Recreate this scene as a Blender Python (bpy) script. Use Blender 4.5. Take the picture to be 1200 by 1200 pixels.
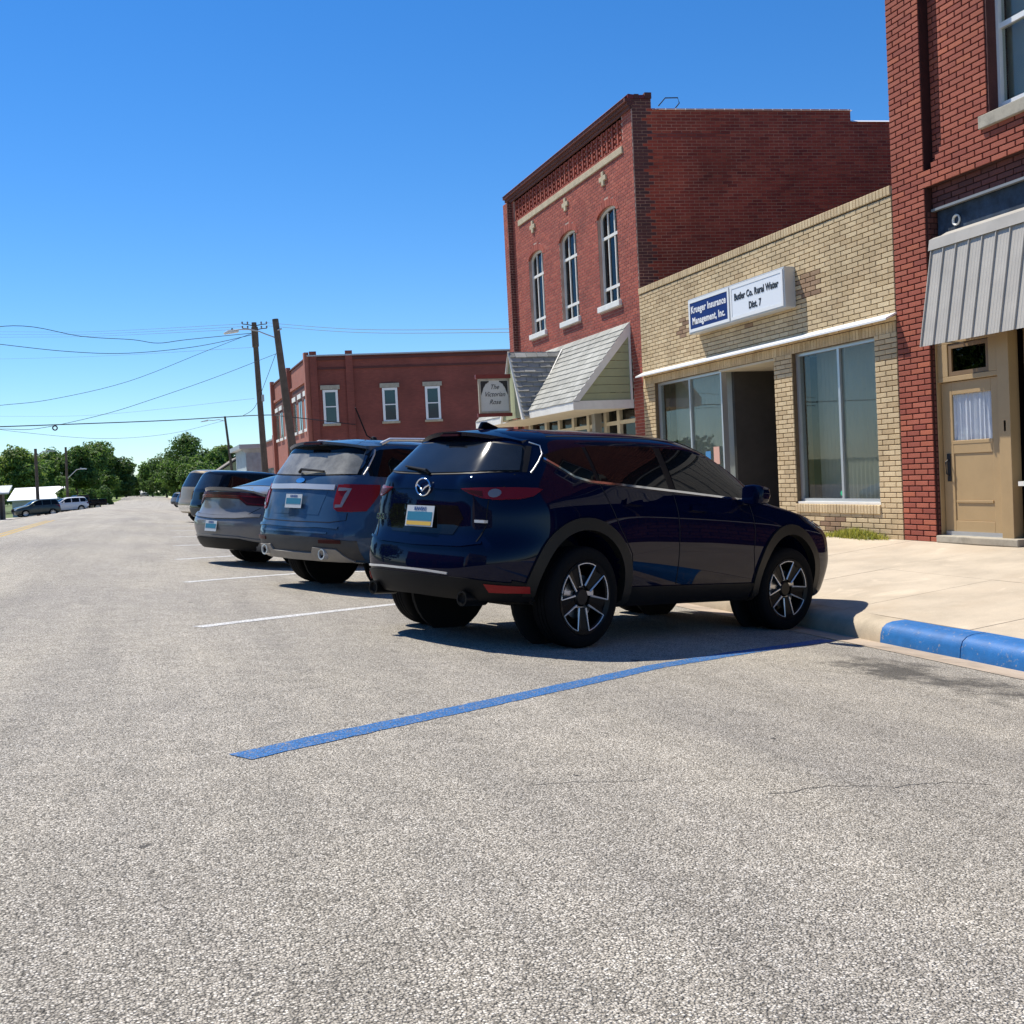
import bpy, bmesh, math, random
import numpy as np
from mathutils import Vector, Matrix
from mathutils.bvhtree import BVHTree
from mathutils.geometry import delaunay_2d_cdt

random.seed(7)
RNG = np.random.default_rng(7)
scene = bpy.context.scene
for o in list(bpy.data.objects):
    bpy.data.objects.remove(o)
COL = scene.collection
V = Vector
rad = math.radians

# ------------------------------------------------------------------ camera, sky, sun, exposure
# X = towards the shop fronts, Y = along the street away from us, Z = up
CAM_R = V((0.9480, -0.3153, -0.0498)).normalized()
CAM_F = V((0.31387, 0.94886, -0.03392)).normalized()
CAM_R = (CAM_R - CAM_F * CAM_R.dot(CAM_F)).normalized()
CAM_D = CAM_F.cross(CAM_R)                       # image down
CAM_P = V((0, 0, 1.25))
FPX = 1300.0 / 1200.0
cam = bpy.data.cameras.new('camera')
cam.sensor_width = 36
cam.lens = 36 * FPX
cam.clip_start = 0.05
cam.clip_end = 6000
cam_o = bpy.data.objects.new('camera', cam)
COL.objects.link(cam_o)
m3 = Matrix((CAM_R, -CAM_D, -CAM_F)).transposed()
cam_o.matrix_world = Matrix.Translation(CAM_P) @ m3.to_4x4()
scene.camera = cam_o

SUN_TO = V((-1.0, 1.5, 3.0)).normalized()        # towards the sun
elev = math.asin(SUN_TO.z)
az = math.atan2(SUN_TO.x, SUN_TO.y)              # clockwise from +Y
world = bpy.data.worlds.new('World')
scene.world = world
world.use_nodes = True
wn = world.node_tree.nodes
wl = world.node_tree.links
sky = wn.new('ShaderNodeTexSky')
sky.sky_type = 'NISHITA'
sky.sun_disc = False
sky.sun_elevation = elev
sky.sun_rotation = az
sky.altitude = 400
sky.air_density = 1.0
sky.dust_density = 0.0
sky.ozone_density = 3.5
hs = wn.new('ShaderNodeHueSaturation')
hs.inputs['Saturation'].default_value = 1.3
wl.new(sky.outputs[0], hs.inputs['Color'])
tint = wn.new('ShaderNodeMix'); tint.data_type = 'RGBA'; tint.blend_type = 'MULTIPLY'
tint.inputs[0].default_value = 1.0
tint.inputs[7].default_value = (0.86, 1.0, 1.16, 1)
wl.new(hs.outputs[0], tint.inputs[6])
wl.new(tint.outputs[2], wn['Background'].inputs[0])
wn['Background'].inputs[1].default_value = 0.10

sl = bpy.data.lights.new('sun', 'SUN')
sl.energy = 5.0
sl.angle = rad(0.53)
sl.color = (1.0, 0.94, 0.83)
so = bpy.data.objects.new('sun', sl)
COL.objects.link(so)
so.rotation_euler = SUN_TO.to_track_quat('Z', 'Y').to_euler()

scene.view_settings.view_transform = 'Standard'
scene.view_settings.look = 'None'
scene.view_settings.exposure = 0.35
scene.view_settings.gamma = 1.0
scene.view_settings.use_curve_mapping = False


def px_of(p):
    d = V(p) - CAM_P
    z = d.dot(CAM_F)
    if z < 0.1:
        return None
    return (0.5 + FPX * d.dot(CAM_R) / z, 0.5 + FPX * d.dot(CAM_D) / z, z)


# ------------------------------------------------------------------ helpers
def link(o, parent=None):
    COL.objects.link(o)
    if parent is not None:
        o.parent = parent
    return o


def tag(o, label=None, cat=None, group=None, kind=None):
    if label: o['label'] = label
    if cat: o['category'] = cat
    if group: o['group'] = group
    if kind: o['kind'] = kind
    return o


def empty(name, loc=(0, 0, 0), parent=None, rz=0.0):
    o = bpy.data.objects.new(name, None)
    o.empty_display_size = 0.2
    o.location = loc
    o.rotation_euler = (0, 0, rz)
    return link(o, parent)


class MB:
    """collects polygons, builds one mesh object"""
    def __init__(s):
        s.v = []; s.f = []; s.m = []

    def add(s, verts, faces, mi=0):
        b = len(s.v)
        s.v += [tuple(p) for p in verts]
        s.f += [tuple(i + b for i in f) for f in faces]
        s.m += [mi] * len(faces)
        return s

    def box(s, lo, hi, mi=0):
        x0, y0, z0 = lo; x1, y1, z1 = hi
        if x0 > x1: x0, x1 = x1, x0
        if y0 > y1: y0, y1 = y1, y0
        if z0 > z1: z0, z1 = z1, z0
        return s.add([(x0, y0, z0), (x1, y0, z0), (x1, y1, z0), (x0, y1, z0), (x0, y0, z1), (x1, y0, z1), (x1, y1, z1), (x0, y1, z1)],
                     [(0, 3, 2, 1), (4, 5, 6, 7), (0, 1, 5, 4), (1, 2, 6, 5), (2, 3, 7, 6), (3, 0, 4, 7)], mi)

    def prism(s, poly, ext, mi=0):
        """poly: list of 3D points; ext: extrusion vector"""
        n = len(poly); e = V(ext)
        vs = [V(p) for p in poly] + [V(p) + e for p in poly]
        fs = [tuple(range(n - 1, -1, -1)), tuple(range(n, 2 * n))]
        fs += [(i, (i + 1) % n, n + (i + 1) % n, n + i) for i in range(n)]
        return s.add(vs, fs, mi)

    def tube(s, pts, r, seg=8, mi=0, r1=None):
        pts = [V(p) for p in pts]
        n = len(pts); vs = []; fs = []
        for i, p in enumerate(pts):
            t = (pts[min(i + 1, n - 1)] - pts[max(i - 1, 0)]).normalized()
            a = t.cross(V((0, 0, 1)))
            if a.length < 0.05: a = t.cross(V((1, 0, 0)))
            a.normalize(); b = t.cross(a)
            rr = r if r1 is None else r + (r1 - r) * i / max(1, n - 1)
            for k in range(seg):
                q = 2 * math.pi * k / seg
                vs.append(p + a * math.cos(q) * rr + b * math.sin(q) * rr)
        for i in range(n - 1):
            for k in range(seg):
                fs.append((i * seg + k, i * seg + (k + 1) % seg, (i + 1) * seg + (k + 1) % seg, (i + 1) * seg + k))
        fs.append(tuple(range(seg - 1, -1, -1)))
        fs.append(tuple((n - 1) * seg + k for k in range(seg)))
        return s.add(vs, fs, mi)

    def lathe(s, prof, seg=32, axis='y', c=(0, 0, 0), mi=0, closed=False):
        """prof: (radius, offset along axis)"""
        n = len(prof); vs = []; fs = []
        for k in range(seg):
            q = 2 * math.pi * k / seg
            for r, h in prof:
                a, b = r * math.cos(q), r * math.sin(q)
                p = (a, h, b) if axis == 'y' else ((a, b, h) if axis == 'z' else (h, a, b))
                vs.append((p[0] + c[0], p[1] + c[1], p[2] + c[2]))
        for k in range(seg):
            k2 = (k + 1) % seg
            for i in range(n - 1 if not closed else n):
                j = (i + 1) % n
                fs.append((k * n + i, k * n + j, k2 * n + j, k2 * n + i))
        return s.add(vs, fs, mi)

    def build(s, name, mats, parent=None, smooth=None, loc=None, bevel=None):
        me = bpy.data.meshes.new(name)
        me.from_pydata(s.v, [], s.f)
        if not isinstance(mats, (list, tuple)): mats = [mats]
        for m in mats: me.materials.append(m)
        if len(mats) > 1: me.polygons.foreach_set('material_index', s.m)
        me.update()
        bm = bmesh.new(); bm.from_mesh(me)
        bmesh.ops.recalc_face_normals(bm, faces=bm.faces)
        bm.to_mesh(me); bm.free()
        if smooth is not None:
            me.shade_smooth()
            me.set_sharp_from_angle(angle=rad(smooth))
        o = bpy.data.objects.new(name, me)
        if loc is not None: o.location = loc
        link(o, parent)
        if bevel:
            md = o.modifiers.new('bevel', 'BEVEL'); md.width = bevel; md.segments = 2; md.limit_method = 'ANGLE'
        return o


def box(name, lo, hi, mat, parent=None, bevel=None):
    return MB().box(lo, hi).build(name, mat, parent, bevel=bevel)


# ------------------------------------------------------------------ materials
def nt(name):
    m = bpy.data.materials.new(name)
    m.use_nodes = True
    n = m.node_tree.nodes; l = m.node_tree.links
    return m, n, l, n['Principled BSDF']


def node(n, t, **kw):
    x = n.new(t)
    for k, v in kw.items():
        if k in x.inputs: x.inputs[k].default_value = v
        else: setattr(x, k, v)
    return x


def ramp(n, pts):
    r = n.new('ShaderNodeValToRGB')
    e = r.color_ramp.elements
    while len(e) < len(pts): e.new(0.5)
    for i, (p, c) in enumerate(pts):
        e[i].position = p
        e[i].color = (c[0], c[1], c[2], 1) if not isinstance(c, (int, float)) else (c, c, c, 1)
    return r


def mathn(n, l, op, a, b=None):
    x = n.new('ShaderNodeMath'); x.operation = op
    for i, q in enumerate((a, b)):
        if q is None: continue
        if isinstance(q, (int, float)): x.inputs[i].default_value = q
        else: l.new(q, x.inputs[i])
    return x.outputs[0]


def mix(n, l, fac, a, b, blend='MIX'):
    x = n.new('ShaderNodeMix'); x.data_type = 'RGBA'; x.blend_type = blend
    for sock, q in ((x.inputs[0], fac), (x.inputs[6], a), (x.inputs[7], b)):
        if isinstance(q, (int, float)): sock.default_value = q
        elif isinstance(q, (tuple, list)): sock.default_value = (q[0], q[1], q[2], 1)
        else: l.new(q, sock)
    return x.outputs[2]


def plain(name, col, rough=0.6, metal=0.0, coat=0.0, spec=0.5, var=0.0, scale=4.0, bump=0.0, bscale=60, emit=0, flat=False):
    m, n, l, b = nt(name)
    b.inputs['Base Color'].default_value = (*col, 1)
    b.inputs['Roughness'].default_value = rough
    b.inputs['Metallic'].default_value = metal
    b.inputs['Coat Weight'].default_value = coat
    b.inputs['Coat Roughness'].default_value = 0.02
    b.inputs['Specular IOR Level'].default_value = spec
    if emit:
        b.inputs['Emission Color'].default_value = (*col, 1)
        b.inputs['Emission Strength'].default_value = emit
    if var or bump:
        tc = n.new('ShaderNodeTexCoord')
    if var:
        ns = node(n, 'ShaderNodeTexNoise', Scale=scale, Detail=6.0, Roughness=0.65)
        l.new(tc.outputs['Object'], ns.inputs['Vector'])
        r = ramp(n, [(0.3, 1 - var), (0.7, 1 + var)])
        l.new(ns.outputs['Fac'], r.inputs[0])
        l.new(mix(n, l, 1.0, col, r.outputs[0], 'MULTIPLY'), b.inputs['Base Color'])
    if bump:
        nb = node(n, 'ShaderNodeTexNoise', Scale=bscale, Detail=4.0)
        l.new(tc.outputs['Object'], nb.inputs['Vector'])
        bp = node(n, 'ShaderNodeBump', Strength=bump, Distance=0.01)
        l.new(nb.outputs['Fac'], bp.inputs['Height'])
        l.new(bp.outputs[0], b.inputs['Normal'])
    return m


def brick_mat(name, cols, weather=0.35, rough=0.85):
    """colour picked per brick (per object and per mesh island), grain and weathering on top"""
    m, n, l, b = nt(name)
    oi = n.new('ShaderNodeObjectInfo'); ge = n.new('ShaderNodeNewGeometry')
    s = mathn(n, l, 'FRACT', mathn(n, l, 'ADD', oi.outputs['Random'], ge.outputs['Random Per Island']))
    r = ramp(n, [(i / (len(cols) - 1), c) for i, c in enumerate(cols)])
    l.new(s, r.inputs[0])
    ns = node(n, 'ShaderNodeTexNoise', Scale=1.1, Detail=8.0, Roughness=0.7)
    l.new(ge.outputs['Position'], ns.inputs['Vector'])
    w = ramp(n, [(0.3, 1 - weather), (0.62, 1.08)])
    l.new(ns.outputs['Fac'], w.inputs[0])
    c = mix(n, l, 1.0, r.outputs[0], w.outputs[0], 'MULTIPLY')
    n2 = node(n, 'ShaderNodeTexNoise', Scale=70.0, Detail=4.0)
    l.new(ge.outputs['Position'], n2.inputs['Vector'])
    w2 = ramp(n, [(0.3, 0.82), (0.7, 1.12)])
    l.new(n2.outputs['Fac'], w2.inputs[0])
    l.new(mix(n, l, 1.0, c, w2.outputs[0], 'MULTIPLY'), b.inputs['Base Color'])
    b.inputs['Roughness'].default_value = rough
    bp = node(n, 'ShaderNodeBump', Strength=0.35, Distance=0.006)
    l.new(n2.outputs['Fac'], bp.inputs['Height'])
    l.new(bp.outputs[0], b.inputs['Normal'])
    return m


def asphalt_mat():
    m, n, l, b = nt('chip_seal_asphalt')
    ge = n.new('ShaderNodeNewGeometry')
    P = ge.outputs['Position']
    vo = node(n, 'ShaderNodeTexVoronoi', Scale=165.0)
    l.new(P, vo.inputs['Vector'])
    sep = n.new('ShaderNodeSeparateColor')
    l.new(vo.outputs['Color'], sep.inputs[0])
    stone = ramp(n, [(0.0, (0.17, 0.155, 0.127)), (0.2, (0.315, 0.285, 0.236)), (0.5, (0.475, 0.432, 0.362)), (0.8, (0.62, 0.567, 0.482)), (1.0, (0.86, 0.81, 0.72))])
    l.new(sep.outputs[0], stone.inputs[0])
    # the dark binder between the stones
    gap = ramp(n, [(0.38, 1.0), (0.85, 0.36)])
    sc = mathn(n, l, 'MULTIPLY', vo.outputs['Distance'], 1.0)
    l.new(sc, gap.inputs[0])
    c = mix(n, l, 1.0, stone.outputs[0], gap.outputs[0], 'MULTIPLY')
    # big mottling and wear along the wheel tracks
    n1 = node(n, 'ShaderNodeTexNoise', Scale=0.55, Detail=7.0, Roughness=0.62)
    mp = node(n, 'ShaderNodeMapping', Scale=(1.0, 0.35, 1.0))
    l.new(P, mp.inputs['Vector']); l.new(mp.outputs[0], n1.inputs['Vector'])
    r1 = ramp(n, [(0.3, (0.80, 0.80, 0.82)), (0.7, (1.14, 1.12, 1.07))])
    l.new(n1.outputs['Fac'], r1.inputs[0])
    c = mix(n, l, 1.0, c, r1.outputs[0], 'MULTIPLY')
    n3 = node(n, 'ShaderNodeTexNoise', Scale=6.0, Detail=4.0)
    l.new(P, n3.inputs['Vector'])
    r3 = ramp(n, [(0.3, 0.90), (0.7, 1.10)])
    l.new(n3.outputs['Fac'], r3.inputs[0])
    c = mix(n, l, 1.0, c, r3.outputs[0], 'MULTIPLY')
    nl_ = node(n, 'ShaderNodeTexNoise', Scale=1.0, Detail=5.0, Roughness=0.7)
    ml = node(n, 'ShaderNodeMapping', Scale=(0.9, 0.06, 1.0)); l.new(P, ml.inputs['Vector']); l.new(ml.outputs[0], nl_.inputs['Vector'])
    rl = ramp(n, [(0.35, 0.86), (0.6, 1.06)]); l.new(nl_.outputs['Fac'], rl.inputs[0])
    c = mix(n, l, 1.0, c, rl.outputs[0], 'MULTIPLY')
    # small tar spots
    v2 = node(n, 'ShaderNodeTexVoronoi', Scale=2.6)
    n4 = node(n, 'ShaderNodeTexNoise', Scale=30.0)
    l.new(P, n4.inputs['Vector'])
    l.new(mix(n, l, 0.05, P, n4.outputs['Color'], 'ADD'), v2.inputs['Vector'])
    s2 = n.new('ShaderNodeSeparateColor'); l.new(v2.outputs['Color'], s2.inputs[0])
    size = mathn(n, l, 'MULTIPLY', mathn(n, l, 'POWER', s2.outputs[0], 5.0), 0.085)
    spot = mathn(n, l, 'LESS_THAN', v2.outputs['Distance'], size)
    c = mix(n, l, mathn(n, l, 'MULTIPLY', spot, 0.75), c, (0.03, 0.028, 0.026))
    # oil and tyre dirt near the kerb in the nearest stall
    xyz = n.new('ShaderNodeSeparateXYZ'); l.new(P, xyz.inputs[0])
    dx = mathn(n, l, 'DIVIDE', mathn(n, l, 'SUBTRACT', xyz.outputs[0], 4.75), 0.55)
    dy = mathn(n, l, 'DIVIDE', mathn(n, l, 'SUBTRACT', xyz.outputs[1], 5.9), 1.35)
    d2 = mathn(n, l, 'ADD', mathn(n, l, 'MULTIPLY', dx, dx), mathn(n, l, 'MULTIPLY', dy, dy))
    n5 = node(n, 'ShaderNodeTexNoise', Scale=3.2, Detail=8.0, Roughness=0.75)
    l.new(P, n5.inputs['Vector'])
    st = mathn(n, l, 'SUBTRACT', mathn(n, l, 'MULTIPLY', n5.outputs['Fac'], 2.2), mathn(n, l, 'ADD', mathn(n, l, 'MULTIPLY', d2, 0.55), 0.72))
    rs = ramp(n, [(0.0, 0.0), (0.4, 0.78)])
    l.new(st, rs.inputs[0])
    c = mix(n, l, rs.outputs[0], c, (0.045, 0.042, 0.038))
    l.new(c, b.inputs['Base Color'])
    b.inputs['Roughness'].default_value = 0.8
    b.inputs['Specular IOR Level'].default_value = 0.35
    bp = node(n, 'ShaderNodeBump', Strength=0.9, Distance=0.007)
    l.new(gap.outputs[0], bp.inputs['Height'])
    l.new(bp.outputs[0], b.inputs['Normal'])
    return m


def paint_mat(name, col, wear=0.5):
    """road paint: worn so that some stones show through"""
    m, n, l, b = nt(name)
    ge = n.new('ShaderNodeNewGeometry'); P = ge.outputs['Position']
    vo = node(n, 'ShaderNodeTexVoronoi', Scale=150.0); l.new(P, vo.inputs['Vector'])
    ns = node(n, 'ShaderNodeTexNoise', Scale=26.0, Detail=5.0, Roughness=0.7); l.new(P, ns.inputs['Vector'])
    sep = n.new('ShaderNodeSeparateColor'); l.new(vo.outputs['Color'], sep.inputs[0])
    k = mathn(n, l, 'ADD', mathn(n, l, 'MULTIPLY', sep.outputs[1], 0.62), mathn(n, l, 'MULTIPLY', ns.outputs['Fac'], 0.8))
    r = ramp(n, [(1.0 - wear * 0.35, 0.0), (1.08 - wear * 0.3, 1.0)])
    l.new(k, r.inputs[0])
    v = ramp(n, [(0.0, 0.55), (1.0, 1.3)]); l.new(sep.outputs[0], v.inputs[0])
    gap = ramp(n, [(0.42, 1.0), (0.75, 0.55)]); l.new(vo.outputs['Distance'], gap.inputs[0])
    c = mix(n, l, 1.0, mix(n, l, 1.0, col, v.outputs[0], 'MULTIPLY'), gap.outputs[0], 'MULTIPLY')
    l.new(mix(n, l, r.outputs[0], c, (0.24, 0.22, 0.2)), b.inputs['Base Color'])
    b.inputs['Roughness'].default_value = 0.7
    bp = node(n, 'ShaderNodeBump', Strength=0.6, Distance=0.005)
    l.new(gap.outputs[0], bp.inputs['Height']); l.new(bp.outputs[0], b.inputs['Normal'])
    return m


def concrete_mat(name, col, dark=0.75, scale=1.3, stain=(0.5, 0.36, 0.22)):
    m, n, l, b = nt(name)
    ge = n.new('ShaderNodeNewGeometry'); P = ge.outputs['Position']
    n1 = node(n, 'ShaderNodeTexNoise', Scale=scale, Detail=9.0, Roughness=0.68); l.new(P, n1.inputs['Vector'])
    r1 = ramp(n, [(0.28, dark), (0.5, 0.97), (0.72, 1.12)]); l.new(n1.outputs['Fac'], r1.inputs[0])
    c = mix(n, l, 1.0, col, r1.outputs[0], 'MULTIPLY')
    n2 = node(n, 'ShaderNodeTexNoise', Scale=0.9, Detail=6.0, Distortion=1.2)
    mp = node(n, 'ShaderNodeMapping', Location=(7.0, 3.0, 1.0)); l.new(P, mp.inputs['Vector']); l.new(mp.outputs[0], n2.inputs['Vector'])
    r2 = ramp(n, [(0.52, 0.0), (0.72, 0.55)]); l.new(n2.outputs['Fac'], r2.inputs[0])
    c = mix(n, l, r2.outputs[0], c, tuple(a * s * 1.5 for a, s in zip(col, stain)) if False else tuple(a * (0.7 + 0.3 * s) for a, s in zip(col, stain)))
    n6 = node(n, 'ShaderNodeTexNoise', Scale=0.75, Detail=3.0, Distortion=0.8)
    m6 = node(n, 'ShaderNodeMapping', Location=(2.0, 9.0, 0.0)); l.new(P, m6.inputs['Vector']); l.new(m6.outputs[0], n6.inputs['Vector'])
    d6 = mathn(n, l, 'ABSOLUTE', mathn(n, l, 'SUBTRACT', n6.outputs['Fac'], 0.52))
    r6 = ramp(n, [(0.0, 1.0), (0.02, 0.0)]); l.new(d6, r6.inputs[0])
    n7 = node(n, 'ShaderNodeTexNoise', Scale=2.2, Detail=5.0); l.new(P, n7.inputs['Vector'])
    r7 = ramp(n, [(0.48, 0.0), (0.62, 0.5)]); l.new(n7.outputs['Fac'], r7.inputs[0])
    c = mix(n, l, mathn(n, l, 'MULTIPLY', r6.outputs[0], r7.outputs[0]), c, tuple(min(.9, a * 1.35) for a in col))
    n3 = node(n, 'ShaderNodeTexNoise', Scale=140.0, Detail=3.0); l.new(P, n3.inputs['Vector'])
    r3 = ramp(n, [(0.3, 0.88), (0.7, 1.08)]); l.new(n3.outputs['Fac'], r3.inputs[0])
    l.new(mix(n, l, 1.0, c, r3.outputs[0], 'MULTIPLY'), b.inputs['Base Color'])
    b.inputs['Roughness'].default_value = 0.85
    bp = node(n, 'ShaderNodeBump', Strength=0.25, Distance=0.004); l.new(n3.outputs['Fac'], bp.inputs['Height']); l.new(bp.outputs[0], b.inputs['Normal'])
    return m


def pane_mat(name, tint=(0.75, 0.85, 0.83), refl=1.0, through=1.0):
    m, n, l, b = nt(name)
    n.remove(b)
    out = n['Material Output']
    tr = n.new('ShaderNodeBsdfTransparent'); tr.inputs[0].default_value = (*[t * through for t in tint], 1)
    gl = n.new('ShaderNodeBsdfGlossy'); gl.inputs['Roughness'].default_value = 0.0
    gl.inputs[0].default_value = (refl, refl, refl, 1)
    lw = n.new('ShaderNodeLayerWeight'); lw.inputs[0].default_value = 0.5
    fac = mathn(n, l, 'ADD', mathn(n, l, 'MULTIPLY', mathn(n, l, 'POWER', lw.outputs['Facing'], 4.0), 0.85), 0.05)
    tc = n.new('ShaderNodeTexCoord'); ns = node(n, 'ShaderNodeTexNoise', Scale=1.1, Detail=1.0); l.new(tc.outputs['Object'], ns.inputs['Vector'])
    bp = node(n, 'ShaderNodeBump', Strength=0.04, Distance=0.02); l.new(ns.outputs['Fac'], bp.inputs['Height']); l.new(bp.outputs[0], gl.inputs['Normal'])
    mx = n.new('ShaderNodeMixShader')
    l.new(fac, mx.inputs[0]); l.new(tr.outputs[0], mx.inputs[1]); l.new(gl.outputs[0], mx.inputs[2])
    l.new(mx.outputs[0], out.inputs[0])
    return m


def leaf_mat(name, c0, c1):
    m, n, l, b = nt(name)
    ge = n.new('ShaderNodeNewGeometry')
    r = ramp(n, [(0.0, c0), (1.0, c1)]); l.new(ge.outputs['Random Per Island'], r.inputs[0])
    ns = node(n, 'ShaderNodeTexNoise', Scale=0.5, Detail=3.0); l.new(ge.outputs['Position'], ns.inputs['Vector'])
    r2 = ramp(n, [(0.3, 0.75), (0.7, 1.45)]); l.new(ns.outputs['Fac'], r2.inputs[0])
    c = mix(n, l, 1.0, r.outputs[0], r2.outputs[0], 'MULTIPLY')
    l.new(c, b.inputs['Base Color'])
    b.inputs['Roughness'].default_value = 0.6
    out = n['Material Output']
    tl = n.new('ShaderNodeBsdfTranslucent'); l.new(c, tl.inputs[0])
    mx = n.new('ShaderNodeMixShader'); mx.inputs[0].default_value = 0.5
    l.new(b.outputs[0], mx.inputs[1]); l.new(tl.outputs[0], mx.inputs[2]); l.new(mx.outputs[0], out.inputs[0])
    return m


def car_paint(name, col, metal=0.35, rough=0.32, dust=0.06, coat=0.8):
    m, n, l, b = nt(name)
    tc = n.new('ShaderNodeTexCoord')
    ns = node(n, 'ShaderNodeTexNoise', Scale=3.0, Detail=6.0); l.new(tc.outputs['Object'], ns.inputs['Vector'])
    r = ramp(n, [(0.45, 0.0), (0.8, dust)]); l.new(ns.outputs['Fac'], r.inputs[0])
    l.new(mix(n, l, r.outputs[0], col, (0.35, 0.31, 0.25)), b.inputs['Base Color'])
    b.inputs['Metallic'].default_value = metal
    b.inputs['Roughness'].default_value = rough
    b.inputs['Specular IOR Level'].default_value = 0.0
    b.inputs['Coat IOR'].default_value = 1.45
    b.inputs['Coat Weight'].default_value = coat
    b.inputs['Coat Roughness'].default_value = 0.012
    return m


def kerb_paint_mat():
    """blue paint on concrete, scuffed and chipped"""
    m, n, l, b = nt('blue_kerb_paint')
    ge = n.new('ShaderNodeNewGeometry'); P = ge.outputs['Position']
    n1 = node(n, 'ShaderNodeTexNoise', Scale=4.0, Detail=8.0, Roughness=0.7); l.new(P, n1.inputs['Vector'])
    r1 = ramp(n, [(0.3, 0.72), (0.7, 1.22)]); l.new(n1.outputs['Fac'], r1.inputs[0])
    c = mix(n, l, 1.0, (0.010, 0.135, 0.40), r1.outputs[0], 'MULTIPLY')
    n2 = node(n, 'ShaderNodeTexNoise', Scale=22.0, Detail=6.0, Roughness=0.75); l.new(P, n2.inputs['Vector'])
    r2 = ramp(n, [(0.59, 0.0), (0.66, 0.6)]); l.new(n2.outputs['Fac'], r2.inputs[0])
    c = mix(n, l, r2.outputs[0], c, (0.36, 0.32, 0.26))
    n3 = node(n, 'ShaderNodeTexNoise', Scale=120.0, Detail=3.0); l.new(P, n3.inputs['Vector'])
    l.new(c, b.inputs['Base Color']); b.inputs['Roughness'].default_value = 0.55
    bp = node(n, 'ShaderNodeBump', Strength=0.35, Distance=0.004); l.new(n3.outputs['Fac'], bp.inputs['Height']); l.new(bp.outputs[0], b.inputs['Normal'])
    return m


M = {}
M['asphalt'] = asphalt_mat()
M['blue_paint'] = paint_mat('blue_road_paint', (0.010, 0.145, 0.42), 0.30)
M['white_paint'] = paint_mat('white_road_paint', (0.80, 0.80, 0.78), 0.5)
M['yellow_paint'] = paint_mat('yellow_road_paint', (0.72, 0.46, 0.06), 0.6)
M['concrete'] = concrete_mat('sidewalk_concrete', (0.52, 0.44, 0.335))
M['joint'] = plain('joint_dirt', (0.30, 0.23, 0.15), 0.95)
M['gutter'] = concrete_mat('gutter_concrete', (0.46, 0.37, 0.28), 0.6, 2.5)
M['kerb'] = concrete_mat('kerb_concrete', (0.50, 0.42, 0.31), 0.7, 3.0)
M['kerb_blue'] = kerb_paint_mat()
M['grass'] = plain('grass_ground', (0.10, 0.14, 0.035), 0.9, var=0.35, scale=0.4)
M['verge'] = plain('mown_grass', (0.17, 0.22, 0.05), 0.9, var=0.3, scale=0.5)
M['lot'] = plain('gravel_lot', (0.46, 0.42, 0.36), 0.9, var=0.2, scale=0.8)
M['brick_red'] = brick_mat('red_face_brick', [(0.31, 0.072, 0.042), (0.38, 0.098, 0.058), (0.27, 0.060, 0.038), (0.41, 0.115, 0.068), (0.34, 0.083, 0.048), (0.45, 0.125, 0.065)], 0.18)
M['mortar_dark'] = plain('dark_mortar', (0.05, 0.014, 0.012), 0.95, var=0.2, scale=8)
M['brick_dark'] = brick_mat('dark_and_shade_brick', [(0.13, 0.045, 0.035), (0.16, 0.05, 0.04), (0.10, 0.035, 0.03)], 0.3)  # dark brick; on returns and recesses shade is put into the colour
M['brick_yel'] = brick_mat('buff_brick', [(0.55, 0.41, 0.23), (0.65, 0.50, 0.295), (0.59, 0.44, 0.255), (0.69, 0.54, 0.325), (0.51, 0.37, 0.205)], 0.25)
M['brick_brown'] = brick_mat('brown_stained_brick', [(0.30, 0.19, 0.11), (0.38, 0.25, 0.15), (0.25, 0.15, 0.09)], 0.3)
M['mortar_brown'] = plain('brown_mortar', (0.13, 0.09, 0.05), 0.95, var=0.2, scale=8)
M['brick_b2'] = brick_mat('old_red_brick', [(0.33, 0.066, 0.041), (0.41, 0.094, 0.058), (0.28, 0.056, 0.037), (0.45, 0.115, 0.07)], 0.28)
M['brick_b2s'] = brick_mat('old_side_brick', [(0.40, 0.056, 0.027), (0.50, 0.078, 0.038), (0.30, 0.043, 0.024), (0.55, 0.10, 0.048), (0.44, 0.066, 0.032)], 0.45)
M['mortar_pale'] = plain('pale_mortar', (0.50, 0.33, 0.26), 0.95, var=0.3, scale=3)
M['mortar_side'] = plain('old_mortar', (0.62, 0.36, 0.25), 0.95, var=0.5, scale=1.5)
M['stone'] = concrete_mat('lime_stone', (0.52, 0.43, 0.29), 0.7, 4.0)
M['stone_grey'] = concrete_mat('grey_stone', (0.42, 0.38, 0.30), 0.6, 6.0)
M['white'] = plain('white_trim', (0.78, 0.76, 0.70), 0.55, var=0.08, scale=5)
M['white_clean'] = plain('white_enamel', (0.82, 0.82, 0.80), 0.35)
M['cream'] = plain('cream_trim', (0.66, 0.60, 0.46), 0.6, var=0.1, scale=4)
M['alu'] = plain('aluminium_frame', (0.55, 0.56, 0.56), 0.35, metal=0.6)
M['alu_dark'] = plain('weathered_frame', (0.30, 0.30, 0.29), 0.5, metal=0.4)
M['awning_metal'] = plain('grey_awning_metal', (0.43, 0.40, 0.35), 0.5, var=0.12, scale=2)
M['awning_seam'] = plain('awning_seam_metal', (0.40, 0.38, 0.34), 0.5, metal=0.15)
M['blue_board'] = plain('faded_blue_board', (0.024, 0.043, 0.072), 0.8, var=0.6, scale=5, bump=0.3)
M['tan_door'] = plain('tan_door_paint', (0.42, 0.29, 0.145), 0.45, var=0.06, scale=3)
M['tan_dark'] = plain('brown_frame_paint', (0.20, 0.125, 0.06), 0.5, var=0.1)
M['maroon'] = plain('maroon_paint', (0.17, 0.02, 0.016), 0.5, var=0.15)
M['olive'] = plain('sage_siding', (0.34, 0.36, 0.21), 0.65, var=0.06, scale=6)
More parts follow.
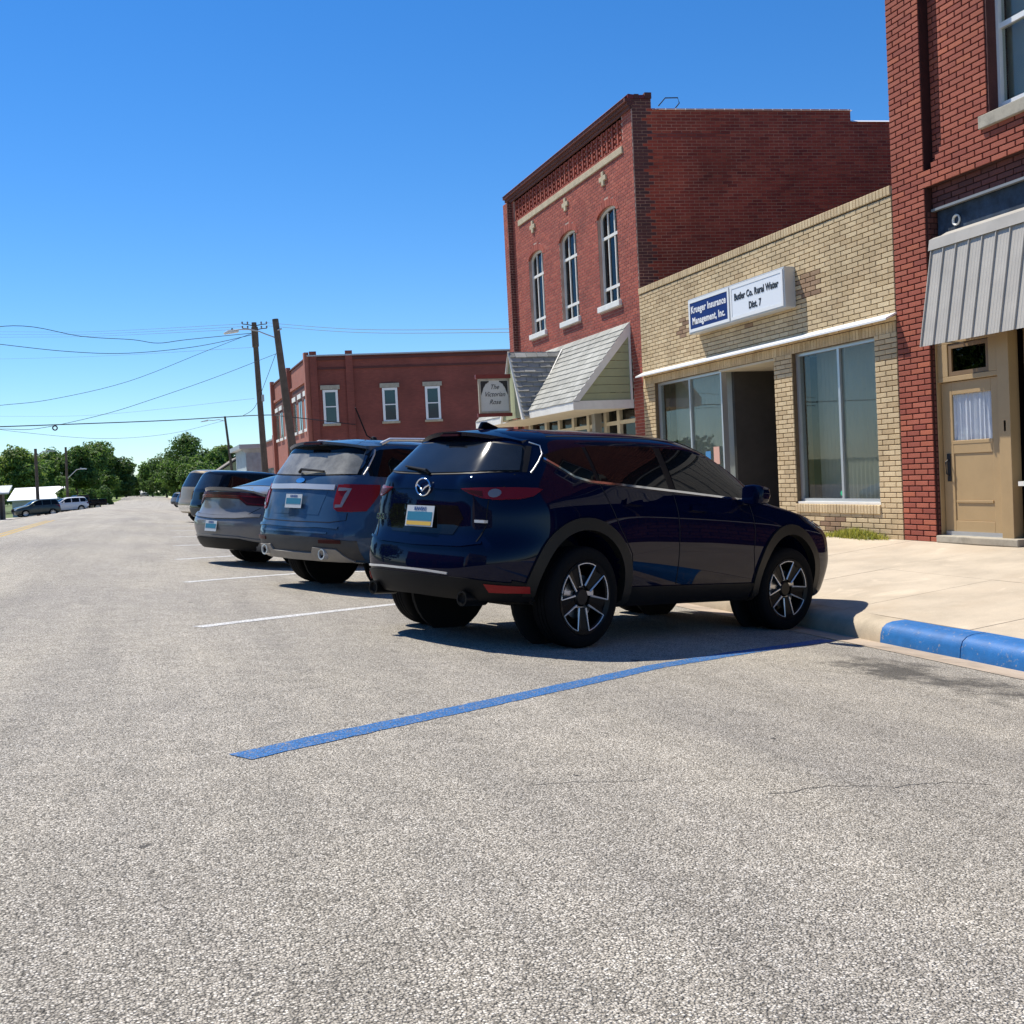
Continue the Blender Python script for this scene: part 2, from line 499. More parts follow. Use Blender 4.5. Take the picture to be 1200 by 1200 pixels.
M['shingle_pale'] = plain('pale_shingle', (0.62, 0.62, 0.58), 0.85, var=0.10, scale=3, bump=0.3, bscale=90)
M['shingle_grey'] = brick_mat('grey_shingle', [(0.26, 0.26, 0.235), (0.36, 0.36, 0.33), (0.30, 0.30, 0.27), (0.44, 0.44, 0.41)], 0.4)
M['shingle_w'] = brick_mat('bleached_shingle', [(0.34, 0.34, 0.305), (0.40, 0.40, 0.365), (0.30, 0.30, 0.27), (0.38, 0.38, 0.345)], 0.3)
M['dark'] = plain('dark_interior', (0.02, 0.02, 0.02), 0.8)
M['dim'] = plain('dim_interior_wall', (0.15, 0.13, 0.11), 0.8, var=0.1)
M['curtain'] = plain('grey_blind', (0.46, 0.46, 0.43), 0.8, var=0.10, scale=1)
M['curtain_white'] = plain('white_lace_curtain', (0.80, 0.80, 0.82), 0.9)
M['pane'] = pane_mat('shop_window_glass', (0.84, 0.86, 0.83), 0.6)
M['pane_clear'] = pane_mat('clear_door_glass', (0.96, 0.98, 1.0), 0.5)
M['pane_dark'] = pane_mat('dark_window_glass', (0.4, 0.44, 0.47), 0.38)
M['sign_white'] = plain('sign_white', (0.80, 0.82, 0.84), 0.3)
M['sign_blue'] = plain('sign_blue', (0.006, 0.028, 0.16), 0.5, spec=0.2)
M['sign_grey'] = plain('sign_cabinet_grey', (0.52, 0.52, 0.50), 0.4, metal=0.2)
M['ink'] = plain('black_lettering', (0.012, 0.012, 0.014), 0.5)
M['print_white'] = plain('white_lettering', (0.82, 0.82, 0.82), 0.5)
M['rose_board'] = plain('grey_sign_board', (0.55, 0.57, 0.55), 0.6, var=0.06, scale=3)
M['wood_pole'] = plain('weathered_pole_wood', (0.12, 0.085, 0.06), 0.9, var=0.3, scale=3)
M['wire'] = plain('black_cable', (0.03, 0.03, 0.033), 0.6)
M['wire_grey'] = plain('bare_grey_wire', (0.16, 0.18, 0.20), 0.5)
M['galv'] = plain('galvanised_metal', (0.45, 0.46, 0.46), 0.45, metal=0.6)
M['porcelain'] = plain('porcelain', (0.25, 0.22, 0.2), 0.3)
M['bark'] = plain('bark', (0.07, 0.05, 0.035), 0.9, var=0.3)
M['leaf_a'] = leaf_mat('leaf_mid_green', (0.075, 0.15, 0.025), (0.17, 0.265, 0.055))
M['leaf_b'] = leaf_mat('leaf_dark_green', (0.05, 0.105, 0.02), (0.125, 0.205, 0.045))
M['leaf_c'] = leaf_mat('leaf_pale_green', (0.11, 0.18, 0.03), (0.23, 0.31, 0.07))
M['weed'] = leaf_mat('yellow_green_weed', (0.26, 0.30, 0.045), (0.46, 0.43, 0.09))
# vehicles
M['navy'] = car_paint('deep_blue_car_paint', (0.0014, 0.0034, 0.019), 0.0, 0.5, 0.003, 0.55)
M['steel_blue'] = car_paint('steel_blue_car_paint', (0.036, 0.078, 0.145), 0.15, 0.45, 0.30)
M['silver'] = car_paint('silver_grey_car_paint', (0.17, 0.172, 0.175), 0.15, 0.45, 0.2)
M['black_paint'] = car_paint('black_car_paint', (0.005, 0.005, 0.006), 0.0, 0.5, 0.02)
M['tan_paint'] = car_paint('champagne_car_paint', (0.27, 0.225, 0.16), 0.15, 0.45, 0.2)
M['green_paint'] = car_paint('grey_green_car_paint', (0.05, 0.065, 0.06), 0.4, 0.36, 0.1)
M['white_car'] = car_paint('white_car_paint', (0.72, 0.72, 0.72), 0.0, 0.4, 0.05)
M['cladding'] = plain('black_plastic_cladding', (0.006, 0.006, 0.0065), 0.5, spec=0.18)
M['arch_plastic'] = plain('grey_arch_plastic', (0.014, 0.013, 0.011), 0.5, spec=0.25)  # lighter than the cladding, dust and reflected light put into the colour
M['cladding_dust'] = plain('dusty_plastic_cladding', (0.045, 0.045, 0.045), 0.55, var=0.2)
M['valance'] = plain('silver_grey_valance', (0.28, 0.26, 0.23), 0.5, metal=0.2, var=0.15)
M['seam'] = plain('panel_gap', (0.002, 0.002, 0.002), 0.9)
M['car_glass'] = plain('tinted_car_glass', (0.004, 0.005, 0.006), 0.02, spec=0.2)
M['rear_glass'] = plain('rear_screen_glass', (0.014, 0.017, 0.021), 0.05, spec=0.45, var=0.3, scale=2.5)
M['dusty_glass'] = plain('dusty_rear_glass', (0.20, 0.195, 0.17), 0.22, spec=0.6, var=0.45, scale=5)
M['chrome'] = plain('chrome', (0.80, 0.80, 0.80), 0.08, metal=1.0)
M['satin_bar'] = plain('brushed_trim_bar', (0.55, 0.55, 0.54), 0.3, metal=0.4)
M['satin'] = plain('satin_silver', (0.72, 0.72, 0.72), 0.35, metal=0.6)
M['tyre'] = plain('tyre_rubber', (0.0065, 0.0065, 0.007), 0.85, spec=0.12, bump=0.2, bscale=80)
M['rim_black'] = plain('gloss_black_rim', (0.004, 0.004, 0.0045), 0.35, spec=0.2)
M['rim_silver'] = plain('silver_alloy', (0.50, 0.50, 0.50), 0.3, metal=0.9)
M['red_lens'] = plain('red_lamp_lens', (0.17, 0.004, 0.005), 0.2, spec=0.35)
M['dark_red'] = plain('smoked_red_lens', (0.05, 0.004, 0.005), 0.4, spec=0.2)
M['reflector_red'] = plain('red_reflector', (0.25, 0.006, 0.008), 0.3, spec=0.3)
M['lamp_silver'] = plain('lamp_reflector_silver', (0.24, 0.22, 0.22), 0.3, metal=0.3)
M['lamp_core'] = plain('grey_lamp_core', (0.16, 0.16, 0.18), 0.15)
M['clear_lens'] = plain('clear_lamp_lens', (0.55, 0.55, 0.56), 0.1, coat=1.0)
M['plate'] = plain('licence_plate_white', (0.50, 0.53, 0.55), 0.4)
M['plate_blue'] = plain('licence_plate_blue', (0.02, 0.17, 0.27), 0.5)
M['plate_gold'] = plain('licence_plate_gold', (0.62, 0.40, 0.06), 0.4)
M['plate_text'] = plain('licence_plate_text', (0.03, 0.08, 0.25), 0.5)

# ------------------------------------------------------------------ ground, road, kerb, sidewalk
def smooth01(a, b, x):
    t = min(1.0, max(0.0, (x - a) / (b - a)))
    return t * t * (3 - 2 * t)


def zg(X, Y=0.0):
    """height of the crowned street"""
    if X > 1: z = 0.164 - 0.0955 * (X - 1)
    elif X > -3:
        t = (1 - X) / 4; z = 0.164 + 0.382 * (t - t * t / 2)
    else:
        t = -X - 3
        z = 0.355 - (0.191 * (t / 4) ** 2 if t < 4 else 0.191 + 0.0955 * (t - 4))
    return z - 0.45 * smooth01(40, 130, Y) * (1 - smooth01(170, 320, Y))


def lerp_y(tab, v):
    for (a, x), (b, y) in zip(tab[:-1], tab[1:]):
        if v <= b: return x + (y - x) * (v - a) / (b - a)
    return tab[-1][1]


def sheet(name, xs, ys, zf, mat, parent=None, off=0.0):
    vs = [(x, y, zf(x, y) + off) for y in ys for x in xs]
    n = len(xs)
    fs = [(j * n + i, j * n + i + 1, (j + 1) * n + i + 1, (j + 1) * n + i) for j in range(len(ys) - 1) for i in range(n - 1)]
    return MB().add(vs, fs).build(name, mat, parent, smooth=40)


ysr = [-20, -10, -4] + [i * 2.0 for i in range(0, 21)] + [45, 50, 60, 70, 80, 90, 100, 110, 120, 130, 145, 160, 175, 200, 225, 250, 275, 300, 330, 360]
xsr = [-13.5, -12, -10, -8.5, -7, -6, -5, -4, -3.4, -3, -2.5, -2, -1.5, -1, -0.5, 0, 0.5, 1, 1.5, 2, 3, 4, 5, 5.36]
tag(sheet('road', xsr, ysr, zg, M['asphalt']), kind='structure')
tag(sheet('gutter', [5.35, 5.5, 5.72], ysr, lambda x, y: zg(x, y) - 0.008 * (x > 5.4), M['gutter'], off=0.004), kind='structure')
tag(sheet('ground', [-2500, -300, -60, -13.4], [-400, 0, 60, 120, 180, 300, 600, 3000], lambda x, y: -0.98 if y > 60 else -0.5, M['grass']), kind='structure')
tag(sheet('ground', [9.2, 60, 300, 2500], [-400, 0, 27, 60, 180, 300, 600, 3000], lambda x, y: 0.10 if y < 200 else -0.3, M['grass']), kind='structure')
tag(sheet('ground', [-13.6, 9.3], [359, 600, 3000], lambda x, y: -0.25, M['grass']), kind='structure')
tag(sheet('grass_verge', [0.0, .5, .93, 1.0], [137, 150, 165, 185, 210, 250, 330], lambda x, y: zg(-6, y) + 0.09 * (x < .96), M['verge']), kind='structure')
_v = bpy.data.objects['grass_verge'].data
for v in _v.vertices:
    xr = lerp_y([(137, -6.4), (165, -4.6), (210, -3.9), (330, -3.6)], v.co.y)
    v.co.x = -13.6 + (xr + 13.6) * v.co.x
tag(sheet('gravel_lot', [-45, -13.3], [70, 100, 138], lambda x, y: -0.86, M['lot']), kind='structure')
tag(sheet('gravel_lot', [9.25, 40], [27.0, 45, 75], lambda x, y: 0.13, M['lot']), kind='structure')

# kerb: rounded concrete segments
KP = [(5.700, -0.40), (5.700, -0.285), (5.708, -0.215), (5.728, -0.165), (5.77, -0.135), (5.83, -0.122), (5.95, -0.119), (5.95, -0.40)]


def kerb_segment(y0, y1, mat, parent, n=8):
    b = MB(); k = len(KP); vs = []; fs = []
    for j in range(n + 1):
        y = y0 + (y1 - y0) * j / n
        dz = zg(5.7, y) - zg(5.7, 0)
        w = 0.004 * math.sin(y * 3.1) + 0.003 * math.sin(y * 7.7)
        for x, z in KP: vs.append((x + w, y, z + dz + w * 0.5))
    for j in range(n):
        for i in range(k):
            i2 = (i + 1) % k
            fs.append((j * k + i, j * k + i2, (j + 1) * k + i2, (j + 1) * k + i))
    fs.append(tuple(range(k))); fs.append(tuple(n * k + i for i in reversed(range(k))))
    return b.add(vs, fs).build('kerb_segment', mat, parent, smooth=50)


kerb = tag(MB().box((5.74, -6, -0.45), (5.93, 27, -0.20)).build('kerb', M['joint']), 'rounded concrete kerb along the shop sidewalk, partly painted blue', 'kerb', kind='structure')
for y0, y1, mt in [(-6, -3, 'kerb_blue'), (-3, 0.3, 'kerb_blue'), (0.3, 3.6, 'kerb_blue'), (3.6, 6.78, 'kerb_blue'), (6.79, 7.72, 'kerb_blue'), (7.722, 9.7, 'kerb'), (9.71, 12.7, 'kerb'), (12.71, 15.7, 'kerb'), (15.71, 18.7, 'kerb'), (18.71, 21.7, 'kerb'), (21.71, 24.7, 'kerb'), (24.71, 27, 'kerb')]:
    s = kerb_segment(y0, y1, M[mt], kerb)
    if mt == 'kerb_blue': s['label'] = 'blue painted kerb segment'
tag(sheet('far_kerb', [5.7, 5.75, 5.95], [27, 45, 60, 80, 110, 150, 200, 330], lambda x, y: zg(5.7, y) + (0.0 if x < 5.72 else 0.165), M['kerb']), kind='structure')


def zs(X, Y=0):
    return -0.119 + (X - 5.95) / (9.3 - 5.95) * (0.152 + 0.119)


walk = tag(sheet('sidewalk', [5.94, 9.6], [-6, 27.2], lambda x, y: zs(x) - 0.012, M['joint']), kind='structure')
yy = -6.0
while yy < 27:
    ln = 1.62
    for x0, x1 in ((5.957, 7.62), (7.628, 9.29)):
        a = [(x0, yy + .004), (x1, yy + .004), (x1, yy + ln - .004), (x0, yy + ln - .004)]
        j = random.uniform(-.0015, .0015)
        top = [(x, y, zs(x) + j) for x, y in a]
        MB().prism([(x, y, z - 0.05) for x, y, z in top], (0, 0, 0.05)).build('slab', M['concrete'], walk)
    yy += ln
tag(sheet('far_sidewalk', [5.95, 9.3], [27.2, 45, 60, 80, 110, 150], lambda x, y: zs(x) + zg(5.7, y) - zg(5.7, 0), M['concrete']), kind='structure')


def road_strip(name, pts, w, mat, label=None, cat='road marking', group=None, off=0.0022, n=14):
    """painted line that follows the crowned street"""
    P = []
    for a, b in zip(pts[:-1], pts[1:]):
        for i in range(n):
            t = i / n; P.append(V((a[0] + (b[0] - a[0]) * t, a[1] + (b[1] - a[1]) * t)))
    P.append(V(pts[-1]))
    vs = []; fs = []
    for i, p in enumerate(P):
        t = (P[min(i + 1, len(P) - 1)] - P[max(0, i - 1)]).normalized()
        nn = V((-t.y, t.x)); j = 1 + random.uniform(-.09, .09)
        for s in (-.5, -.17, .17, .5):
            q = p + nn * w * s * j
            vs.append((q.x, q.y, zg(q.x, q.y) + off))
    for i in range(len(P) - 1):
        for k in range(3):
            fs.append((i * 4 + k, i * 4 + k + 1, i * 4 + k + 5, i * 4 + k + 4))
    o = MB().add(vs, fs).build(name, mat, smooth=40)
    if label: tag(o, label, cat, group)
    return o


tag(road_strip('parking_line', [(0.29, 4.32), (1.19, 5.0), (2.47, 6.0), (3.06, 6.47), (4.0, 7.08), (5.28, 7.83)], 0.125, M['blue_paint'], 'blue painted stall line ending at the blue kerb', 'parking line'))
WL = [(.33, 8.62, 2.25, 10.58, 5.2, 12.5, 'white stall line between the dark blue and the steel blue vehicles'), (.39, 13.01, 1.95, 14.9, 5.2, 17.0, 'white stall line between the steel blue vehicle and the grey sedan'),
      (.41, 17.49, 1.35, 18.85, 5.2, 21.4, 'white stall line just beyond the grey sedan, third white line away'), (.5, 22.1, 1.6, 23.5, 5.2, 25.8, 'fourth white stall line away, the second beyond the grey sedan'),
      (.6, 26.6, 1.7, 28, 5.2, 30.2, 'fifth white stall line away, before the dark sport utility'), (.62, 31.0, 1.7, 32.4, 5.2, 34.6, 'sixth white stall line away, at the tail of the dark sport utility'), (.62, 35.4, 1.7, 36.8, 5.2, 39, 'farthest white stall line, before the champagne sport utility')]
for a in WL:
    road_strip('parking_line', [(a[0], a[1]), (a[2], a[3]), (a[4], a[5])], 0.105, M['white_paint'], a[6], 'parking line', 'white stall lines along the street')
for x, w in ((-3.38, 'right'), (-3.62, 'left')):
    road_strip('centre_line', [(x, 29.5), (x, 36), (x, 47)], 0.13, M['yellow_paint'], 'yellow centre line of the road, the %s one of the pair' % w, 'road marking', 'double yellow centre line', n=12)

M['crack'] = plain('crack_dirt', (0.05, 0.045, 0.04), 0.95)
road_o = bpy.data.objects['road']
for pts in ([(1.25, 3.72), (1.42, 3.74), (1.60, 3.70), (1.74, 3.73)], [(2.05, 3.45), (2.35, 3.52), (2.60, 3.47), (2.84, 3.50), (3.02, 3.44)], [(-1.2, 7.2), (-.6, 7.35), (.1, 7.3), (.7, 7.42)],
            [(-2.4, 9), (-2.2, 11), (-2.35, 13.5), (-2.2, 17)], [(-.9, 14), (.0, 14.2), (.6, 14.1)]):
    q = []
    for a, b in zip(pts[:-1], pts[1:]):
        for i in range(6): q.append((a[0] + (b[0] - a[0]) * i / 6 + random.uniform(-.012, .012), a[1] + (b[1] - a[1]) * i / 6 + random.uniform(-.012, .012)))
    q.append(pts[-1])
    o = road_strip('crack', q, random.uniform(.0025, .0045), M['crack'], off=.0012, n=2)
    o.parent = road_o

# ------------------------------------------------------------------ brick walls
def unit_brick():
    c = 0.0
    vs = []
    for y, s, t in ((0.0, 0.5, 0.5), (-0.72, 0.5, 0.5), (-1.0, 0.478, 0.44)):
        vs += [(-s, y, -t), (s, y, -t), (s, y, t), (-s, y, t)]
    fs = []
    for k in (0, 4):
        fs += [(k + i, k + (i + 1) % 4, k + 4 + (i + 1) % 4, k + 4 + i) for i in range(4)]
    fs.append((8, 9, 10, 11))
    return vs, fs


UB_V, UB_F = unit_brick()
UB_NP = np.array(UB_V)
_unit = {}


def unit_mesh(mat):
    if mat.name not in _unit:
        me = bpy.data.meshes.new('brick'); me.from_pydata(UB_V, [], UB_F); me.materials.append(mat)
        bm = bmesh.new(); bm.from_mesh(me); bmesh.ops.recalc_face_normals(bm, faces=bm.faces)
        # keep outward
        bm.faces.ensure_lookup_table()
        if bm.faces[-1].normal.y > 0: bmesh.ops.reverse_faces(bm, faces=bm.faces)
        bm.to_mesh(me); bm.free()
        _unit[mat.name] = me
    return _unit[mat.name]


def bricks_from_spans(spans, z0, z1, bl, ch, joint, u_off=0.0, seed=0):
    """list of (uc, zc, length, height)"""
    out = []; k = 0
    nrow = int(round((z1 - z0) / ch))
    rr = random.Random(seed)
    for k in range(nrow):
        zc = z0 + (k + .5) * ch
        sh = u_off + (bl * .5 if k % 2 else 0.0)
        for a, b in spans(zc):
            i = math.floor((a - sh) / bl)
            while True:
                s = sh + i * bl; e = s + bl
                s2 = max(s, a); e2 = min(e, b)
                if s >= b: break
                if e2 - s2 > bl * .22:
                    out.append(((s2 + e2) / 2, zc, e2 - s2 - joint, ch - joint))
                i += 1
    return out


def lay_bricks(parent, O, U, blist, depth, mat, nparts=300, special=None, jitter=.0015, name='brick'):
    """O world origin of u=0, U unit direction along the wall (bricks face U rotated -90 deg), largest in view become parts"""
    O = V(O); U = V(U)
    ang = math.atan2(U.y, U.x)
    org = parent.matrix_world.translation if False else V(parent_world(parent))
    sized = []
    for i, (u, z, ln, h) in enumerate(blist):
        p = O + U * u; p.z = z
        q = px_of(p)
        a = 0
        if q and -.01 < q[0] < 1.01 and -.01 < q[1] < 1.01:
            a = ln * h / q[2] ** 2
        sized.append((a, i))
    sized.sort(reverse=True)
    part = set(i for a, i in sized[:nparts] if a > 0)
    groups = {}
    for i, (u, z, ln, h) in enumerate(blist):
        mt = mat
        if special:
            mt = special(u, z) or mat
        d = depth + random.uniform(-jitter, jitter)
        p = O + U * u; p.z = z
        if i in part:
            o = bpy.data.objects.new(name, unit_mesh(mt))
            o.location = p - org; o.rotation_euler = (0, 0, ang + random.uniform(-.004, .004)); o.scale = (ln, d, h)
            link(o, parent)
        else:
            groups.setdefault(mt.name, (mt, []))[1].append((p, ln, d, h))
    for k, (mt, lst) in groups.items():
        n = len(lst)
        R2 = np.array([[math.cos(ang), -math.sin(ang)], [math.sin(ang), math.cos(ang)]])
        P = np.array([tuple(p - org) for p, *_ in lst])[:, None, :]
        S = np.array([(a, b, c) for _, a, b, c in lst])[:, None, :]
        L = UB_NP[None] * S
        W = L.copy(); W[..., 0] = L[..., 0] * R2[0, 0] + L[..., 1] * R2[0, 1]; W[..., 1] = L[..., 0] * R2[1, 0] + L[..., 1] * R2[1, 1]
        W = (W + P).reshape(-1, 3)
        F = (np.array(UB_F)[None] + (np.arange(n) * 12)[:, None, None]).reshape(-1, 4)
        me = bpy.data.meshes.new('brickwork')
        me.from_pydata(W.tolist(), [], F.tolist()); me.materials.append(mt)
        o = bpy.data.objects.new('brickwork', me); o['kind'] = 'stuff'
        link(o, parent)
        bm = bmesh.new(); bm.from_mesh(me); bmesh.ops.recalc_face_normals(bm, faces=bm.faces); bm.to_mesh(me); bm.free()


def parent_world(o):
    p = V((0, 0, 0))
    while o is not None:
        p += V(o.location); o = o.parent
    return p


def cut(spans, holes):
    for h0, h1 in holes:
        out = []
        for a, b in spans:
            if h1 <= a or h0 >= b: out.append((a, b)); continue
            if h0 > a: out.append((a, h0))
            if h1 < b: out.append((h1, b))
        spans = out
    return spans


def text_mesh(name, body, size, mat, parent, mtx, extrude=0.002, shear=0.0, align='CENTER', sx=1.0, bold=0.0, gap=1.0):
    cu = bpy.data.curves.new(name, 'FONT')
    cu.body = body; cu.size = size; cu.align_x = align; cu.align_y = 'CENTER'; cu.extrude = extrude; cu.shear = shear; cu.offset = bold
    cu.resolution_u = 3; cu.space_character = gap
    t = bpy.data.objects.new(name, cu); COL.objects.link(t)
    bpy.context.view_layer.update()
    me = bpy.data.meshes.new_from_object(t.evaluated_get(bpy.context.evaluated_depsgraph_get()))
    bpy.data.objects.remove(t)
    me.transform(mtx @ Matrix.Diagonal((sx, 1, 1, 1)))
    me.materials.clear(); me.materials.append(mat)
    me.name = name
    return link(bpy.data.objects.new(name, me), parent)


def facing(loc, right, up):
    r = V(right).normalized(); u = V(up).normalized(); n = r.cross(u)
    m = Matrix((r, u, n)).transposed().to_4x4(); m.translation = V(loc)
    return m


XF = 9.30      # plane of the shop fronts
ZB = 0.12      # foot of the walls
# along the fronts u runs with -Y so that bricks face -X:  U=(0,-1,0)
UF = V((0, -1, 0))


def frect(mb, y0, y1, z0, z1, x0, x1, mi=0):
    return mb.box((x0, min(y0, y1), z0), (x1, max(y0, y1), z1), mi)


def frame_rect(name, y0, y1, z0, z1, x, w, d, mat, parent, mullions=(), bars=(), mw=None):
    """window frame in the plane x, depth d outwards (towards -X)"""
    b = MB(); mw = mw or w
    frect(b, y0, y0 + w, z0, z1, x - d, x); frect(b, y1 - w, y1, z0, z1, x - d, x)
    frect(b, y0 + w, y1 - w, z1 - w, z1, x - d, x); frect(b, y0 + w, y1 - w, z0, z0 + w, x - d, x)
    for m in mullions: frect(b, m - mw / 2, m + mw / 2, z0 + w, z1 - w, x - d * .9, x - .001)
    for m in bars: frect(b, y0 + w, y1 - w, m - mw / 2, m + mw / 2, x - d * .8, x - .002)
    return b.build(name, mat, parent)


# ================================================================== red brick shop (right edge of the picture)
def red_shop():
    r = empty('brick_shop', (XF, 12.0, ZB))
    tag(r, 'two storey red brick shop with grey metal awning and tan door at right', 'building')
    L = lambda y: y - 12.0   # local y
    org = V((XF, 12.0, ZB))
    W = MB()
    X0 = .0
    def wb(y0, y1, z0, z1, x0=0.0, x1=.35, mi=0):
        W.box((x0, min(y0, y1) - 12.0, z0 - ZB), (x1, max(y0, y1) - 12.0, z1 - ZB), mi)
    # solid backing behind the bricks, around the openings
    wb(12.0, 11.38, ZB, 4.23)                    # pier
    wb(12.0, 2.0, 4.505, 4.70)                   # above the sign band
    wb(12.0, 11.38, 4.23, 4.505)
    wb(11.38, 2.0, 4.23, 4.505, x0=.10)          # recessed lintel bricks
    wb(12.0, 11.38, 4.70, 8.8)
    wb(11.38, 11.06, 4.70, 8.8, x0=.13)          # sunken groove
    wb(11.06, 10.28, 4.70, 8.8)
    wb(10.28, 8.88, 4.70, 5.06); wb(10.28, 8.88, 7.2, 8.8)
    wb(8.88, 7.6, 4.70, 8.8)
    wb(7.6, 6.2, 4.70, 5.06); wb(7.6, 6.2, 7.2, 8.8)
    wb(6.2, 2.0, 4.70, 8.8)
    wb(2.6, 2.0, ZB, 4.23)
    wb(11.995, 2.0, ZB, 8.78, x0=3.0, x1=14)        # body of the building behind
    wb(11.995, 11.7, ZB, 8.78, x0=.35, x1=3.0)
    wb(11.7, 2.0, 8.5, 8.78, x0=.35, x1=3.0)
    wb(11.7, 2.0, 4.3, 4.5, x0=.35, x1=3.0)         # floor between storeys
    wb(10.05, 2.6, ZB, .84, x0=.12, x1=.30)         # bulkhead under the shop window
    wall = W.build('wall', M['mortar_dark'], r)
    ch, bl, jt = .0702, .25, .0155
    def spans(z):
        if z < 4.22: s = [(0, .62)]
        else:
            s = [(0, 10.0)]
            if z < 4.51: s = [(0, .62)]
            if z > 4.70:
                # stepped foot of the groove
                w = min(.32, .0 + (z - 4.62) * 1.05)
                s = cut(s, [(.62, .62 + max(.06, w))])
            if 5.06 < z < 7.2: s = cut(s, [(1.72, 3.12), (4.4, 5.8)])
        return s
    bl1 = bricks_from_spans(spans, .145, 8.79, bl, ch, jt, 0, 1)
    lay_bricks(wall, (XF, 12.0, 0), UF, bl1, .013, M['brick_red'])
    # recessed lintel course and groove bricks, bulkhead
    b2 = bricks_from_spans(lambda z: [(.63, 9.5)], 4.235, 4.51, bl, .069, jt, 0.1, 2)
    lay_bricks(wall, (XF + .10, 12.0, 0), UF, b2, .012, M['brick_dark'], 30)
    b3 = bricks_from_spans(lambda z: [(.625, .937)], 4.72, 8.79, .157, ch, jt, .625, 3)
    lay_bricks(wall, (XF + .13, 12.0, 0), UF, b3, .010, M['brick_red'], 30)
    b4 = bricks_from_spans(lambda z: [(1.95, 9.4)], .30, .84, .215, .075, .016, 0, 4)
    lay_bricks(wall, (XF + .12, 12.0, 0), UF, b4, .012, M['brick_dark'], 40)
    # corner returns towards the groove and door
    b5 = bricks_from_spans(lambda z: [(0, .30)], .145, 4.22, .10, ch, jt, 0, 5)
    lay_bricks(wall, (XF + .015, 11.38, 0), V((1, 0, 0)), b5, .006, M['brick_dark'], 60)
    # steel lintel line
    W = MB(); W.box((.06, -9.5, 4.205 - ZB), (.12, -.64, 4.235 - ZB)); W.build('steel_lintel', M['alu_dark'], r)
    # upper windows
    for yc in (9.58, 6.9):
        f = frame_rect('window', yc - .70 - 12, yc + .70 - 12, 5.10 - ZB, 7.2 - ZB, .22, .06, .09, M['white_clean'], r, bars=[6.02 - ZB], mw=.06)
        MB().box((.18, yc - .64 - 12, 5.16 - ZB), (.185, yc + .64 - 12, 7.14 - ZB)).build('pane', M['pane'], f)
        MB().box((.30, yc - .7 - 12, 5.05 - ZB), (.31, yc + .7 - 12, 7.2 - ZB)).build('blind', M['curtain'], f)
        b = MB(); b.prism([(-.06, yc - .80 - 12, 4.90 - ZB), (-.06, yc + .80 - 12, 4.90 - ZB), (-.06, yc + .80 - 12, 5.045 - ZB), (-.06, yc - .80 - 12, 5.045 - ZB)], (.34, 0, 0))
        b.build('window_sill', M['stone_grey'], f, bevel=.008)
        # reveal
        b = MB(); b.box((.002, yc + .68 - 12, 5.06 - ZB), (.22, yc + .70 - 12, 7.2 - ZB)); b.build('reveal', M['brick_dark'], f)
    # faded blue sign board
    sb = MB(); sb.box((.14, -9.4, 3.60 - ZB), (.20, -.66, 4.205 - ZB)); s = sb.build('sign_board', M['blue_board'], r)
    MB().lathe([(.045, 0), (.065, -.004), (.07, -.02), (.058, -.03), (.045, -.012)], 20, 'x', (.14, 11.0 - 12.0, 4.03 - ZB)).build('round_fitting', M['white'], s, smooth=40)
    # timber around the door, set back a little: door plane x=.15
    k = (XF + .10) / XF
    def Yd(y): return y * k - 12.0
    def Zd(z): return 1.25 + (z - 1.25) * k - ZB
    fr = MB()
    fr.box((0.05, Yd(11.24), .06), (0.17, 11.37 - 12, 3.5)); fr.box((0.05, Yd(10.05), .06), (0.19, Yd(10.23), 3.5))
    fr.box((0.07, Yd(10.23), Zd(2.55)), (0.17, Yd(11.24), 3.5)); fr.box((0.07, Yd(10.23), Zd(2.10)), (0.15, Yd(11.24), Zd(2.16)))
    fr.box((0.07, Yd(10.23), Zd(2.16)), (0.15, Yd(10.38), Zd(2.55))); fr.box((0.07, Yd(11.06), Zd(2.16)), (0.15, Yd(11.24), Zd(2.55)))
    fr.build('door_frame', M['tan_door'], r, bevel=.006)
    t = MB()
    a, b_, c, d = Yd(10.38), Yd(11.05), Zd(2.165), Zd(2.54)
    t.box((0.08, a, c), (0.14, a + .05, d)); t.box((0.08, b_ - .05, c), (0.14, b_, d)); t.box((0.08, a + .05, d - .05), (0.14, b_ - .05, d)); t.box((0.08, a + .05, c), (0.14, b_ - .05, c + .05))
    tw = t.build('transom_window', M['tan_dark'], r)
    MB().box((0.1, a + .05, c + .05), (0.106, b_ - .05, d - .05)).build('pane', M['pane_dark'], tw)
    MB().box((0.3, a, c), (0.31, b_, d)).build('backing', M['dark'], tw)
    dr = MB()
    y0, y1, z0, z1 = Yd(10.25), Yd(11.23), Zd(.245), Zd(2.095)
    yw0, yw1, zw0, zw1 = Yd(10.40), Yd(11.05), Zd(1.39), Zd(1.94)
    dr.box((0.11, y0, z0), (0.15, yw0, z1)); dr.box((0.11, yw1, z0), (0.15, y1, z1)); dr.box((0.11, yw0, zw1), (0.15, yw1, z1)); dr.box((0.11, yw0, z0), (0.15, yw1, z0 + .18)); dr.box((0.11, yw0, zw0 - .16), (0.15, yw1, zw0))
    dr.box((0.122, yw0, z0 + .18), (0.145, yw1, zw0 - .16))
    door = dr.build('door', M['tan_door'], r, bevel=.005)
    MB().box((0.105, yw0 - .01, zw0 - .045), (0.112, yw1 + .01, zw0 - .005)).build('ledge', M['tan_door'], door, bevel=.003)
    MB().box((0.107, yw0 + .02, z0 + .40), (0.122, yw1 - .02, z0 + .43)).build('panel_rail', M['tan_door'], door, bevel=.003)
    # lace curtain with folds, behind glass
    cv = []; cf = []; n = 40
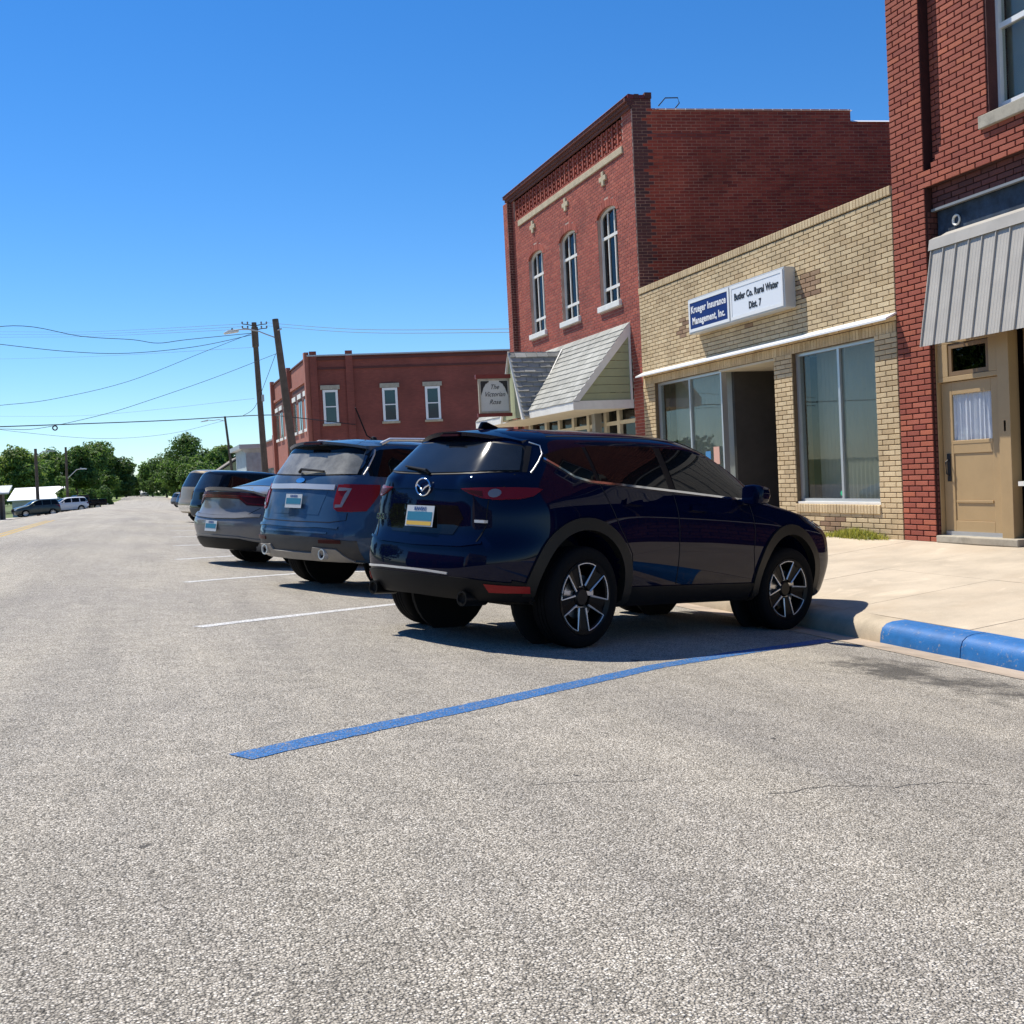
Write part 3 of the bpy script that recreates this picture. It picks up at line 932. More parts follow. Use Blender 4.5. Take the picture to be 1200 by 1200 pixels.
    for i in range(n + 1):
        y = yw0 + (yw1 - yw0) * i / n; x = .142 + .010 * math.sin(i * 1.35) + .006 * math.sin(i * 3.1)
        cv += [(x, y, zw0), (x + .004 * math.sin(i * .7), y, zw1)]
    cf = [(2 * i, 2 * i + 2, 2 * i + 3, 2 * i + 1) for i in range(n)]
    MB().add(cv, cf).build('curtain', M['curtain_white'], door, smooth=60)
    MB().box((0.118, yw0, zw0), (0.121, yw1, zw1)).build('pane', M['pane_clear'], door)
    MB().box((0.099, y1 - .13, z0 + .66), (0.108, y1 - .07, z0 + 1.0)).tube([(0.108, y1 - .1, z0 + .72), (0.06, y1 - .1, z0 + .76), (0.055, y1 - .1, z0 + .90), (0.108, y1 - .1, z0 + .94)], .009, 8).build('door_handle', M['ink'], door)
    MB().box((0.093, y0 + .02, z0 - .005), (0.108, y1 - .02, z0 + .05)).build('kick_strip', M['alu'], door)
    for zz in (0.4, 1.15, 1.65):
        MB().box((0.1, y0 + .0, z0 + zz), (0.1085, y0 + .025, z0 + zz + .1)).build('hinge', M['tan_door'], door)
    MB().box((.06, Yd(10.15), Zd(1.46)), (0.05, Yd(10.12), Zd(1.58))).build('door_bell', M['white'], r)
    # threshold of broken stone
    MB().prism([(-.05, 10.0 - 12, .03), (-.07, 10.6 - 12, .03), (-.04, 11.36 - 12, .03), (.25, 11.36 - 12, .03), (.25, 10.0 - 12, .03)], (0, 0, .085)).build('threshold', M['stone_grey'], r, bevel=.01)
    # shop window right of the door (only its left edge is in view)
    sw = frame_rect('shop_window', 2.7 - 12, 10.03 - 12, .86 - ZB, 3.4 - ZB, .24, .06, .09, M['tan_dark'], r, mullions=[8.2 - 12, 6.4 - 12, 4.6 - 12])
    MB().box((.18, 2.76 - 12, .92 - ZB), (.186, 9.97 - 12, 3.34 - ZB)).build('pane', M['pane_dark'], sw)
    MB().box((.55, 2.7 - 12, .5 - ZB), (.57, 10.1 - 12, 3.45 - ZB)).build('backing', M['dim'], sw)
    MB().box((.04, 2.7 - 12, .835 - ZB), (.30, 10.06 - 12, .885 - ZB)).build('window_sill', M['white'], sw)
    # metal awning
    aw = MB(); n = V((-.40, 0, -1.33)).normalized()
    yt, yb = 11.16 - 12, 11.15 - 12
    top = V((-.10, 0, 3.82 - ZB)); bot = V((-.33, 0, 2.535 - ZB))
    wdt = .215; y = yb; i = 0
    root = MB().prism([(top.x - .015, 11.17 - 12, top.z - .02), (top.x + .22, 11.17 - 12, top.z + .10), (top.x + .22, 11.17 - 12, top.z + .02), (top.x + .02, 11.17 - 12, top.z - .07)], (0, -8.6, 0)).build('awning', M['awning_metal'], r)
    # a flat flashing along the top
    MB().prism([(top.x - .052, 11.18 - 12, top.z - .13), (top.x - .03, 11.18 - 12, top.z - .0), (top.x + .04, 11.18 - 12, top.z + .03), (top.x + .04, 11.18 - 12, top.z + .02), (top.x - .02, 11.18 - 12, top.z - .005), (top.x - .044, 11.18 - 12, top.z - .13)], (0, -8.6, 0)).build('flashing', M['awning_metal'], root)
    outv = V((-1.285, 0, .23)).normalized()
    while y > 2.7 - 12:
        # one ribbed panel: shallow ribs and a tall seam at its left edge
        prof = [(0, 0), (.002, .020), (.014, .020), (.016, 0), (.06, 0), (.067, .0022), (.075, .0022), (.082, 0), (.11, 0), (.117, .0022), (.125, .0022), (.132, 0), (.155, 0), (.162, .0022), (.17, .0022), (.177, 0), (wdt, 0)]
        vs = []; fs = []
        for t, pt in ((0, top), (1, bot)):
            for a, h in prof:
                vs.append(pt + V((0, y - a + (.0 if t else .0) + (.10 if t == 0 and False else 0), 0)) + outv * h)
        k2 = len(prof)
        fs = [(q, q + 1, k2 + q + 1, k2 + q) for q in range(k2 - 1)]
        MB().add(vs, fs).build('awning_panel', M['awning_metal'], root)
        y -= wdt; i += 1
    MB().prism([top + V((.0, 11.155 - 12, -.02)), bot + V((0, 11.155 - 12, 0)), bot + V((.02, 11.155 - 12, 0)), top + V((.10, 11.155 - 12, 0.0))], (0, .012, 0)).build('end_trim', M['white'], root)
    for yy2 in (10.9, 8.7, 6.5, 4.3):
        MB().tube([(top.x + .02, yy2 - 12, top.z - .15), (.12, yy2 - 12, bot.z + .02), (bot.x + .02, yy2 - 12, bot.z + .03)], .015, 6).build('bracket', M['alu_dark'], root)
    return r


red_shop()

# ================================================================== buff brick office
def buff_office():
    Y0, Y1 = 12.0, 19.62
    r = empty('brick_office', (XF, 15.8, ZB))
    tag(r, 'single storey buff brick office with white lit box sign and large windows', 'building')
    oy = 15.8
    W = MB()
    def wb(y0, y1, z0, z1, x0=0.0, x1=.30):
        W.box((x0, min(y0, y1) - oy, z0 - ZB), (x1, max(y0, y1) - oy, z1 - ZB))
    wb(12.002, 19.618, 2.98, 4.60); wb(12.002, 19.618, 2.83, 2.98)
    wb(12.002, 12.47, ZB, 2.83); wb(14.44, 14.94, ZB, 2.83); wb(19.12, 19.618, ZB, 2.83)
    wb(12.47, 14.44, ZB, .60); wb(16.70, 19.12, ZB, .60)
    # roof and body
    wb(12.2, 19.5, 4.15, 4.30, x0=.30, x1=14); wb(12.002, 12.2, ZB, 4.58, x0=.30, x1=14)
    wb(12.2, 19.4, ZB, 4.15, x0=5.0, x1=5.2)
    wall = W.build('wall', M['mortar_brown'], r)
    ch, bl, jt = .0692, .25, .0115
    def spans(z):
        s = [(0.002, 7.615)]
        Yh = lambda a, b: (19.62 - b, 19.62 - a)
        if z < 2.83:
            s = cut(s, [Yh(14.94, 16.70)])
            if z > .60: s = cut(s, [Yh(12.47, 14.44), Yh(16.70, 19.12)])
        if 2.83 < z < 2.99: s = []
        if .465 < z < .60: s = cut(s, [Yh(12.45, 14.47), Yh(16.68, 19.14)])
        return s
    def special(u, z):
        y = 19.62 - u
        h = (math.sin(y * 91.7 + z * 57.3) * 43758.5) % 1
        if ((y - 13.93) / .26) ** 2 + ((z - 3.76) / .22) ** 2 < .7 + .5 * h: return M['brick_brown']
        if ((y - 17.85) / .22) ** 2 + ((z - 3.66) / .2) ** 2 < .7 + .5 * h: return M['brick_brown']
        if 13.2 < y < 13.85 and .24 < z < .42 and h > .25: return M['brick_brown']
        if ((y - 15.6) / .2) ** 2 + ((z - 3.42) / .07) ** 2 < .5 + .5 * h: return M['brick_brown']
        return None
    bk = bricks_from_spans(spans, .142, 4.57, bl, ch, jt, 0, 11)
    lay_bricks(wall, (XF, 19.62, 0), UF, bk, .016, M['brick_yel'], special=special)
    # soldier courses: over the windows, under the sills, parapet cap
    n = int(7.6 / .0705)
    sol = [(.02 + (i + .5) * 7.58 / n, 2.905, 7.58 / n - .010, .135) for i in range(n)]
    lay_bricks(wall, (XF, 19.62, 0), UF, sol, .008, M['brick_yel'], 150, name='soldier_brick')
    sil = [(19.62 - 14.47 + (i + .5) * .0697, .535, .060, .125) for i in range(29)] + [(19.62 - 19.14 + (i + .5) * .0703, .535, .060, .125) for i in range(35)]
    lay_bricks(wall, (XF, 19.62, 0), UF, sil, .035, M['brick_yel'], 70, name='sill_brick')
    n = int(7.6 / .0705)
    cap = [(.012 + (i + .5) * 7.596 / n, 4.642, 7.596 / n - .010, .115) for i in range(n)]
    MB().box((.001, 12.004 - oy, 4.59 - ZB), (.26, 19.616 - oy, 4.685 - ZB)).build('coping', M['stone'], r)
    lay_bricks(wall, (XF, 19.62, 0), UF, cap, .03, M['brick_yel'], 110, name='coping_brick')
    # returns of the entry piers
    for yy2 in (14.94,):
        rb = bricks_from_spans(lambda z: [(0.0, .30)], .142, 2.83, .10, ch, jt, 0, 12)
    # thin white metal hood over the windows
    h = MB(); y0, y1 = 11.99 - oy, 19.60 - oy
    h.prism([(-.012, y0, 3.085 - ZB), (-.18, y0, 3.01 - ZB), (-.18, y0, 2.985 - ZB), (-.012, y0, 3.06 - ZB)], (0, y1 - y0, 0))
    h.build('window_hood', M['white_clean'], r)
    # windows
    for (a, b, mul) in ((12.47, 14.44, 13.40), (16.70, 19.12, 17.88)):
        f = frame_rect('window', a - oy, b - oy, .63 - ZB, 2.83 - ZB, .16, .045, .10, M['alu'], r, mullions=[mul - oy], mw=.05)
        MB().box((.10, a + .045 - oy, .675 - ZB), (.105, mul - .025 - oy, 2.785 - ZB)).build('pane', M['pane'], f)
        MB().box((.10, mul + .025 - oy, .675 - ZB), (.105, b - .045 - oy, 2.785 - ZB)).build('pane', M['pane'], f)
        MB().box((.0, a - .01 - oy, .600 - ZB), (.16, b + .01 - oy, .632 - ZB)).build('sill', M['white'], f)
        # blind: gently waved
        cv = []; n = 60
        for i in range(n + 1):
            y = a + (b - a) * i / n - oy; x = .42 + .010 * math.sin(i * 2.1)
            cv += [(x, y, .62 - ZB), (x, y, 2.84 - ZB)]
        MB().add(cv, [(2 * i, 2 * i + 2, 2 * i + 3, 2 * i + 1) for i in range(n)]).build('blind', M['curtain'], f, smooth=50)
        MB().box((.16, a - oy, .58 - ZB), (.42, b - oy, .60 - ZB)).build('inner_sill', M['dim'], f)
    # notices behind the glass by the entry
    MB().box((.092, 16.93 - oy, 1.25 - ZB), (.098, 17.13 - oy, 1.55 - ZB)).build('paper_notice', plain('pink_notice', (.62, .36, .28), .8), r)
    MB().box((.092, 17.24 - oy, 1.32 - ZB), (.098, 17.42 - oy, 1.48 - ZB)).build('blue_sticker', plain('blue_notice', (.05, .22, .45), .8), r)
    MB().lathe([(.0, -.003), (.035, -.003), (.035, 0)], 14, 'x', (.092, 13.46 - oy, .75 - ZB)).build('green_sticker', plain('green_notice', (.04, .45, .22), .7), r)
    # recessed entry
    e = MB()
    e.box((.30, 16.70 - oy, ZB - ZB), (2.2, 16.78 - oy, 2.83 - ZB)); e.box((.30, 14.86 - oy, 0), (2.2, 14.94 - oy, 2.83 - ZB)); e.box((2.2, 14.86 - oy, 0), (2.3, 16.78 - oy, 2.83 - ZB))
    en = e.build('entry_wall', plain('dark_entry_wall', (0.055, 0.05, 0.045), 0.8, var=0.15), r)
    MB().box((.02, 14.94 - oy, 2.80 - ZB), (2.2, 16.70 - oy, 2.85 - ZB)).build('entry_ceiling', M['cream'], en)
    MB().box((.0, 14.945 - oy, 0), (2.2, 16.695 - oy, .045)).build('entry_floor', M['gutter'], en)
    d = MB(); d.box((2.14, 15.1 - oy, .05), (2.19, 15.2 - oy, 2.2)); d.box((2.14, 16.1 - oy, .05), (2.19, 16.2 - oy, 2.2)); d.box((2.14, 15.2 - oy, 2.1), (2.19, 16.1 - oy, 2.2)); d.box((2.14, 15.2 - oy, .05), (2.19, 16.1 - oy, .2))
    dd = d.build('entry_door', M['alu_dark'], r)
    MB().box((2.16, 15.2 - oy, .2), (2.165, 16.1 - oy, 2.1)).build('pane', M['car_glass'], dd)
    MB().tube([(2.14, 16.0 - oy, .85), (2.08, 16.0 - oy, .88), (2.08, 16.0 - oy, 1.12), (2.14, 16.0 - oy, 1.15)], .012, 8).build('handle', M['alu'], dd)
    MB().lathe([(.0, -.10), (.05, -.10), (.075, -.05), (.08, 0)], 16, 'z', (1.0, 16.3 - oy, 2.80 - ZB)).build('ceiling_lamp', M['white'], en, smooth=40)
    return r


buff_office()

# box sign on the buff office
def box_sign():
    y0, y1, z0, z1 = 14.25, 17.27, 3.50, 4.10
    r = empty('box_sign', (XF, 15.76, 3.5))
    tag(r, 'long box sign with blue and white panels on the buff brick office', 'sign')
    oy, oz = 15.76, 3.5
    MB().box((-.205, y0 - oy, 0), (-.014, y1 - oy, .60)).build('cabinet', M['sign_grey'], r, bevel=.012)
    xs = -.205
    ym = 15.84
    b = MB()
    for a, c in ((y0 + .03, ym - .02), (ym + .02, y1 - .03)):
        b.box((xs - .012, a - oy, .03), (xs - .001, a + .05 - oy, .57)); b.box((xs - .012, c - .05 - oy, .03), (xs - .001, c - oy, .57))
        b.box((xs - .012, a + .05 - oy, .52), (xs - .001, c - .05 - oy, .57)); b.box((xs - .012, a + .05 - oy, .03), (xs - .001, c - .05 - oy, .08))
    b.build('panel_frame', M['white_clean'], r)
    p1 = MB().box((xs - .007, y0 + .082 - oy, .082), (xs - .001, ym - .072 - oy, .518)).build('white_panel', M['sign_white'], r)
    p2 = MB().box((xs - .007, ym + .072 - oy, .082), (xs - .001, y1 - .082 - oy, .518)).build('blue_panel', M['sign_blue'], r)
    rt, up = (0, -1, 0), (0, 0, 1)
    c1 = (y0 + ym) / 2 - oy; c2 = (ym + y1) / 2 - oy
    text_mesh('lettering', 'Butler Co. Rural Water', .150, M['ink'], p1, facing((xs - .010, c1, .375), rt, up), sx=.84, bold=.0042, gap=1.06)
    text_mesh('lettering', 'Dist. 7', .150, M['ink'], p1, facing((xs - .010, c1 + .03, .185), rt, up), sx=.84, bold=.0042, gap=1.06)
    text_mesh('lettering', 'Krueger Insurance', .162, M['print_white'], p2, facing((xs - .010, c2, .395), rt, up), sx=.92, bold=.0048, gap=1.07)
    text_mesh('lettering', 'Management, Inc.', .162, M['print_white'], p2, facing((xs - .010, c2, .20), rt, up), sx=.92, bold=.0048, gap=1.07)


box_sign()
# ================================================================== two storey old brick shop with arched windows
SK = rad(8.9)
US = V((math.cos(SK), -math.sin(SK), 0))         # its side wall is not square to the street


def old_shop():
    Y0, Y1 = 19.62, 27.22
    oy = 23.4
    r = empty('brick_shop', (XF, oy, ZB))
    tag(r, 'two storey old red brick shop with arched windows and shingled awning', 'building')
    WIN = [(25.32, .50), (23.20, .51), (21.00, .49)]
    ZS, ZSP, ZT = 4.64, 6.44, 6.60
    ztop = 8.30
    W = MB()
    def wb(y0, y1, z0, z1, x0=0.0, x1=.33, mi=0):
        W.box((x0, min(y0, y1) - oy, z0 - ZB), (x1, max(y0, y1) - oy, z1 - ZB), mi)
    wb(Y0, Y0 + .46, ZB, ztop)
    wb(26.75, Y1, ZB, ztop)
    wb(Y0 + .46, 26.75, 3.4, ZS)
    wb(Y0 + .46, 26.75, 6.62, 7.62)
    wb(Y0 + .46, 26.75, 7.62, 8.14, x0=.07)
    wb(Y0 + .46, 26.75, 8.14, ztop)
    edges = [26.75] + [e for c, h in WIN for e in (c + h, c - h)] + [Y0 + .46]
    for i in range(0, len(edges), 2): wb(edges[i], edges[i + 1], ZS, 6.62)
    for c, h in WIN:                                  # fill above the arches
        for k in range(12):
            a = -1 + 2 * k / 12; b = -1 + 2 * (k + 1) / 12; m = max(abs(a), abs(b)) * .999
            z = ZSP + (ZT - ZSP) * math.sqrt(max(0, 1 - min(abs(a), abs(b)) ** 2))
            wb(c + a * h, c + b * h, z, 6.62, x0=.0)
    wall = W.build('wall', M['mortar_pale'], r)
    ch, bl, jt = .0640, .205, .0100
    def hw(z):
        if z < ZSP: return 1.0
        if z > ZT: return 0
        return math.sqrt(1 - ((z - ZSP) / (ZT - ZSP)) ** 2)
    def spans(z):
        s = [(0.0, 7.60)]
        u = lambda y: 27.22 - y
        if z < 3.4: s = [(0, .45), (7.14, 7.60)]
        if ZS - .12 < z < ZT + .17:
            # leave room for window, brick arch ring and sill
            for c, h in WIN:
                if z < ZS: s = cut(s, [(u(c) - h - .06, u(c) + h + .06)])
                else:
                    k = hw(z)
                    if z < ZSP: s = cut(s, [(u(c) - h, u(c) + h)])
                    else:
                        zz = (z - ZSP) / (ZT + .17 - ZSP)
                        if zz < 1: s = cut(s, [(u(c) - (h + .06) * math.sqrt(1 - zz * zz) , u(c) + (h + .06) * math.sqrt(1 - zz * zz))])
        if 7.62 < z < 8.14: s = [(0, .46), (7.14, 7.60)]
        if 7.42 < z < 7.58: s = cut(s, [(u(26.42), u(20.06))])
        return s
    bk = bricks_from_spans(spans, .14, 8.29, bl, ch, jt, 0, 21)
    lay_bricks(wall, (XF, 27.22, 0), UF, bk, .006, M['brick_b2'], 300)
    MB().box((-.13, 26.90 - oy, 0), (-.001, 27.215 - oy, 8.14 - ZB)).build('pilaster', M['mortar_pale'], r)
    pb = bricks_from_spans(lambda z: [(0.005, .315)], .14, 8.13, .155, ch, jt, 0, 22)
    lay_bricks(wall, (XF - .13, 27.22, 0), UF, pb, .006, M['brick_b2'], 40)
    pb = bricks_from_spans(lambda z: [(0.0, .13)], 2.2, 8.13, .13, ch, jt, 0, 23)
    lay_bricks(wall, (XF - .13, 26.90, 0), V((1, 0, 0)), pb, .006, M['brick_dark'], 10)
    # corbelled panel: rows of little vertical teeth
    teeth = []
    n = 50
    for i in range(n):
        u = .50 + (i + .5) * (7.10 - .50) / n
        if i % 2 == 0: teeth.append((u, 7.88, .062, .50))
        else:
            for k in range(5): teeth.append((u, 7.66 + k * .105, .075, .05))
    lay_bricks(wall, (XF + .07, 27.22, 0), UF, teeth, .065, M['brick_b2'], 120, name='corbel_brick')
    # arch rings of radial bricks
    for c, h in WIN:
        b = MB()
        for k in range(13):
            a0 = math.pi * (k + .06) / 13; a1 = math.pi * (k + .94) / 13
            pts = []
            for rr, aa in ((0, a0), (0, a1), (.15, a1), (.15, a0)):
                yy2 = c - (h + rr * .75) * math.cos(aa); zz = ZSP + (ZT - ZSP + rr) * math.sin(aa)
                pts.append((-.014, yy2 - oy, zz - ZB))
            b.prism(pts, (.05, 0, 0))
        b.build('window_arch', M['brick_b2'], r)
    # stone band, cross ornaments
    MB().box((-.035, 20.06 - oy, 7.43 - ZB), (.05, 26.42 - oy, 7.57 - ZB)).build('stone_band', M['stone'], r, bevel=.01)
    for y in (25.38, 23.2, 21.06):
        b = MB(); c = 7.03 + .2
        pts = [(-.06, -.17), (.06, -.17), (.06, -.06), (.17, -.06), (.17, .06), (.06, .06), (.06, .17), (-.06, .17), (-.06, .06), (-.17, .06), (-.17, -.06), (-.06, -.06)]
        b.prism([(-.045, y + p - oy, 7.19 + q * .85 - ZB) for p, q in pts], (.05, 0, 0)).build('stone_cross', M['stone'], r, bevel=.012)
    # arched windows
    for c, h in WIN:
        f = MB(); ww = .045
        zs_, zp = ZS, ZSP
        # side stiles
        for s in (-1, 1):
            f.box((.07, c + s * h - (ww if s > 0 else 0) - oy, zs_ - ZB), (.15, c + s * h + (ww if s < 0 else 0) - oy, zp - ZB))
        f.box((.07, c - h - oy, zs_ - ZB), (.15, c + h - oy, zs_ + .05 - ZB))
        N = 14
        for k in range(N):
            a0 = math.pi * k / N; a1 = math.pi * (k + 1) / N
            q = []
            for rr, aa in ((0, a0), (0, a1), (ww, a1), (ww, a0)):
                q.append((.07, c - (h - rr) * math.cos(aa) - oy, ZSP + (ZT - ZSP - rr) * math.sin(aa) - ZB))
            f.prism(q, (.08, 0, 0))
        for m in (-h / 3, h / 3): f.box((.085, c + m - .018 - oy, zs_ + .05 - ZB), (.14, c + m + .018 - oy, 6.53 - ZB))
        for z in (6.03, 4.98): f.box((.08, c - h + ww - oy, z - .03 - ZB), (.145, c + h - ww - oy, z + .03 - ZB))
        w = f.build('window', M['white'], r)
        pts = [(c - h, zs_), (c + h, zs_)] + [(c + h * math.cos(math.pi * k / 12), ZSP + (ZT - ZSP) * math.sin(math.pi * k / 12)) for k in range(13)]
        MB().prism([(.11, y - oy, z - ZB) for y, z in pts], (.004, 0, 0)).build('pane', M['pane_dark'], w)
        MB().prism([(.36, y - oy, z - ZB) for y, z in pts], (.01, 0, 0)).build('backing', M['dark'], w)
        MB().box((-.07, c - h - .07 - oy, ZS - .12 - ZB), (.15, c + h + .07 - oy, ZS - ZB)).build('window_sill', M['white'], w, bevel=.01)
    # cornice: stepped courses and capping tiles
    b = MB()
    for i, (x, z0, z1) in enumerate(((-.04, 8.14, 8.205), (-.08, 8.208, 8.27), (-.13, 8.273, 8.34))):
        b.box((x, Y0 + .03 * 0 - .004 * i - oy, z0 - ZB), (.3, Y1 - oy, z1 - ZB))
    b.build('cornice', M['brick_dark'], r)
    for i in range(26):
        y = Y1 - .29 * (i + 1)
        MB().prism([(-.15, y + .005 - oy, 8.343 - ZB), (-.02, y + .005 - oy, 8.45 - ZB), (.30, y + .005 - oy, 8.43 - ZB), (.30, y + .005 - oy, 8.343 - ZB)], (0, .28, 0)).build('capping_tile', M['maroon'] if i % 4 else M['brick_dark'], r)
    # side wall (in shade), bricks above the neighbour's roof
    sw = MB()
    O = V((XF, Y0, 0)); nrm = V((-math.sin(SK), -math.cos(SK), 0))
    def sbox(u0, u1, z0, z1, off, mat, name, par, th=.3):
        a = O + US * u0 + nrm * off; bq = O + US * u1 + nrm * off; t = -nrm * th
        P = [a, bq, bq + t, a + t]
        P = [V((p.x - XF, p.y - oy, z0 - ZB)) for p in P]
        return MB().prism(P, (0, 0, z1 - z0)).build(name, mat, par)
    s1 = sbox(.0, 14, ZB, 7.90, -.002, M['mortar_side'], 'side_wall', r)
    sbox(.0, 4.50, 7.90, 8.12, -.002, M['mortar_side'], 'parapet', s1)
    sbox(.012, .40, 8.12, 8.335, -.002, M['mortar_side'], 'corner_pier', s1)
    def sspan(z):
        if z > 8.13: return [(.012, .40)]
        if z > 7.92: return [(.012, 4.5)]
        return [(.012, 7.6)]
    chs = .0608
    bs = bricks_from_spans(sspan, 3.9, 8.335, .198, chs, .0095, 0, 31)
    lay_bricks(s1, O, US, bs, .005, M['brick_b2s'], 300, special=lambda u, z: M['brick_dark'] if u < .33 + .05 * math.sin(z * 90) else None)
    for u0, u1, z in ((.42, 4.53, 8.122), (4.535, 14, 7.902)):
        a = O + US * u0 + nrm * .03; b = O + US * .0
        pr = [a, a + nrm * -.16 + V((0, 0, .075)), a + nrm * -.36 + V((0, 0, .06)), a + nrm * -.36, a + nrm * -.1]
        MB().prism([V((p.x - XF, p.y - oy, p.z + z - ZB)) for p in pr], US * (u1 - u0)).build('flashing', M['white_clean'], s1)
    rc = random.Random(4)
    for i, (u0, u1) in enumerate(((-.06, .06), (.065, .16), (.165, .27), (.275, .41))):
        sbox(u0, u1, 8.337, 8.40 + rc.uniform(.0, .055), .012 + rc.uniform(0, .012), M['brick_dark'] if i % 2 else M['maroon'], 'cap_brick', s1, th=.34)
    # bent lightning rod behind the pier
    q = O + US * .55; base = V((q.x - XF, q.y - oy, 8.20 - ZB))
    MB().tube([base, base + V((.15, 0, .16)), base + V((.42, 0, .18)), base + V((.45, 0, .08)), base + V((.36, 0, -.02))], .012, 6).build('bent_rod', M['wire'], r)
    # back of the roof so the shell is closed
    MB().prism([(.3, Y0 - oy - .05, 7.6 - ZB), (13, Y0 - 2.0 - oy, 7.6 - ZB), (13, Y1 - oy, 7.6 - ZB), (.3, Y1 - oy, 7.6 - ZB)], (0, 0, .1)).build('roof', M['dim'], r)
    MB().box((.0, Y1 - .3 - oy, 0), (13, Y1 - oy - .001, 7.9 - ZB)).build('side_wall', M['brick_b2'], r)
    # ground floor shop front under the awning
    f = MB()
    f.box((.14, 20.1 - oy, ZB - ZB), (.22, 26.75 - oy, .75)); f.box((.10, 20.1 - oy, 2.75), (.22, 26.75 - oy, 3.3))
    for y in (20.12, 21.05, 21.75, 22.7, 23.6, 24.5, 25.4, 26.6): f.box((.10, y - oy, 0), (.22, y + .14 - oy, 2.76))
    f.box((.11, 20.1 - oy, 2.05), (.21, 26.7 - oy, 2.13))
    sf = f.build('shop_front', M['cream'], r)
    MB().box((.17, 20.2 - oy, .75), (.176, 26.7 - oy, 2.75)).build('pane', M['pane_dark'], sf)
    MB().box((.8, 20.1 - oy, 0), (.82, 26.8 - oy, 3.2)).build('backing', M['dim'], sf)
    MB().box((-.10, 21.88 - oy, 0), (.05, 22.06 - oy, 2.5)).build('post', M['alu_dark'], r)

    # ---- shingled awning
    aw = empty('awning', (0, 0, 0), r)
    zr, xe, ze = 4.12, -1.26, 2.60
    ya, yb = 20.10, 26.75
    slope = V((xe, 0, ze - zr)); sl_len = slope.length; sd = slope.normalized(); sn = V((-(zr - ze), 0, -xe)).normalized()
    if sn.z < 0: sn = -sn
    top = V((-.02, 0, zr - ZB))
    deck = MB().prism([top + V((0, ya + .02 - oy, 0)), top + slope + V((0, ya + .02 - oy, 0)), top + slope + V((0, yb - oy, 0)), top + V((0, yb - oy, 0))], sn * -.03).build('roof_deck', M['cream'], aw)
    rows = 13; rh = sl_len / rows
    YG0, YG1, YA = 22.72, 24.28, 23.5           # cross gable
    gz = 3.95
    def gab_y(z):                                # half width of the cross gable at height z
        return (gz - z) / (gz - 2.50) * .80
    rr = random.Random(3)
    for i in range(rows):
        p0 = top + sd * (rh * i); z = p0.z + ZB + sd.z * rh * .5
        y = ya + (0.0 if i % 2 else -.17)
        while y < yb:
            a = max(y, ya); b = min(y + .335, yb); y += .34
            if b - a < .03: continue
            if z < gz:
                g = gab_y(z)
                if a > YA - g - .02 and b < YA + g + .02: continue
                if a < YA - g < b: b = YA - g
                if b > YA + g > a: a = YA + g
                if b - a < .03: continue
            j = rr.uniform(-.004, .004)
            q0 = p0 + sd * -.02; q1 = p0 + sd * (rh + .012 + j)
            lo, hi = .006, .020 + rr.uniform(0, .004)
            vs = [q0 + V((0, a + .003 - oy, 0)) + sn * .004, q0 + V((0, b - .003 - oy, 0)) + sn * .004, q1 + V((0, b - .003 - oy, 0)) + sn * hi, q1 + V((0, a + .003 - oy, 0)) + sn * hi,
                  q1 + V((0, b - .003 - oy, 0)) + sn * lo, q1 + V((0, a + .003 - oy, 0)) + sn * lo]
            MB().add(vs, [(0, 1, 2, 3), (3, 2, 4, 5), (0, 3, 5), (1, 4, 2)]).build('shingle', M['shingle_w'], deck)
    # gable end facing us: boards, frame
    P_top = V((0, ya - oy, zr - ZB)); P_out = V((xe - .02, ya - oy, ze - .02 - ZB)); P_low = V((0, ya - oy, 2.46 - ZB)); P_ol = V((xe - .02, ya - oy, 2.44 - ZB))
    def tri_x(z): return xe * (zr - z) / (zr - ze)
    nb = 9; z0 = 2.60; hgt = (zr - .10 - z0) / nb
    for i in range(nb):
        za, zb_ = z0 + i * hgt + .004, z0 + (i + 1) * hgt - .004
        xa, xb = tri_x(za) + .12, tri_x(zb_) + .12
        if xa > -.03: continue
        MB().prism([(xa, ya + .03 - oy, za - ZB), (-.01, ya + .03 - oy, za - ZB), (-.01, ya + .03 - oy, zb_ - ZB), (min(xb, -.011), ya + .03 - oy, zb_ - ZB)], (0, .02, 0)).build('siding_board', M['olive'], aw)
    MB().box((xe + .05, ya + .052 - oy, 2.5 - ZB), (0, ya + .06 - oy, 2.58 - ZB)).build('siding_backing', M['olive'], aw)
    b = MB()
    b.prism([P_top + V((0, 0, .03)), P_top + V((0, 0, -.20)), V((xe + .10, ya - oy, ze - ZB)), P_out + V((-.02, 0, 0.02))], (0, .03, 0))
    b.prism([V((0, ya - oy, 2.44 - ZB)), V((xe - .02, ya - oy, 2.44 - ZB)), V((xe - .02, ya - oy, 2.61 - ZB)), V((0, ya - oy, 2.61 - ZB))], (0, .028, 0))
    b.prism([V((-.055, ya - .002 - oy, 2.6 - ZB)), V((-.012, ya - .002 - oy, 2.6 - ZB)), V((-.012, ya - .002 - oy, 4.0 - ZB)), V((-.055, ya - .002 - oy, 4.0 - ZB))], (0, .02, 0))
    b.build('gable_trim', M['white'], aw)
    MB().box((xe - .03, ya - .001 - oy, 2.44 - ZB), (xe + .02, YG0 - oy, 2.60 - ZB)).build('fascia', M['white'], aw)
    MB().box((xe - .03, YG1 - oy, 2.44 - ZB), (xe + .02, yb - oy, 2.60 - ZB)).build('fascia', M['white'], aw)
    MB().box((xe + .02, ya + .03 - oy, 2.45 - ZB), (0, yb - oy, 2.48 - ZB)).build('soffit', M['cream'], aw)
    # cross gable roof: grey weathered shingles on the side towards us
    xo = -1.42
    def gp(x, t, side): return V((x, YA + side * .80 * t - oy, gz + (2.48 - gz) * t - ZB))
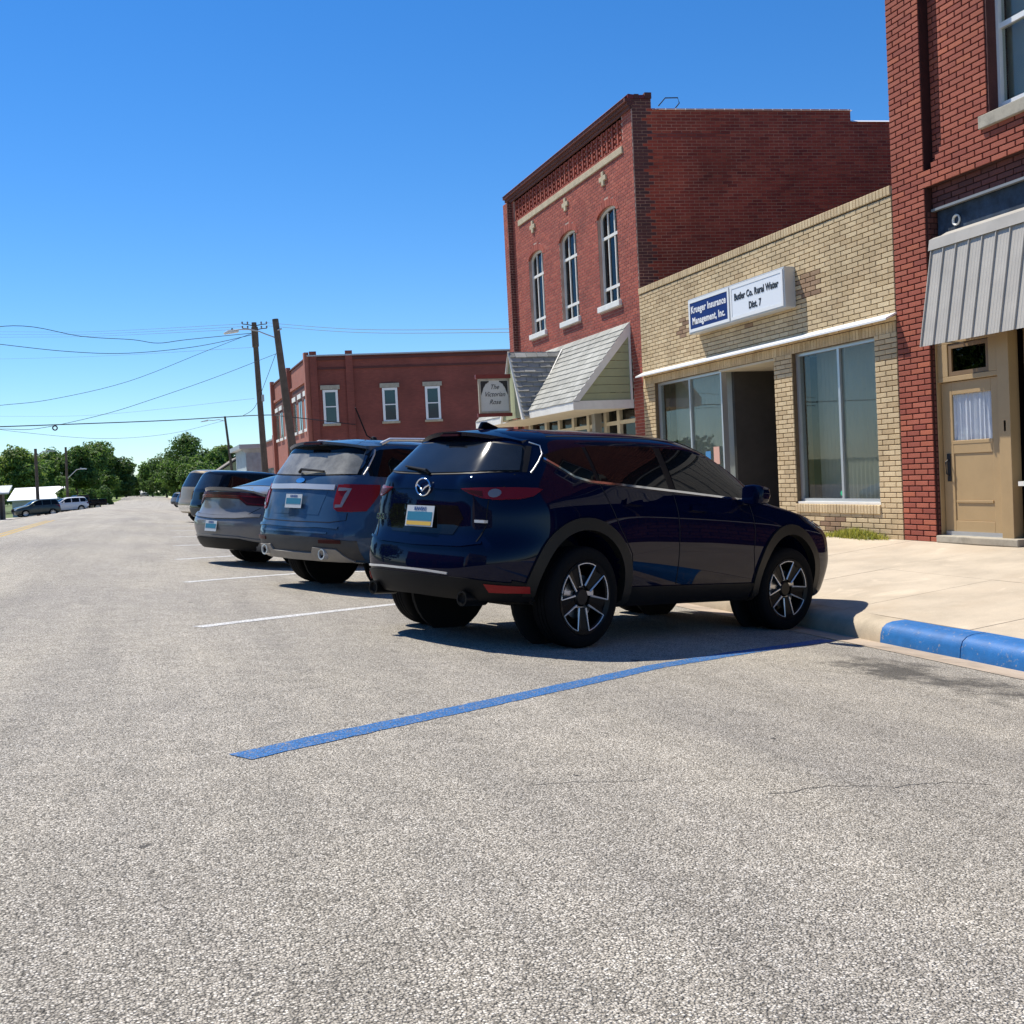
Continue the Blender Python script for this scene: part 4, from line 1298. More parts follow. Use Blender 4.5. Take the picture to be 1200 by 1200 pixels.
    for side in (-1, 1):
        dk = MB()
        xr_top = tri_x(gz) ; xr_bot = tri_x(2.62)
        dk.prism([gp(xo, 0, side), gp(xr_top + .1, 0, side), gp(xr_bot, 1, side), gp(xo, 1, side)], (0, -side * .0, -.03))
        d = dk.build('gable_deck', M['cream'], aw)
        gr = 13
        for i in range(gr):
            t0, t1 = i / gr, (i + 1) / gr
            xlim = xr_top + (xr_bot - xr_top) * (t0 + t1) / 2 + .06
            x = xo + (0 if i % 2 else -.13)
            nrm2 = V((0, side * (gz - 2.48), .80)).normalized()
            while x < xlim:
                a = max(x, xo); bb = min(x + .255, xlim); x += .26
                if bb - a < .03: continue
                j = rr.uniform(-.012, .012)
                h = .034 + rr.uniform(0, .014)
                q = [gp(a + .003, t0 - .01, side) + nrm2 * .004, gp(bb - .003, t0 - .01, side) + nrm2 * .004, gp(bb - .003, t1 + .012 + j, side) + nrm2 * h, gp(a + .003, t1 + .012 + j, side) + nrm2 * h,
                     gp(bb - .003, t1 + .012 + j, side) + nrm2 * .004, gp(a + .003, t1 + .012 + j, side) + nrm2 * .004]
                MB().add(q, [(0, 1, 2, 3), (3, 2, 4, 5), (0, 3, 5), (1, 4, 2)]).build('shingle', M['shingle_grey'], d)
    b = MB()
    for side in (-1, 1):
        b.prism([gp(xo - .03, -.02, side), gp(xo - .03, 1.04, side), gp(xo - .03, 1.04, side) + V((0, -side * .10, 0)), gp(xo - .03, .10, side) + V((0, 0, -.02))], (.05, 0, 0))
    b.build('bargeboard', M['white'], aw)
    # white valley flashing
    vt = gp(tri_x(gz), 0, -1); vb = gp(tri_x(2.62), 1, -1)
    dd = (vb - vt).normalized(); wv = V((0, -1, 0)) * .09
    MB().prism([vt + wv * .2 + V((-.03, 0, .05)), vt + wv + V((-.03, 0, .05)), vb + wv + V((-.03, 0, .05)), vb + wv * .2 + V((-.03, 0, .05))], (0, 0, .015)).build('valley_flashing', M['white'], aw)
    MB().prism([gp(xo + .03, .02, -1) , gp(xo + .03, 1, -1), gp(xo + .03, 1, 1)], (.02, 0, 0)).build('gable_panel', M['olive'], aw)
    return r


old_shop()


def hanging_sign():
    r = empty('projecting_sign', (XF, 23.42, 2.58))
    tag(r, 'square hanging sign with script lettering between maroon beams beside shingled awning', 'sign')
    x0, x1 = -2.19, -1.47
    MB().box((x0 - .06, -.04, .80), (x1 + .03, .04, .89)).build('beam', M['maroon'], r)
    MB().box((x0 - .04, -.04, -.04), (x1 + .03, .04, .035)).build('beam', M['maroon'], r)
    f = MB(); z0, z1 = .038, .797; w = .04
    f.box((x0, -.03, z0), (x0 + w, .03, z1)); f.box((x1 - w, -.03, z0), (x1, .03, z1)); f.box((x0 + w, -.03, z1 - w), (x1 - w, .03, z1)); f.box((x0 + w, -.03, z0), (x1 - w, .03, z0 + w))
    f.build('frame', M['stone_grey'], r)
    bd = MB().box((x0 + w, -.018, z0 + w), (x1 - w, .018, z1 - w)).build('board', M['rose_board'], r)
    for s, xx in ((1, x0 + w + .01), (-1, x1 - w - .01)):
        q = MB(); zt = z1 - w - .01
        for k in range(7):
            a0 = k / 7; a1 = (k + 1) / 7
            h0 = .29 * (1 - a0) ** 2.2 + .02 * (k % 2); h1 = .29 * (1 - a1) ** 2.2
            q.prism([(xx + s * .19 * a0, -.022, zt), (xx + s * .19 * a1, -.022, zt), (xx + s * .19 * a1, -.022, zt - h1 - .03), (xx + s * .19 * a0, -.022, zt - h0 - .03)], (0, .003, 0))
        q.build('corner_scroll', M['ink'], bd)
    cx = (x0 + x1) / 2
    for t, z in (('The', .61), ('Victorian', .45), ('Rose', .28)):
        text_mesh('lettering', t, .15, M['ink'], bd, facing((cx, -.021, z), (1, 0, 0), (0, 0, 1)), shear=.42, sx=.88)


hanging_sign()

# ================================================================== far brick building and what stands beyond it
def brick_tex(name, c1, c2, mort, scale=1.0):
    m, n, l, b = nt(name)
    tc = n.new('ShaderNodeTexCoord')
    mp = node(n, 'ShaderNodeMapping'); mp.inputs['Rotation'].default_value = (math.pi / 2, 0, 0)
    l.new(tc.outputs['Object'], mp.inputs['Vector'])
    t = n.new('ShaderNodeTexBrick')
    t.inputs['Color1'].default_value = (*c1, 1); t.inputs['Color2'].default_value = (*c2, 1); t.inputs['Mortar'].default_value = (*mort, 1)
    t.inputs['Scale'].default_value = scale; t.inputs['Brick Width'].default_value = .22; t.inputs['Row Height'].default_value = .07; t.inputs['Mortar Size'].default_value = .007
    l.new(mp.outputs[0], t.inputs['Vector'])
    ns = node(n, 'ShaderNodeTexNoise', Scale=.7, Detail=7.0); l.new(tc.outputs['Object'], ns.inputs['Vector'])
    r = ramp(n, [(.3, .75), (.7, 1.15)]); l.new(ns.outputs['Fac'], r.inputs[0])
    l.new(mix(n, l, 1.0, t.outputs['Color'], r.outputs[0], 'MULTIPLY'), b.inputs['Base Color'])
    b.inputs['Roughness'].default_value = .85
    return m


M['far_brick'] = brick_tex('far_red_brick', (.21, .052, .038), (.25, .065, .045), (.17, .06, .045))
M['far_brick_lit'] = plain('sunlit_tone_brick', (.33, .115, .08), .85, var=.15, scale=2)  # lighter copy of the far brick, sunlight put into its colour
M['far_trim'] = plain('far_dark_trim', (.10, .03, .024), .8)


def far_building():
    r = empty('corner_building', (XF, 63.0, ZB), rz=-SK)
    tag(r, 'long two storey red brick corner building beyond the utility poles', 'building')
    # local: x along the side wall, y away; its street front runs along +Y of the world
    H = 8.30
    fx, fy = math.sin(-SK) * -1, math.cos(SK)      # world +Y in local axes
    fd = V((-math.sin(SK), math.cos(SK), 0))
    # body: side wall 0..30, front length 14 along fd
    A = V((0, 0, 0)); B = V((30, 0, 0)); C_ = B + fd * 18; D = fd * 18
    MB().prism([A, B, C_, D], (0, 0, H)).build('wall', M['far_brick'], r)
    MB().prism([A + V((-.16, -.16, 0)), V((30, -.16, 0)), V((30, .3, 0)), V((-.16, .3, 0))], (0, 0, .08), ).build('coping', M['galv'], r).location = (0, 0, H + .001)
    MB().prism([V((-.16, .3, 0)), V((.3, .3, 0)), fd * 18 + V((.3, 0, 0)), fd * 18 + V((-.16, 0, 0))], (0, 0, .08)).build('coping', M['far_trim'], r).location = (0, 0, H + .001)
    for x in (0.0, 2.0):
        MB().box((x - .02, -.13, 0), (x + .38, .0, H + .28)).build('pilaster', M['far_brick'], r)
    b = MB(); b.box((.4, -.09, H - .22), (30, 0, H - .10)); b.box((.4, -.06, H - .75), (30, 0, H - .66)); b.build('brick_band', M['far_trim'], r)
    for x0, x1 in ((.62, 1.46), (3.96, 4.82), (6.40, 7.26), (10.5, 11.36), (14, 14.86)):
        z0, z1 = 4.62 - ZB, 6.52 - ZB
        f = MB(); w = .13
        f.box((x0, -.06, z0), (x0 + w, .03, z1)); f.box((x1 - w, -.06, z0), (x1, .03, z1)); f.box((x0 + w, -.06, z1 - w), (x1 - w, .03, z1)); f.box((x0 + w, -.06, z0), (x1 - w, .03, z0 + w * .6))
        f.box((x0 + w, -.05, (z0 + z1) / 2 - .03), (x1 - w, .02, (z0 + z1) / 2 + .03))
        q = f.build('window', M['white_clean'], r)
        MB().box((x0 + w, -.02, z0 + .07), (x1 - w, -.01, z1 - w)).build('pane', M['win_far'], q)
        MB().box((x0 - .12, -.10, z1 + .02), (x1 + .12, -.001, z1 + .26)).build('lintel', M['stone_grey'], q)
        MB().box((x0 - .08, -.14, z0 - .13), (x1 + .08, -.001, z0)).build('sill', M['stone'], q)
    # lit street front
    fw = MB(); nv = V((-math.cos(SK), -math.sin(SK), 0))   # towards -X world in local axes
    def front(name, s0, s1, z0, z1, o0, o1, mat, par=r):
        P = [fd * s0 + nv * o1, fd * s1 + nv * o1, fd * s1 + nv * o0, fd * s0 + nv * o0]
        return MB().prism([V((p.x, p.y, z0)) for p in P], (0, 0, z1 - z0)).build(name, mat, par)
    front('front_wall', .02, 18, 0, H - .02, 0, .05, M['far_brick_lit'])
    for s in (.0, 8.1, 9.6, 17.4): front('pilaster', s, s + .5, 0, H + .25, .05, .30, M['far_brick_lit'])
    front('cornice', .5, 17.4, H - 1.30, H - 1.12, .05, .16, M['far_brick_lit'])
    for a in (.9, 10.4): front('recessed_panel', a, a + 6.6, H - 2.2, H - 1.4, .045, .075, M['far_trim'])
    for s0 in (1.2, 3.7, 6.2, 10.8, 13.3, 15.6):
        w = front('window', s0, s0 + 1.3, 4.5 - ZB, 6.4 - ZB, .05, .07, M['win_far'])
        front('lintel', s0 - .15, s0 + 1.45, 6.4 - ZB, 6.68 - ZB, .05, .13, M['white'], w)
        front('sill', s0 - .15, s0 + 1.45, 4.33 - ZB, 4.5 - ZB, .05, .15, M['white'], w)
        front('mullion', s0 + .60, s0 + .70, 4.5 - ZB, 6.4 - ZB, .07, .09, M['tan_dark'], w)


M['win_far'] = plain('far_window_glass', (.035, .075, .075), .08, spec=.5)
far_building()


def small_far_buildings():
    r = empty('brick_store', (9.2, 81, 0))
    tag(r, 'low red brick store with pale base beyond the corner building', 'building')
    MB().box((0, 0, 0), (8, 9, 4.62)).build('wall', M['far_brick_lit'], r)
    MB().box((-.12, -.12, 4.62), (8, 9, 4.72)).build('coping', M['galv'], r)
    MB().box((-.06, -.06, 0), (1.2, 0.02, 3.0)).build('pale_panel', M['stone'], r)
    MB().box((-.10, 1.0, .5), (0.0, 7.8, 2.6)).build('shop_window', M['win_far'], r)
    MB().box((-.2, -.2, 0), (.25, .25, 4.9)).build('pilaster', M['far_brick'], r)
    r = empty('metal_shed', (7.75, 92.4, 0))
    tag(r, 'pale blue grey sheet metal shed with cornice behind the utility poles', 'building')
    m = plain('blue_grey_sheet_metal', (.33, .38, .40), .6, metal=.1, var=.2, scale=2)
    b = MB(); b.box((0.3, 0, 0), (8, 10, 4.4)); b.build('wall', m, r)
    b = MB()
    for i in range(20): b.box((.35 + i * .38, -.03, 0.1), (.42 + i * .38, -.001, 4.1))
    b.build('wall_rib', m, r)
    MB().prism([(-.15, -.25, 4.4), (8, -.25, 4.4), (8, 0.0, 4.05), (.3, 0, 4.05)], (0, .001, .0)).build('cornice_face', m, r)
    MB().box((-.2, -.3, 4.4), (8, 10, 4.75)).build('cornice', M['galv'], r)
    MB().box((-.05, 0, 1.2), (.3, 9, 2.6)).build('side_awning', M['white'], r)
    r = empty('gabled_house', (7.0, 118, 0))
    tag(r, 'small grey roofed house half hidden behind the parked cars', 'building')
    MB().prism([(0, 0, 0), (5, 0, 0), (5, 0, 2.7), (2.5, 0, 4.2), (0, 0, 2.7)], (0, 8, 0)).build('wall', M['olive'], r)
    MB().prism([(-.3, -.3, 2.62), (2.5, -.3, 4.35), (5.3, -.3, 2.62), (5.3, -.3, 2.75), (2.5, -.3, 4.5), (-.3, -.3, 2.75)], (0, 8.6, 0)).build('roof', plain('brown_grey_roof', (.22, .19, .16), .9, var=.2), r)
    MB().box((1.0, -.04, 1.0), (1.9, 0.001, 2.1)).build('window', M['win_far'], r)
    # ---- left side of the street
    r = empty('timber_shed', (-18.0, 128.0, -.9))
    tag(r, 'open timber shed with dark posts and pale tin roof at left edge', 'building')
    MB().box((-4.0, 1.5, 0), (3.9, 1.6, 2.7)).build('back_wall', plain('bleached_boards', (.40, .33, .27), .85, var=.2), r)
    for i in range(7):
        MB().box((-3.9 + i * 1.25, -.12, 0), (-3.65 + i * 1.25, .12, 2.7)).build('post', M['bark'], r)
    for i in range(6):
        MB().box((-3.6 + i * 1.25, .02, .2), (-2.75 + i * 1.25, .10, 2.6)).build('board_panel', plain('grey_boards', (.36, .29, .24), .85, var=.2), r)
    MB().prism([(-4.3, -.9, 2.72), (4.6, -.9, 2.72), (4.6, 3.0, 3.5), (-4.3, 3.0, 3.5)], (0, 0, .16)).build('roof', M['galv'], r)
    MB().box((-2.2, .5, 3.0), (-1.8, 1.1, 3.75)).build('chimney', M['stone_grey'], r)
    r = empty('white_barn', (-15.2, 147.0, -.95))
    tag(r, 'low barn with bright white metal roof behind the parked cars', 'building')
    MB().prism([(0, 0, 0), (5.2, -1.5, 0), (6.5, 5.0, 0), (1.0, 6.5, 0)], (0, 0, 2.0)).build('wall', plain('pale_grey_siding', (.42, .44, .45), .7, var=.1), r)
    MB().prism([(-.5, -.35, 1.95), (5.5, -2.0, 1.95), (6.1, 1.6, 3.45), (.1, 3.2, 3.45)], (0, 0, .10)).build('roof', plain('white_metal_roof', (.82, .82, .82), .4), r)
    MB().prism([(.1, 3.2, 3.45), (6.1, 1.6, 3.45), (6.8, 5.4, 1.95), (.7, 7.0, 1.95)], (0, 0, .10)).build('roof', M['galv'], r)
    MB().prism([(5.2, -1.5, 2.0), (6.5, 5.0, 2.0), (6.02, 1.75, 3.4)], (-.05, 0, 0)).build('gable', M['white'], r)
    MB().box((2.2, -.75, .9), (2.9, -.6, 1.6)).build('window', M['win_far'], r)
    # buildings across the street, seen only as reflections in the windows
    for y, w, h, mt in ((6, 12, 5.2, M['far_brick_lit']), (-9, 13, 7.4, M['stone'])):
        r = empty('opposite_shop', (-17.0, y, -.4))
        tag(r, ('brick' if mt is not M['stone'] else 'pale stone') + ' shop front across the street, seen in the window glass', 'building')
        MB().box((-12, 0, 0), (0, w, h)).build('wall', mt, r)
        MB().box((-.3, -.1, h), (.2, w + .1, h + .2)).build('cornice', M['stone_grey'], r)
        for i in range(4):
            MB().box((-.05, .8 + i * w / 4, .6), (.03, w / 4 - .4 + .6 + i * w / 4, 2.7)).build('shop_window', M['win_far'], r)


small_far_buildings()
# ================================================================== utility poles and wires
def pole(name, base, top, r0, r1, label):
    d = (V(top) - V(base)).normalized()
    b = V(base) - d * .5
    r = empty(name, base)
    tag(r, label, 'pole')
    pts = [b + (V(top) - b) * t - V(base) for t in (0, .25, .5, .75, 1)]
    MB().tube(pts, r0, 10, r1=r1).build('shaft', M['wood_pole'], r, smooth=40)
    return r


def down(p_hi, p_lo, z):
    t = (z - p_hi[2]) / (p_lo[2] - p_hi[2])
    return tuple(a + (b - a) * t for a, b in zip(p_hi, p_lo))


def rel(o, p):
    return V(p) - V(o.location)


T1, L1 = (5.99, 59.45, 9.84), (6.10, 59.13, 1.88)
B1 = down(T1, L1, -.05)
p1 = pole('utility_pole', B1, T1, .19, .13, 'tall utility pole with short crossarms, the straighter of the pair')
for z in (9.72, 9.50):
    for s in (-1, 1):
        MB().tube([rel(p1, (5.99 + s * .08, 59.40, z - .05)), rel(p1, (5.99 + s * .35, 59.3, z)), rel(p1, (5.99 + s * .62, 59.2, z + .01))], .025, 6).build('crossarm', M['wood_pole'], p1)
        for q in (.35, .62):
            MB().lathe([(0, .13), (.035, .12), (.05, .07), (.03, .04), (.045, .01), (.02, 0)], 10, 'z', tuple(rel(p1, (5.99 + s * q, 59.25, z + .02)))).build('insulator', M['porcelain'], p1)
MB().box(rel(p1, (5.83, 59.2, 8.55)), rel(p1, (6.16, 59.5, 9.60))).build('cable_bundle', M['wood_pole'], p1, bevel=.04)
MB().box(rel(p1, (6.12, 59.1, 5.70)), rel(p1, (6.26, 59.3, 6.05))).build('meter_box', M['galv'], p1)
T2, L2 = (6.69, 56.05, 9.51), (7.18, 55.63, 2.46)
B2 = down(T2, L2, -.05)
p2 = pole('utility_pole', B2, T2, .24, .16, 'leaning utility pole carrying a street lamp arm')
MB().tube([rel(p2, q) for q in ((6.60, 56.05, 8.62), (6.2, 56.2, 8.80), (5.87, 56.3, 8.96), (5.4, 56.45, 9.07), (5.0, 56.59, 9.09), (4.75, 56.67, 9.06))], .03, 8).build('lamp_arm', M['galv'], p2, smooth=40)
hd = MB(); hd.prism([rel(p2, q) for q in ((4.95, 56.6, 9.12), (4.95, 56.6, 8.98), (4.30, 56.80, 8.90), (4.22, 56.82, 8.96), (4.45, 56.75, 9.08))], (0, .28, 0))
hd.build('lamp_head', M['white'], p2, bevel=.02)
MB().lathe([(0, .10), (.04, .1), (.045, 0)], 10, 'z', tuple(rel(p2, (4.65, 56.85, 9.09)))).build('photocell', M['wire'], p2)
MB().tube([rel(p2, (6.75, 55.85, 8.95)), rel(p2, (6.95, 55.8, 9.0))], .04, 8).build('clamp', M['galv'], p2)
T3, L3 = (8.09, 113.51, 8.4), (8.41, 113.23, 3.55)
p3 = pole('street_lamp', down(T3, L3, -.3), T3, .16, .11, 'small street lamp on leaning wooden pole above the far trees')
MB().tube([rel(p3, q) for q in ((8.0, 113.54, 7.95), (7.5, 113.7, 8.12), (6.98, 113.86, 8.05), (6.4, 114.0, 8.12))], .035, 6).build('lamp_arm', M['galv'], p3)
MB().prism([rel(p3, q) for q in ((6.5, 114, 8.16), (6.5, 114, 8.02), (5.8, 114.2, 7.95), (5.8, 114.2, 8.02))], (0, .3, 0)).build('lamp_head', M['white'], p3)
T4 = (-10.62, 128.06, 6.48)
p4 = pole('street_lamp', (-10.7, 127.8, -.8), T4, .20, .15, 'dark wooden lamp pole behind the parked cars, left one of two')
MB().tube([rel(p4, q) for q in ((-10.6, 128, 5.7), (-9.9, 127.8, 6.15), (-9.2, 127.6, 6.2))], .05, 6).build('lamp_arm', M['galv'], p4)
MB().prism([rel(p4, q) for q in ((-9.4, 127.5, 6.28), (-9.4, 127.5, 6.12), (-8.6, 127.3, 6.10), (-8.6, 127.3, 6.18))], (0, .3, 0)).build('lamp_head', M['galv'], p4)
T5 = (-8.01, 134.58, 6.81)
p5 = pole('street_lamp', (-8.15, 134.3, -.8), T5, .17, .12, 'grey lamp pole in front of the trees, right one of two')
MB().tube([rel(p5, q) for q in ((-8.0, 134.4, 3.3), (-7.45, 134.29, 3.79), (-7.0, 134.1, 4.2), (-6.4, 133.95, 4.31))], .045, 6).build('lamp_arm', M['galv'], p5)
MB().prism([rel(p5, q) for q in ((-6.6, 134, 4.4), (-6.6, 134, 4.22), (-5.9, 133.8, 4.22), (-5.9, 133.8, 4.3))], (0, .3, 0)).build('lamp_head', M['white'], p5)


def wire(pts, r, mat, label):
    # smooth the points (Catmull-Rom)
    P = [V(p) for p in pts]; out = []
    for i in range(len(P) - 1):
        p0 = P[max(0, i - 1)]; p1_ = P[i]; p2_ = P[i + 1]; p3_ = P[min(len(P) - 1, i + 2)]
        for k in range(6):
            t = k / 6
            out.append(.5 * ((2 * p1_) + (p2_ - p0) * t + (2 * p0 - 5 * p1_ + 4 * p2_ - p3_) * t * t + (-p0 + 3 * p1_ - 3 * p2_ + p3_) * t ** 3))
    out.append(P[-1])
    o = MB().tube(out, r, 5).build('overhead_wire', mat, smooth=60)
    tag(o, label, 'wire', 'overhead wires')
    return o


far_l = lambda p, q, k=2.0: tuple(a + (a - b) * k for a, b in zip(p, q))    # carries a wire on past the frame
w = [(-7.82, 53.29, 4.45), (-5.96, 54.78, 4.54), (-2.44, 56.79, 4.68), (1.51, 58.64, 4.83), (6.02, 59.27, 4.99)]
wm = wire([far_l(w[0], w[1], 5)] + w + [(7.3, 57.4, 4.74), (11.6, 62.5, 4.5)], .024, M['wire'], 'thick twisted cable, lowest of the near wires, with a hanging loop')
MB().lathe([(.10 + .03 * math.cos(a * math.pi / 4), .03 * math.sin(a * math.pi / 4)) for a in range(8)], 14, 'y', (-3.75, 56.1, 4.48), closed=True).build('cable_loop', M['wire'], wm, smooth=60)
w = [(-7.88, 55.58, 9.0), (-4.9, 56.71, 9.33), (-2.44, 57.99, 9.0), (-0.09, 58.26, 8.85), (1.13, 58.91, 8.75), (2.61, 59.48, 8.99), (5.9, 59.5, 9.3)]
wire([(-17, 52, 8.2)] + w, .016, M['wire'], 'slack kinked black wire, highest of the near wires')
w = [(-7.91, 55.58, 8.65), (-5.86, 55.94, 8.39), (-3.01, 57.1, 8.16), (-0.33, 58.32, 8.19), (3.01, 59.34, 8.61), (5.93, 59.45, 9.22)]
wire([(-16, 53, 10)] + w, .015, M['wire'], 'evenly sagging black wire just under the kinked one')
w = [(-7.94, 54.41, 5.27), (-5.9, 54.8, 5.5), (-3.84, 56.24, 5.83), (-0.4, 57.24, 6.69), (3.41, 59.2, 8.33), (5.93, 59.45, 9.31)]
wire([(-16, 52, 4.6)] + w, .011, M['wire'], 'thin wire slanting steeply up to the straight pole top')
w = [(-7.5, 51.06, 4.17), (-5.6, 51.49, 4.24), (-4.15, 52.07, 4.25), (-1.55, 53.34, 4.85), (0.51, 54.79, 5.56), (3.55, 55.93, 6.65), (6.69, 55.99, 7.82)]
wire([(-14, 49, 4.0)] + w, .011, M['wire'], 'thin wavy wire slanting up to the leaning pole')
for k, nm in ((0, 'highest'), (-.14, 'middle'), (-.27, 'lowest')):
    wire([(-45, 200, 26), (-18.97, 133.4, 19.4 + k * 2), (-3.72, 96.5, 14.5 + k * 1.4), (5.4, 59.5, 9.78 + k)], .010, M['wire_grey'], '%s of three thin parallel lines running up to the crossarms from the left' % nm)
for k, nm in ((0, 'upper'), (-.16, 'lower')):
    wire([(6.6, 59.23, 9.8 + k), (8.65, 44.79, 7.43 + k * .8), (10.6, 29.8, 5.35 + k * .6)], .010, M['wire_grey'], '%s of two thin lines running from the crossarms to the arched window shop' % nm)
wire([(-40, 165, 21), (-17.53, 122.23, 15.42), (-3.83, 96.52, 12.5), (5.93, 59.42, 8.55)], .008, M['wire_grey'], 'faint level line meeting the straight pole a little below its crossarms')
wire([(-40, 165, 12), (-17.86, 122.14, 9.67), (-4.11, 96.44, 7.73), (5.78, 59.38, 5.88)], .008, M['wire_grey'], 'faint level line meeting the straight pole halfway up')
wire([(-30, 80, 9), (-13.01, 88.82, 7.01), (-8.91, 92.71, 6.39), (-3.06, 101.3, 6.05), (2.77, 109.94, 6.71), (7.94, 113.54, 7.98)], .014, M['wire_grey'], 'sagging thin wire to the small far street lamp')
wire([(6.61, 56.01, 7.78), (6.02, 57.21, 6.21), (5.65, 58.35, 5.32), (5.09, 58.52, 4.95)], .013, M['wire'], 'short wire dropping between the two utility poles')

# ================================================================== trees
def tree(base, h, rad_, mat, seed, label, shrub=False, leaf=.42, n=3600):
    r = empty('shrub' if shrub else 'broadleaf_tree', base)
    tag(r, label, 'shrub' if shrub else 'tree', 'trees and shrubs at the end of the street')
    g = np.random.default_rng(seed)
    tb = MB(); ht = h * (.15 if shrub else .34)
    tb.tube([(0, 0, -.6), (.05, 0, ht * .5), (.0, .1, ht), (.1, 0, h * .7)], max(.08, h * .026), 8, r1=.05)
    lob = []
    nl = 6 if shrub else 17
    for i in range(nl):
        a = g.uniform(0, 2 * math.pi); zz = g.uniform(.26 if not shrub else .12, .92)
        wmax = math.sin(math.pi * min(1, max(.08, (zz - .05) / 1.02))) ** .6
        d = rad_ * .68 * wmax * math.sqrt(g.uniform(.1, 1))
        s = rad_ * g.uniform(.28, .50) * (.6 + .5 * wmax)
        c = np.array([d * math.cos(a), d * math.sin(a), min(zz * h, h - s * .75)])
        lob.append((c, s))
        if i < 9: tb.tube([(0, .05, ht * .9), tuple(c * np.array([.5, .5, 1]) * np.array([1, 1, .8])), tuple(c)], max(.04, h * .009), 5, r1=.02)
    tb.build('trunk', M['bark'], r, smooth=50)
    P = []; N = []
    wsum = sum(s * s for _, s in lob)
    for c, s in lob:
        k = int(n * s * s / wsum)
        d = g.normal(size=(k, 3)); d /= np.linalg.norm(d, axis=1)[:, None]
        lump = 1 + .20 * np.sin(d[:, :1] * 5 + seed) * np.cos(d[:, 1:2] * 6 + c[0]) + .13 * np.sin(d[:, 2:3] * 9 + c[1])
        rr = s * lump * (g.uniform(.35, 1.0, (k, 1)) ** .35)
        p = c + d * rr * np.array([1, 1, .82])
        P.append(p); N.append(d)
    P = np.concatenate(P); N = np.concatenate(N); k = len(P)
    N = N + g.normal(size=(k, 3)) * .55; N[:, 2] += .25
    N /= np.linalg.norm(N, axis=1)[:, None]
    a = np.cross(N, g.normal(size=(k, 3))); a /= np.linalg.norm(a, axis=1)[:, None]; b = np.cross(N, a)
    sz = leaf * g.uniform(.55, 1.25, (k, 1))
    V4 = np.stack([P - a * sz * .55, P + b * sz * .35 + N * sz * .12, P + a * sz * .55, P - b * sz * .35 + N * sz * .12], 1).reshape(-1, 3)
    me = bpy.data.meshes.new('crown')
    me.from_pydata(V4.tolist(), [], np.arange(k * 4).reshape(-1, 4).tolist())
    me.materials.append(mat)
    link(bpy.data.objects.new('crown', me), r)
    return r


S = 1.45
def far_pt(x, y, z): return (x * S, y * S, 1.25 + (z - 1.25) * S)
TREES = [(-17.2, 130.0, .16, 7.0, 3.4, 'leaf_a', 'broad mid green tree cut by the left edge of the picture'), (-13.6, 136.1, .16, 6.9, 2.9, 'leaf_c', 'pale green tree above the open timber shed'),
         (-11.8, 146.1, .14, 5.6, 2.3, 'leaf_a', 'low tree between the two lamp poles, left half'), (-10.3, 151.0, .22, 6.3, 2.0, 'leaf_c', 'pale narrow tree between the two lamp poles, right half'),
         (-8.0, 150.1, .30, 7.2, 2.6, 'leaf_b', 'dark tree standing behind the right one of two lamp poles'), (-5.6, 159.9, .08, 8.3, 3.2, 'leaf_a', 'tallest round tree on the left side of the road'),
         (-3.9, 178.0, .06, 7.2, 2.8, 'leaf_b', 'dark tree right of the tallest on the left side of the road'), (-2.9, 205.0, .06, 6.0, 2.4, 'leaf_b', 'smallest dark tree left of the gap at the end of the road'),
         (1.6, 215.8, .10, 6.6, 2.6, 'leaf_a', 'first tree right of the gap at the end of the road'), (3.9, 205.4, .02, 8.4, 3.2, 'leaf_b', 'dark tree rising left of the tallest tree on the right'),
         (7.1, 193.8, -.10, 10.9, 3.9, 'leaf_b', 'tallest dark tree on the right side of the road'), (8.8, 155.2, .03, 6.9, 2.4, 'leaf_a', 'mid green tree under the small far street lamp'),
         (11.8, 164.7, -.18, 7.7, 2.5, 'leaf_c', 'pale tree just left of the straight utility pole'), (6.4, 150.7, .12, 4.6, 2.6, 'leaf_a', 'low bushy tree right above the farthest parked cars'),
         (16.6, 150.5, .16, 5.9, 1.9, 'leaf_c', 'tree top showing over the sheet metal shed'), (-1.2, 222.0, .1, 4.2, 3.0, 'leaf_b', 'low dark tree closing the end of the road'),
         (-15.2, 152.0, .2, 7.0, 3.2, 'leaf_b', 'dark tree rising behind the white barn roof, left of the lamp poles'), (-12.6, 160.0, .2, 7.4, 3.0, 'leaf_a', 'tree behind the white barn, between the lamp poles'),
         (-19.5, 141.0, .2, 8.0, 3.4, 'leaf_c', 'pale tree behind the timber shed at the picture edge'), (10.2, 172.0, 0, 7.4, 3.0, 'leaf_b', 'dark tree filling behind the small far street lamp'), (5.2, 176.0, 0, 6.2, 3.0, 'leaf_a', 'mid green tree below the tallest right tree')]
for i, (x, y, z, h, rd, mt, lb) in enumerate(TREES):
    b = far_pt(x, y, z)
    tree(b, h * S, rd * S * 1.12, M[mt], 40 + i, lb, n=7500, leaf=.56)
for i, (x, y, z, h, rd, mt, lb) in enumerate([(-7.5, 142, -.3, 3.6, 1.5, 'leaf_c', 'bright green shrub right of the parked pickup'), (-5.9, 150.9, -.4, 2.6, 1.6, 'leaf_b', 'dark low shrub at the edge of the mown grass'),
                                              (-9.3, 146, -.3, 4.4, 1.5, 'leaf_a', 'tall shrub beside the white roofed barn'), (-4.4, 158, -.5, 3.0, 1.7, 'leaf_b', 'dark shrub under the tallest left tree')]):
    tree((x, y, z - .2), h, rd, M[mt], 80 + i, lb, True, .30, 1800)
# trees across the street and behind us, seen in the shop windows
for i, (x, y, h, rd, lb) in enumerate([(-20, 26, 9, 4.2, 'street tree across the road, mirrored in the office window'), (-22, 45, 10, 5, 'second street tree across the road, mirrored in the glass')]):
    tree((x, y, -.5), h, rd, M['leaf_a'], 95 + i, lb, n=3500, leaf=.5)

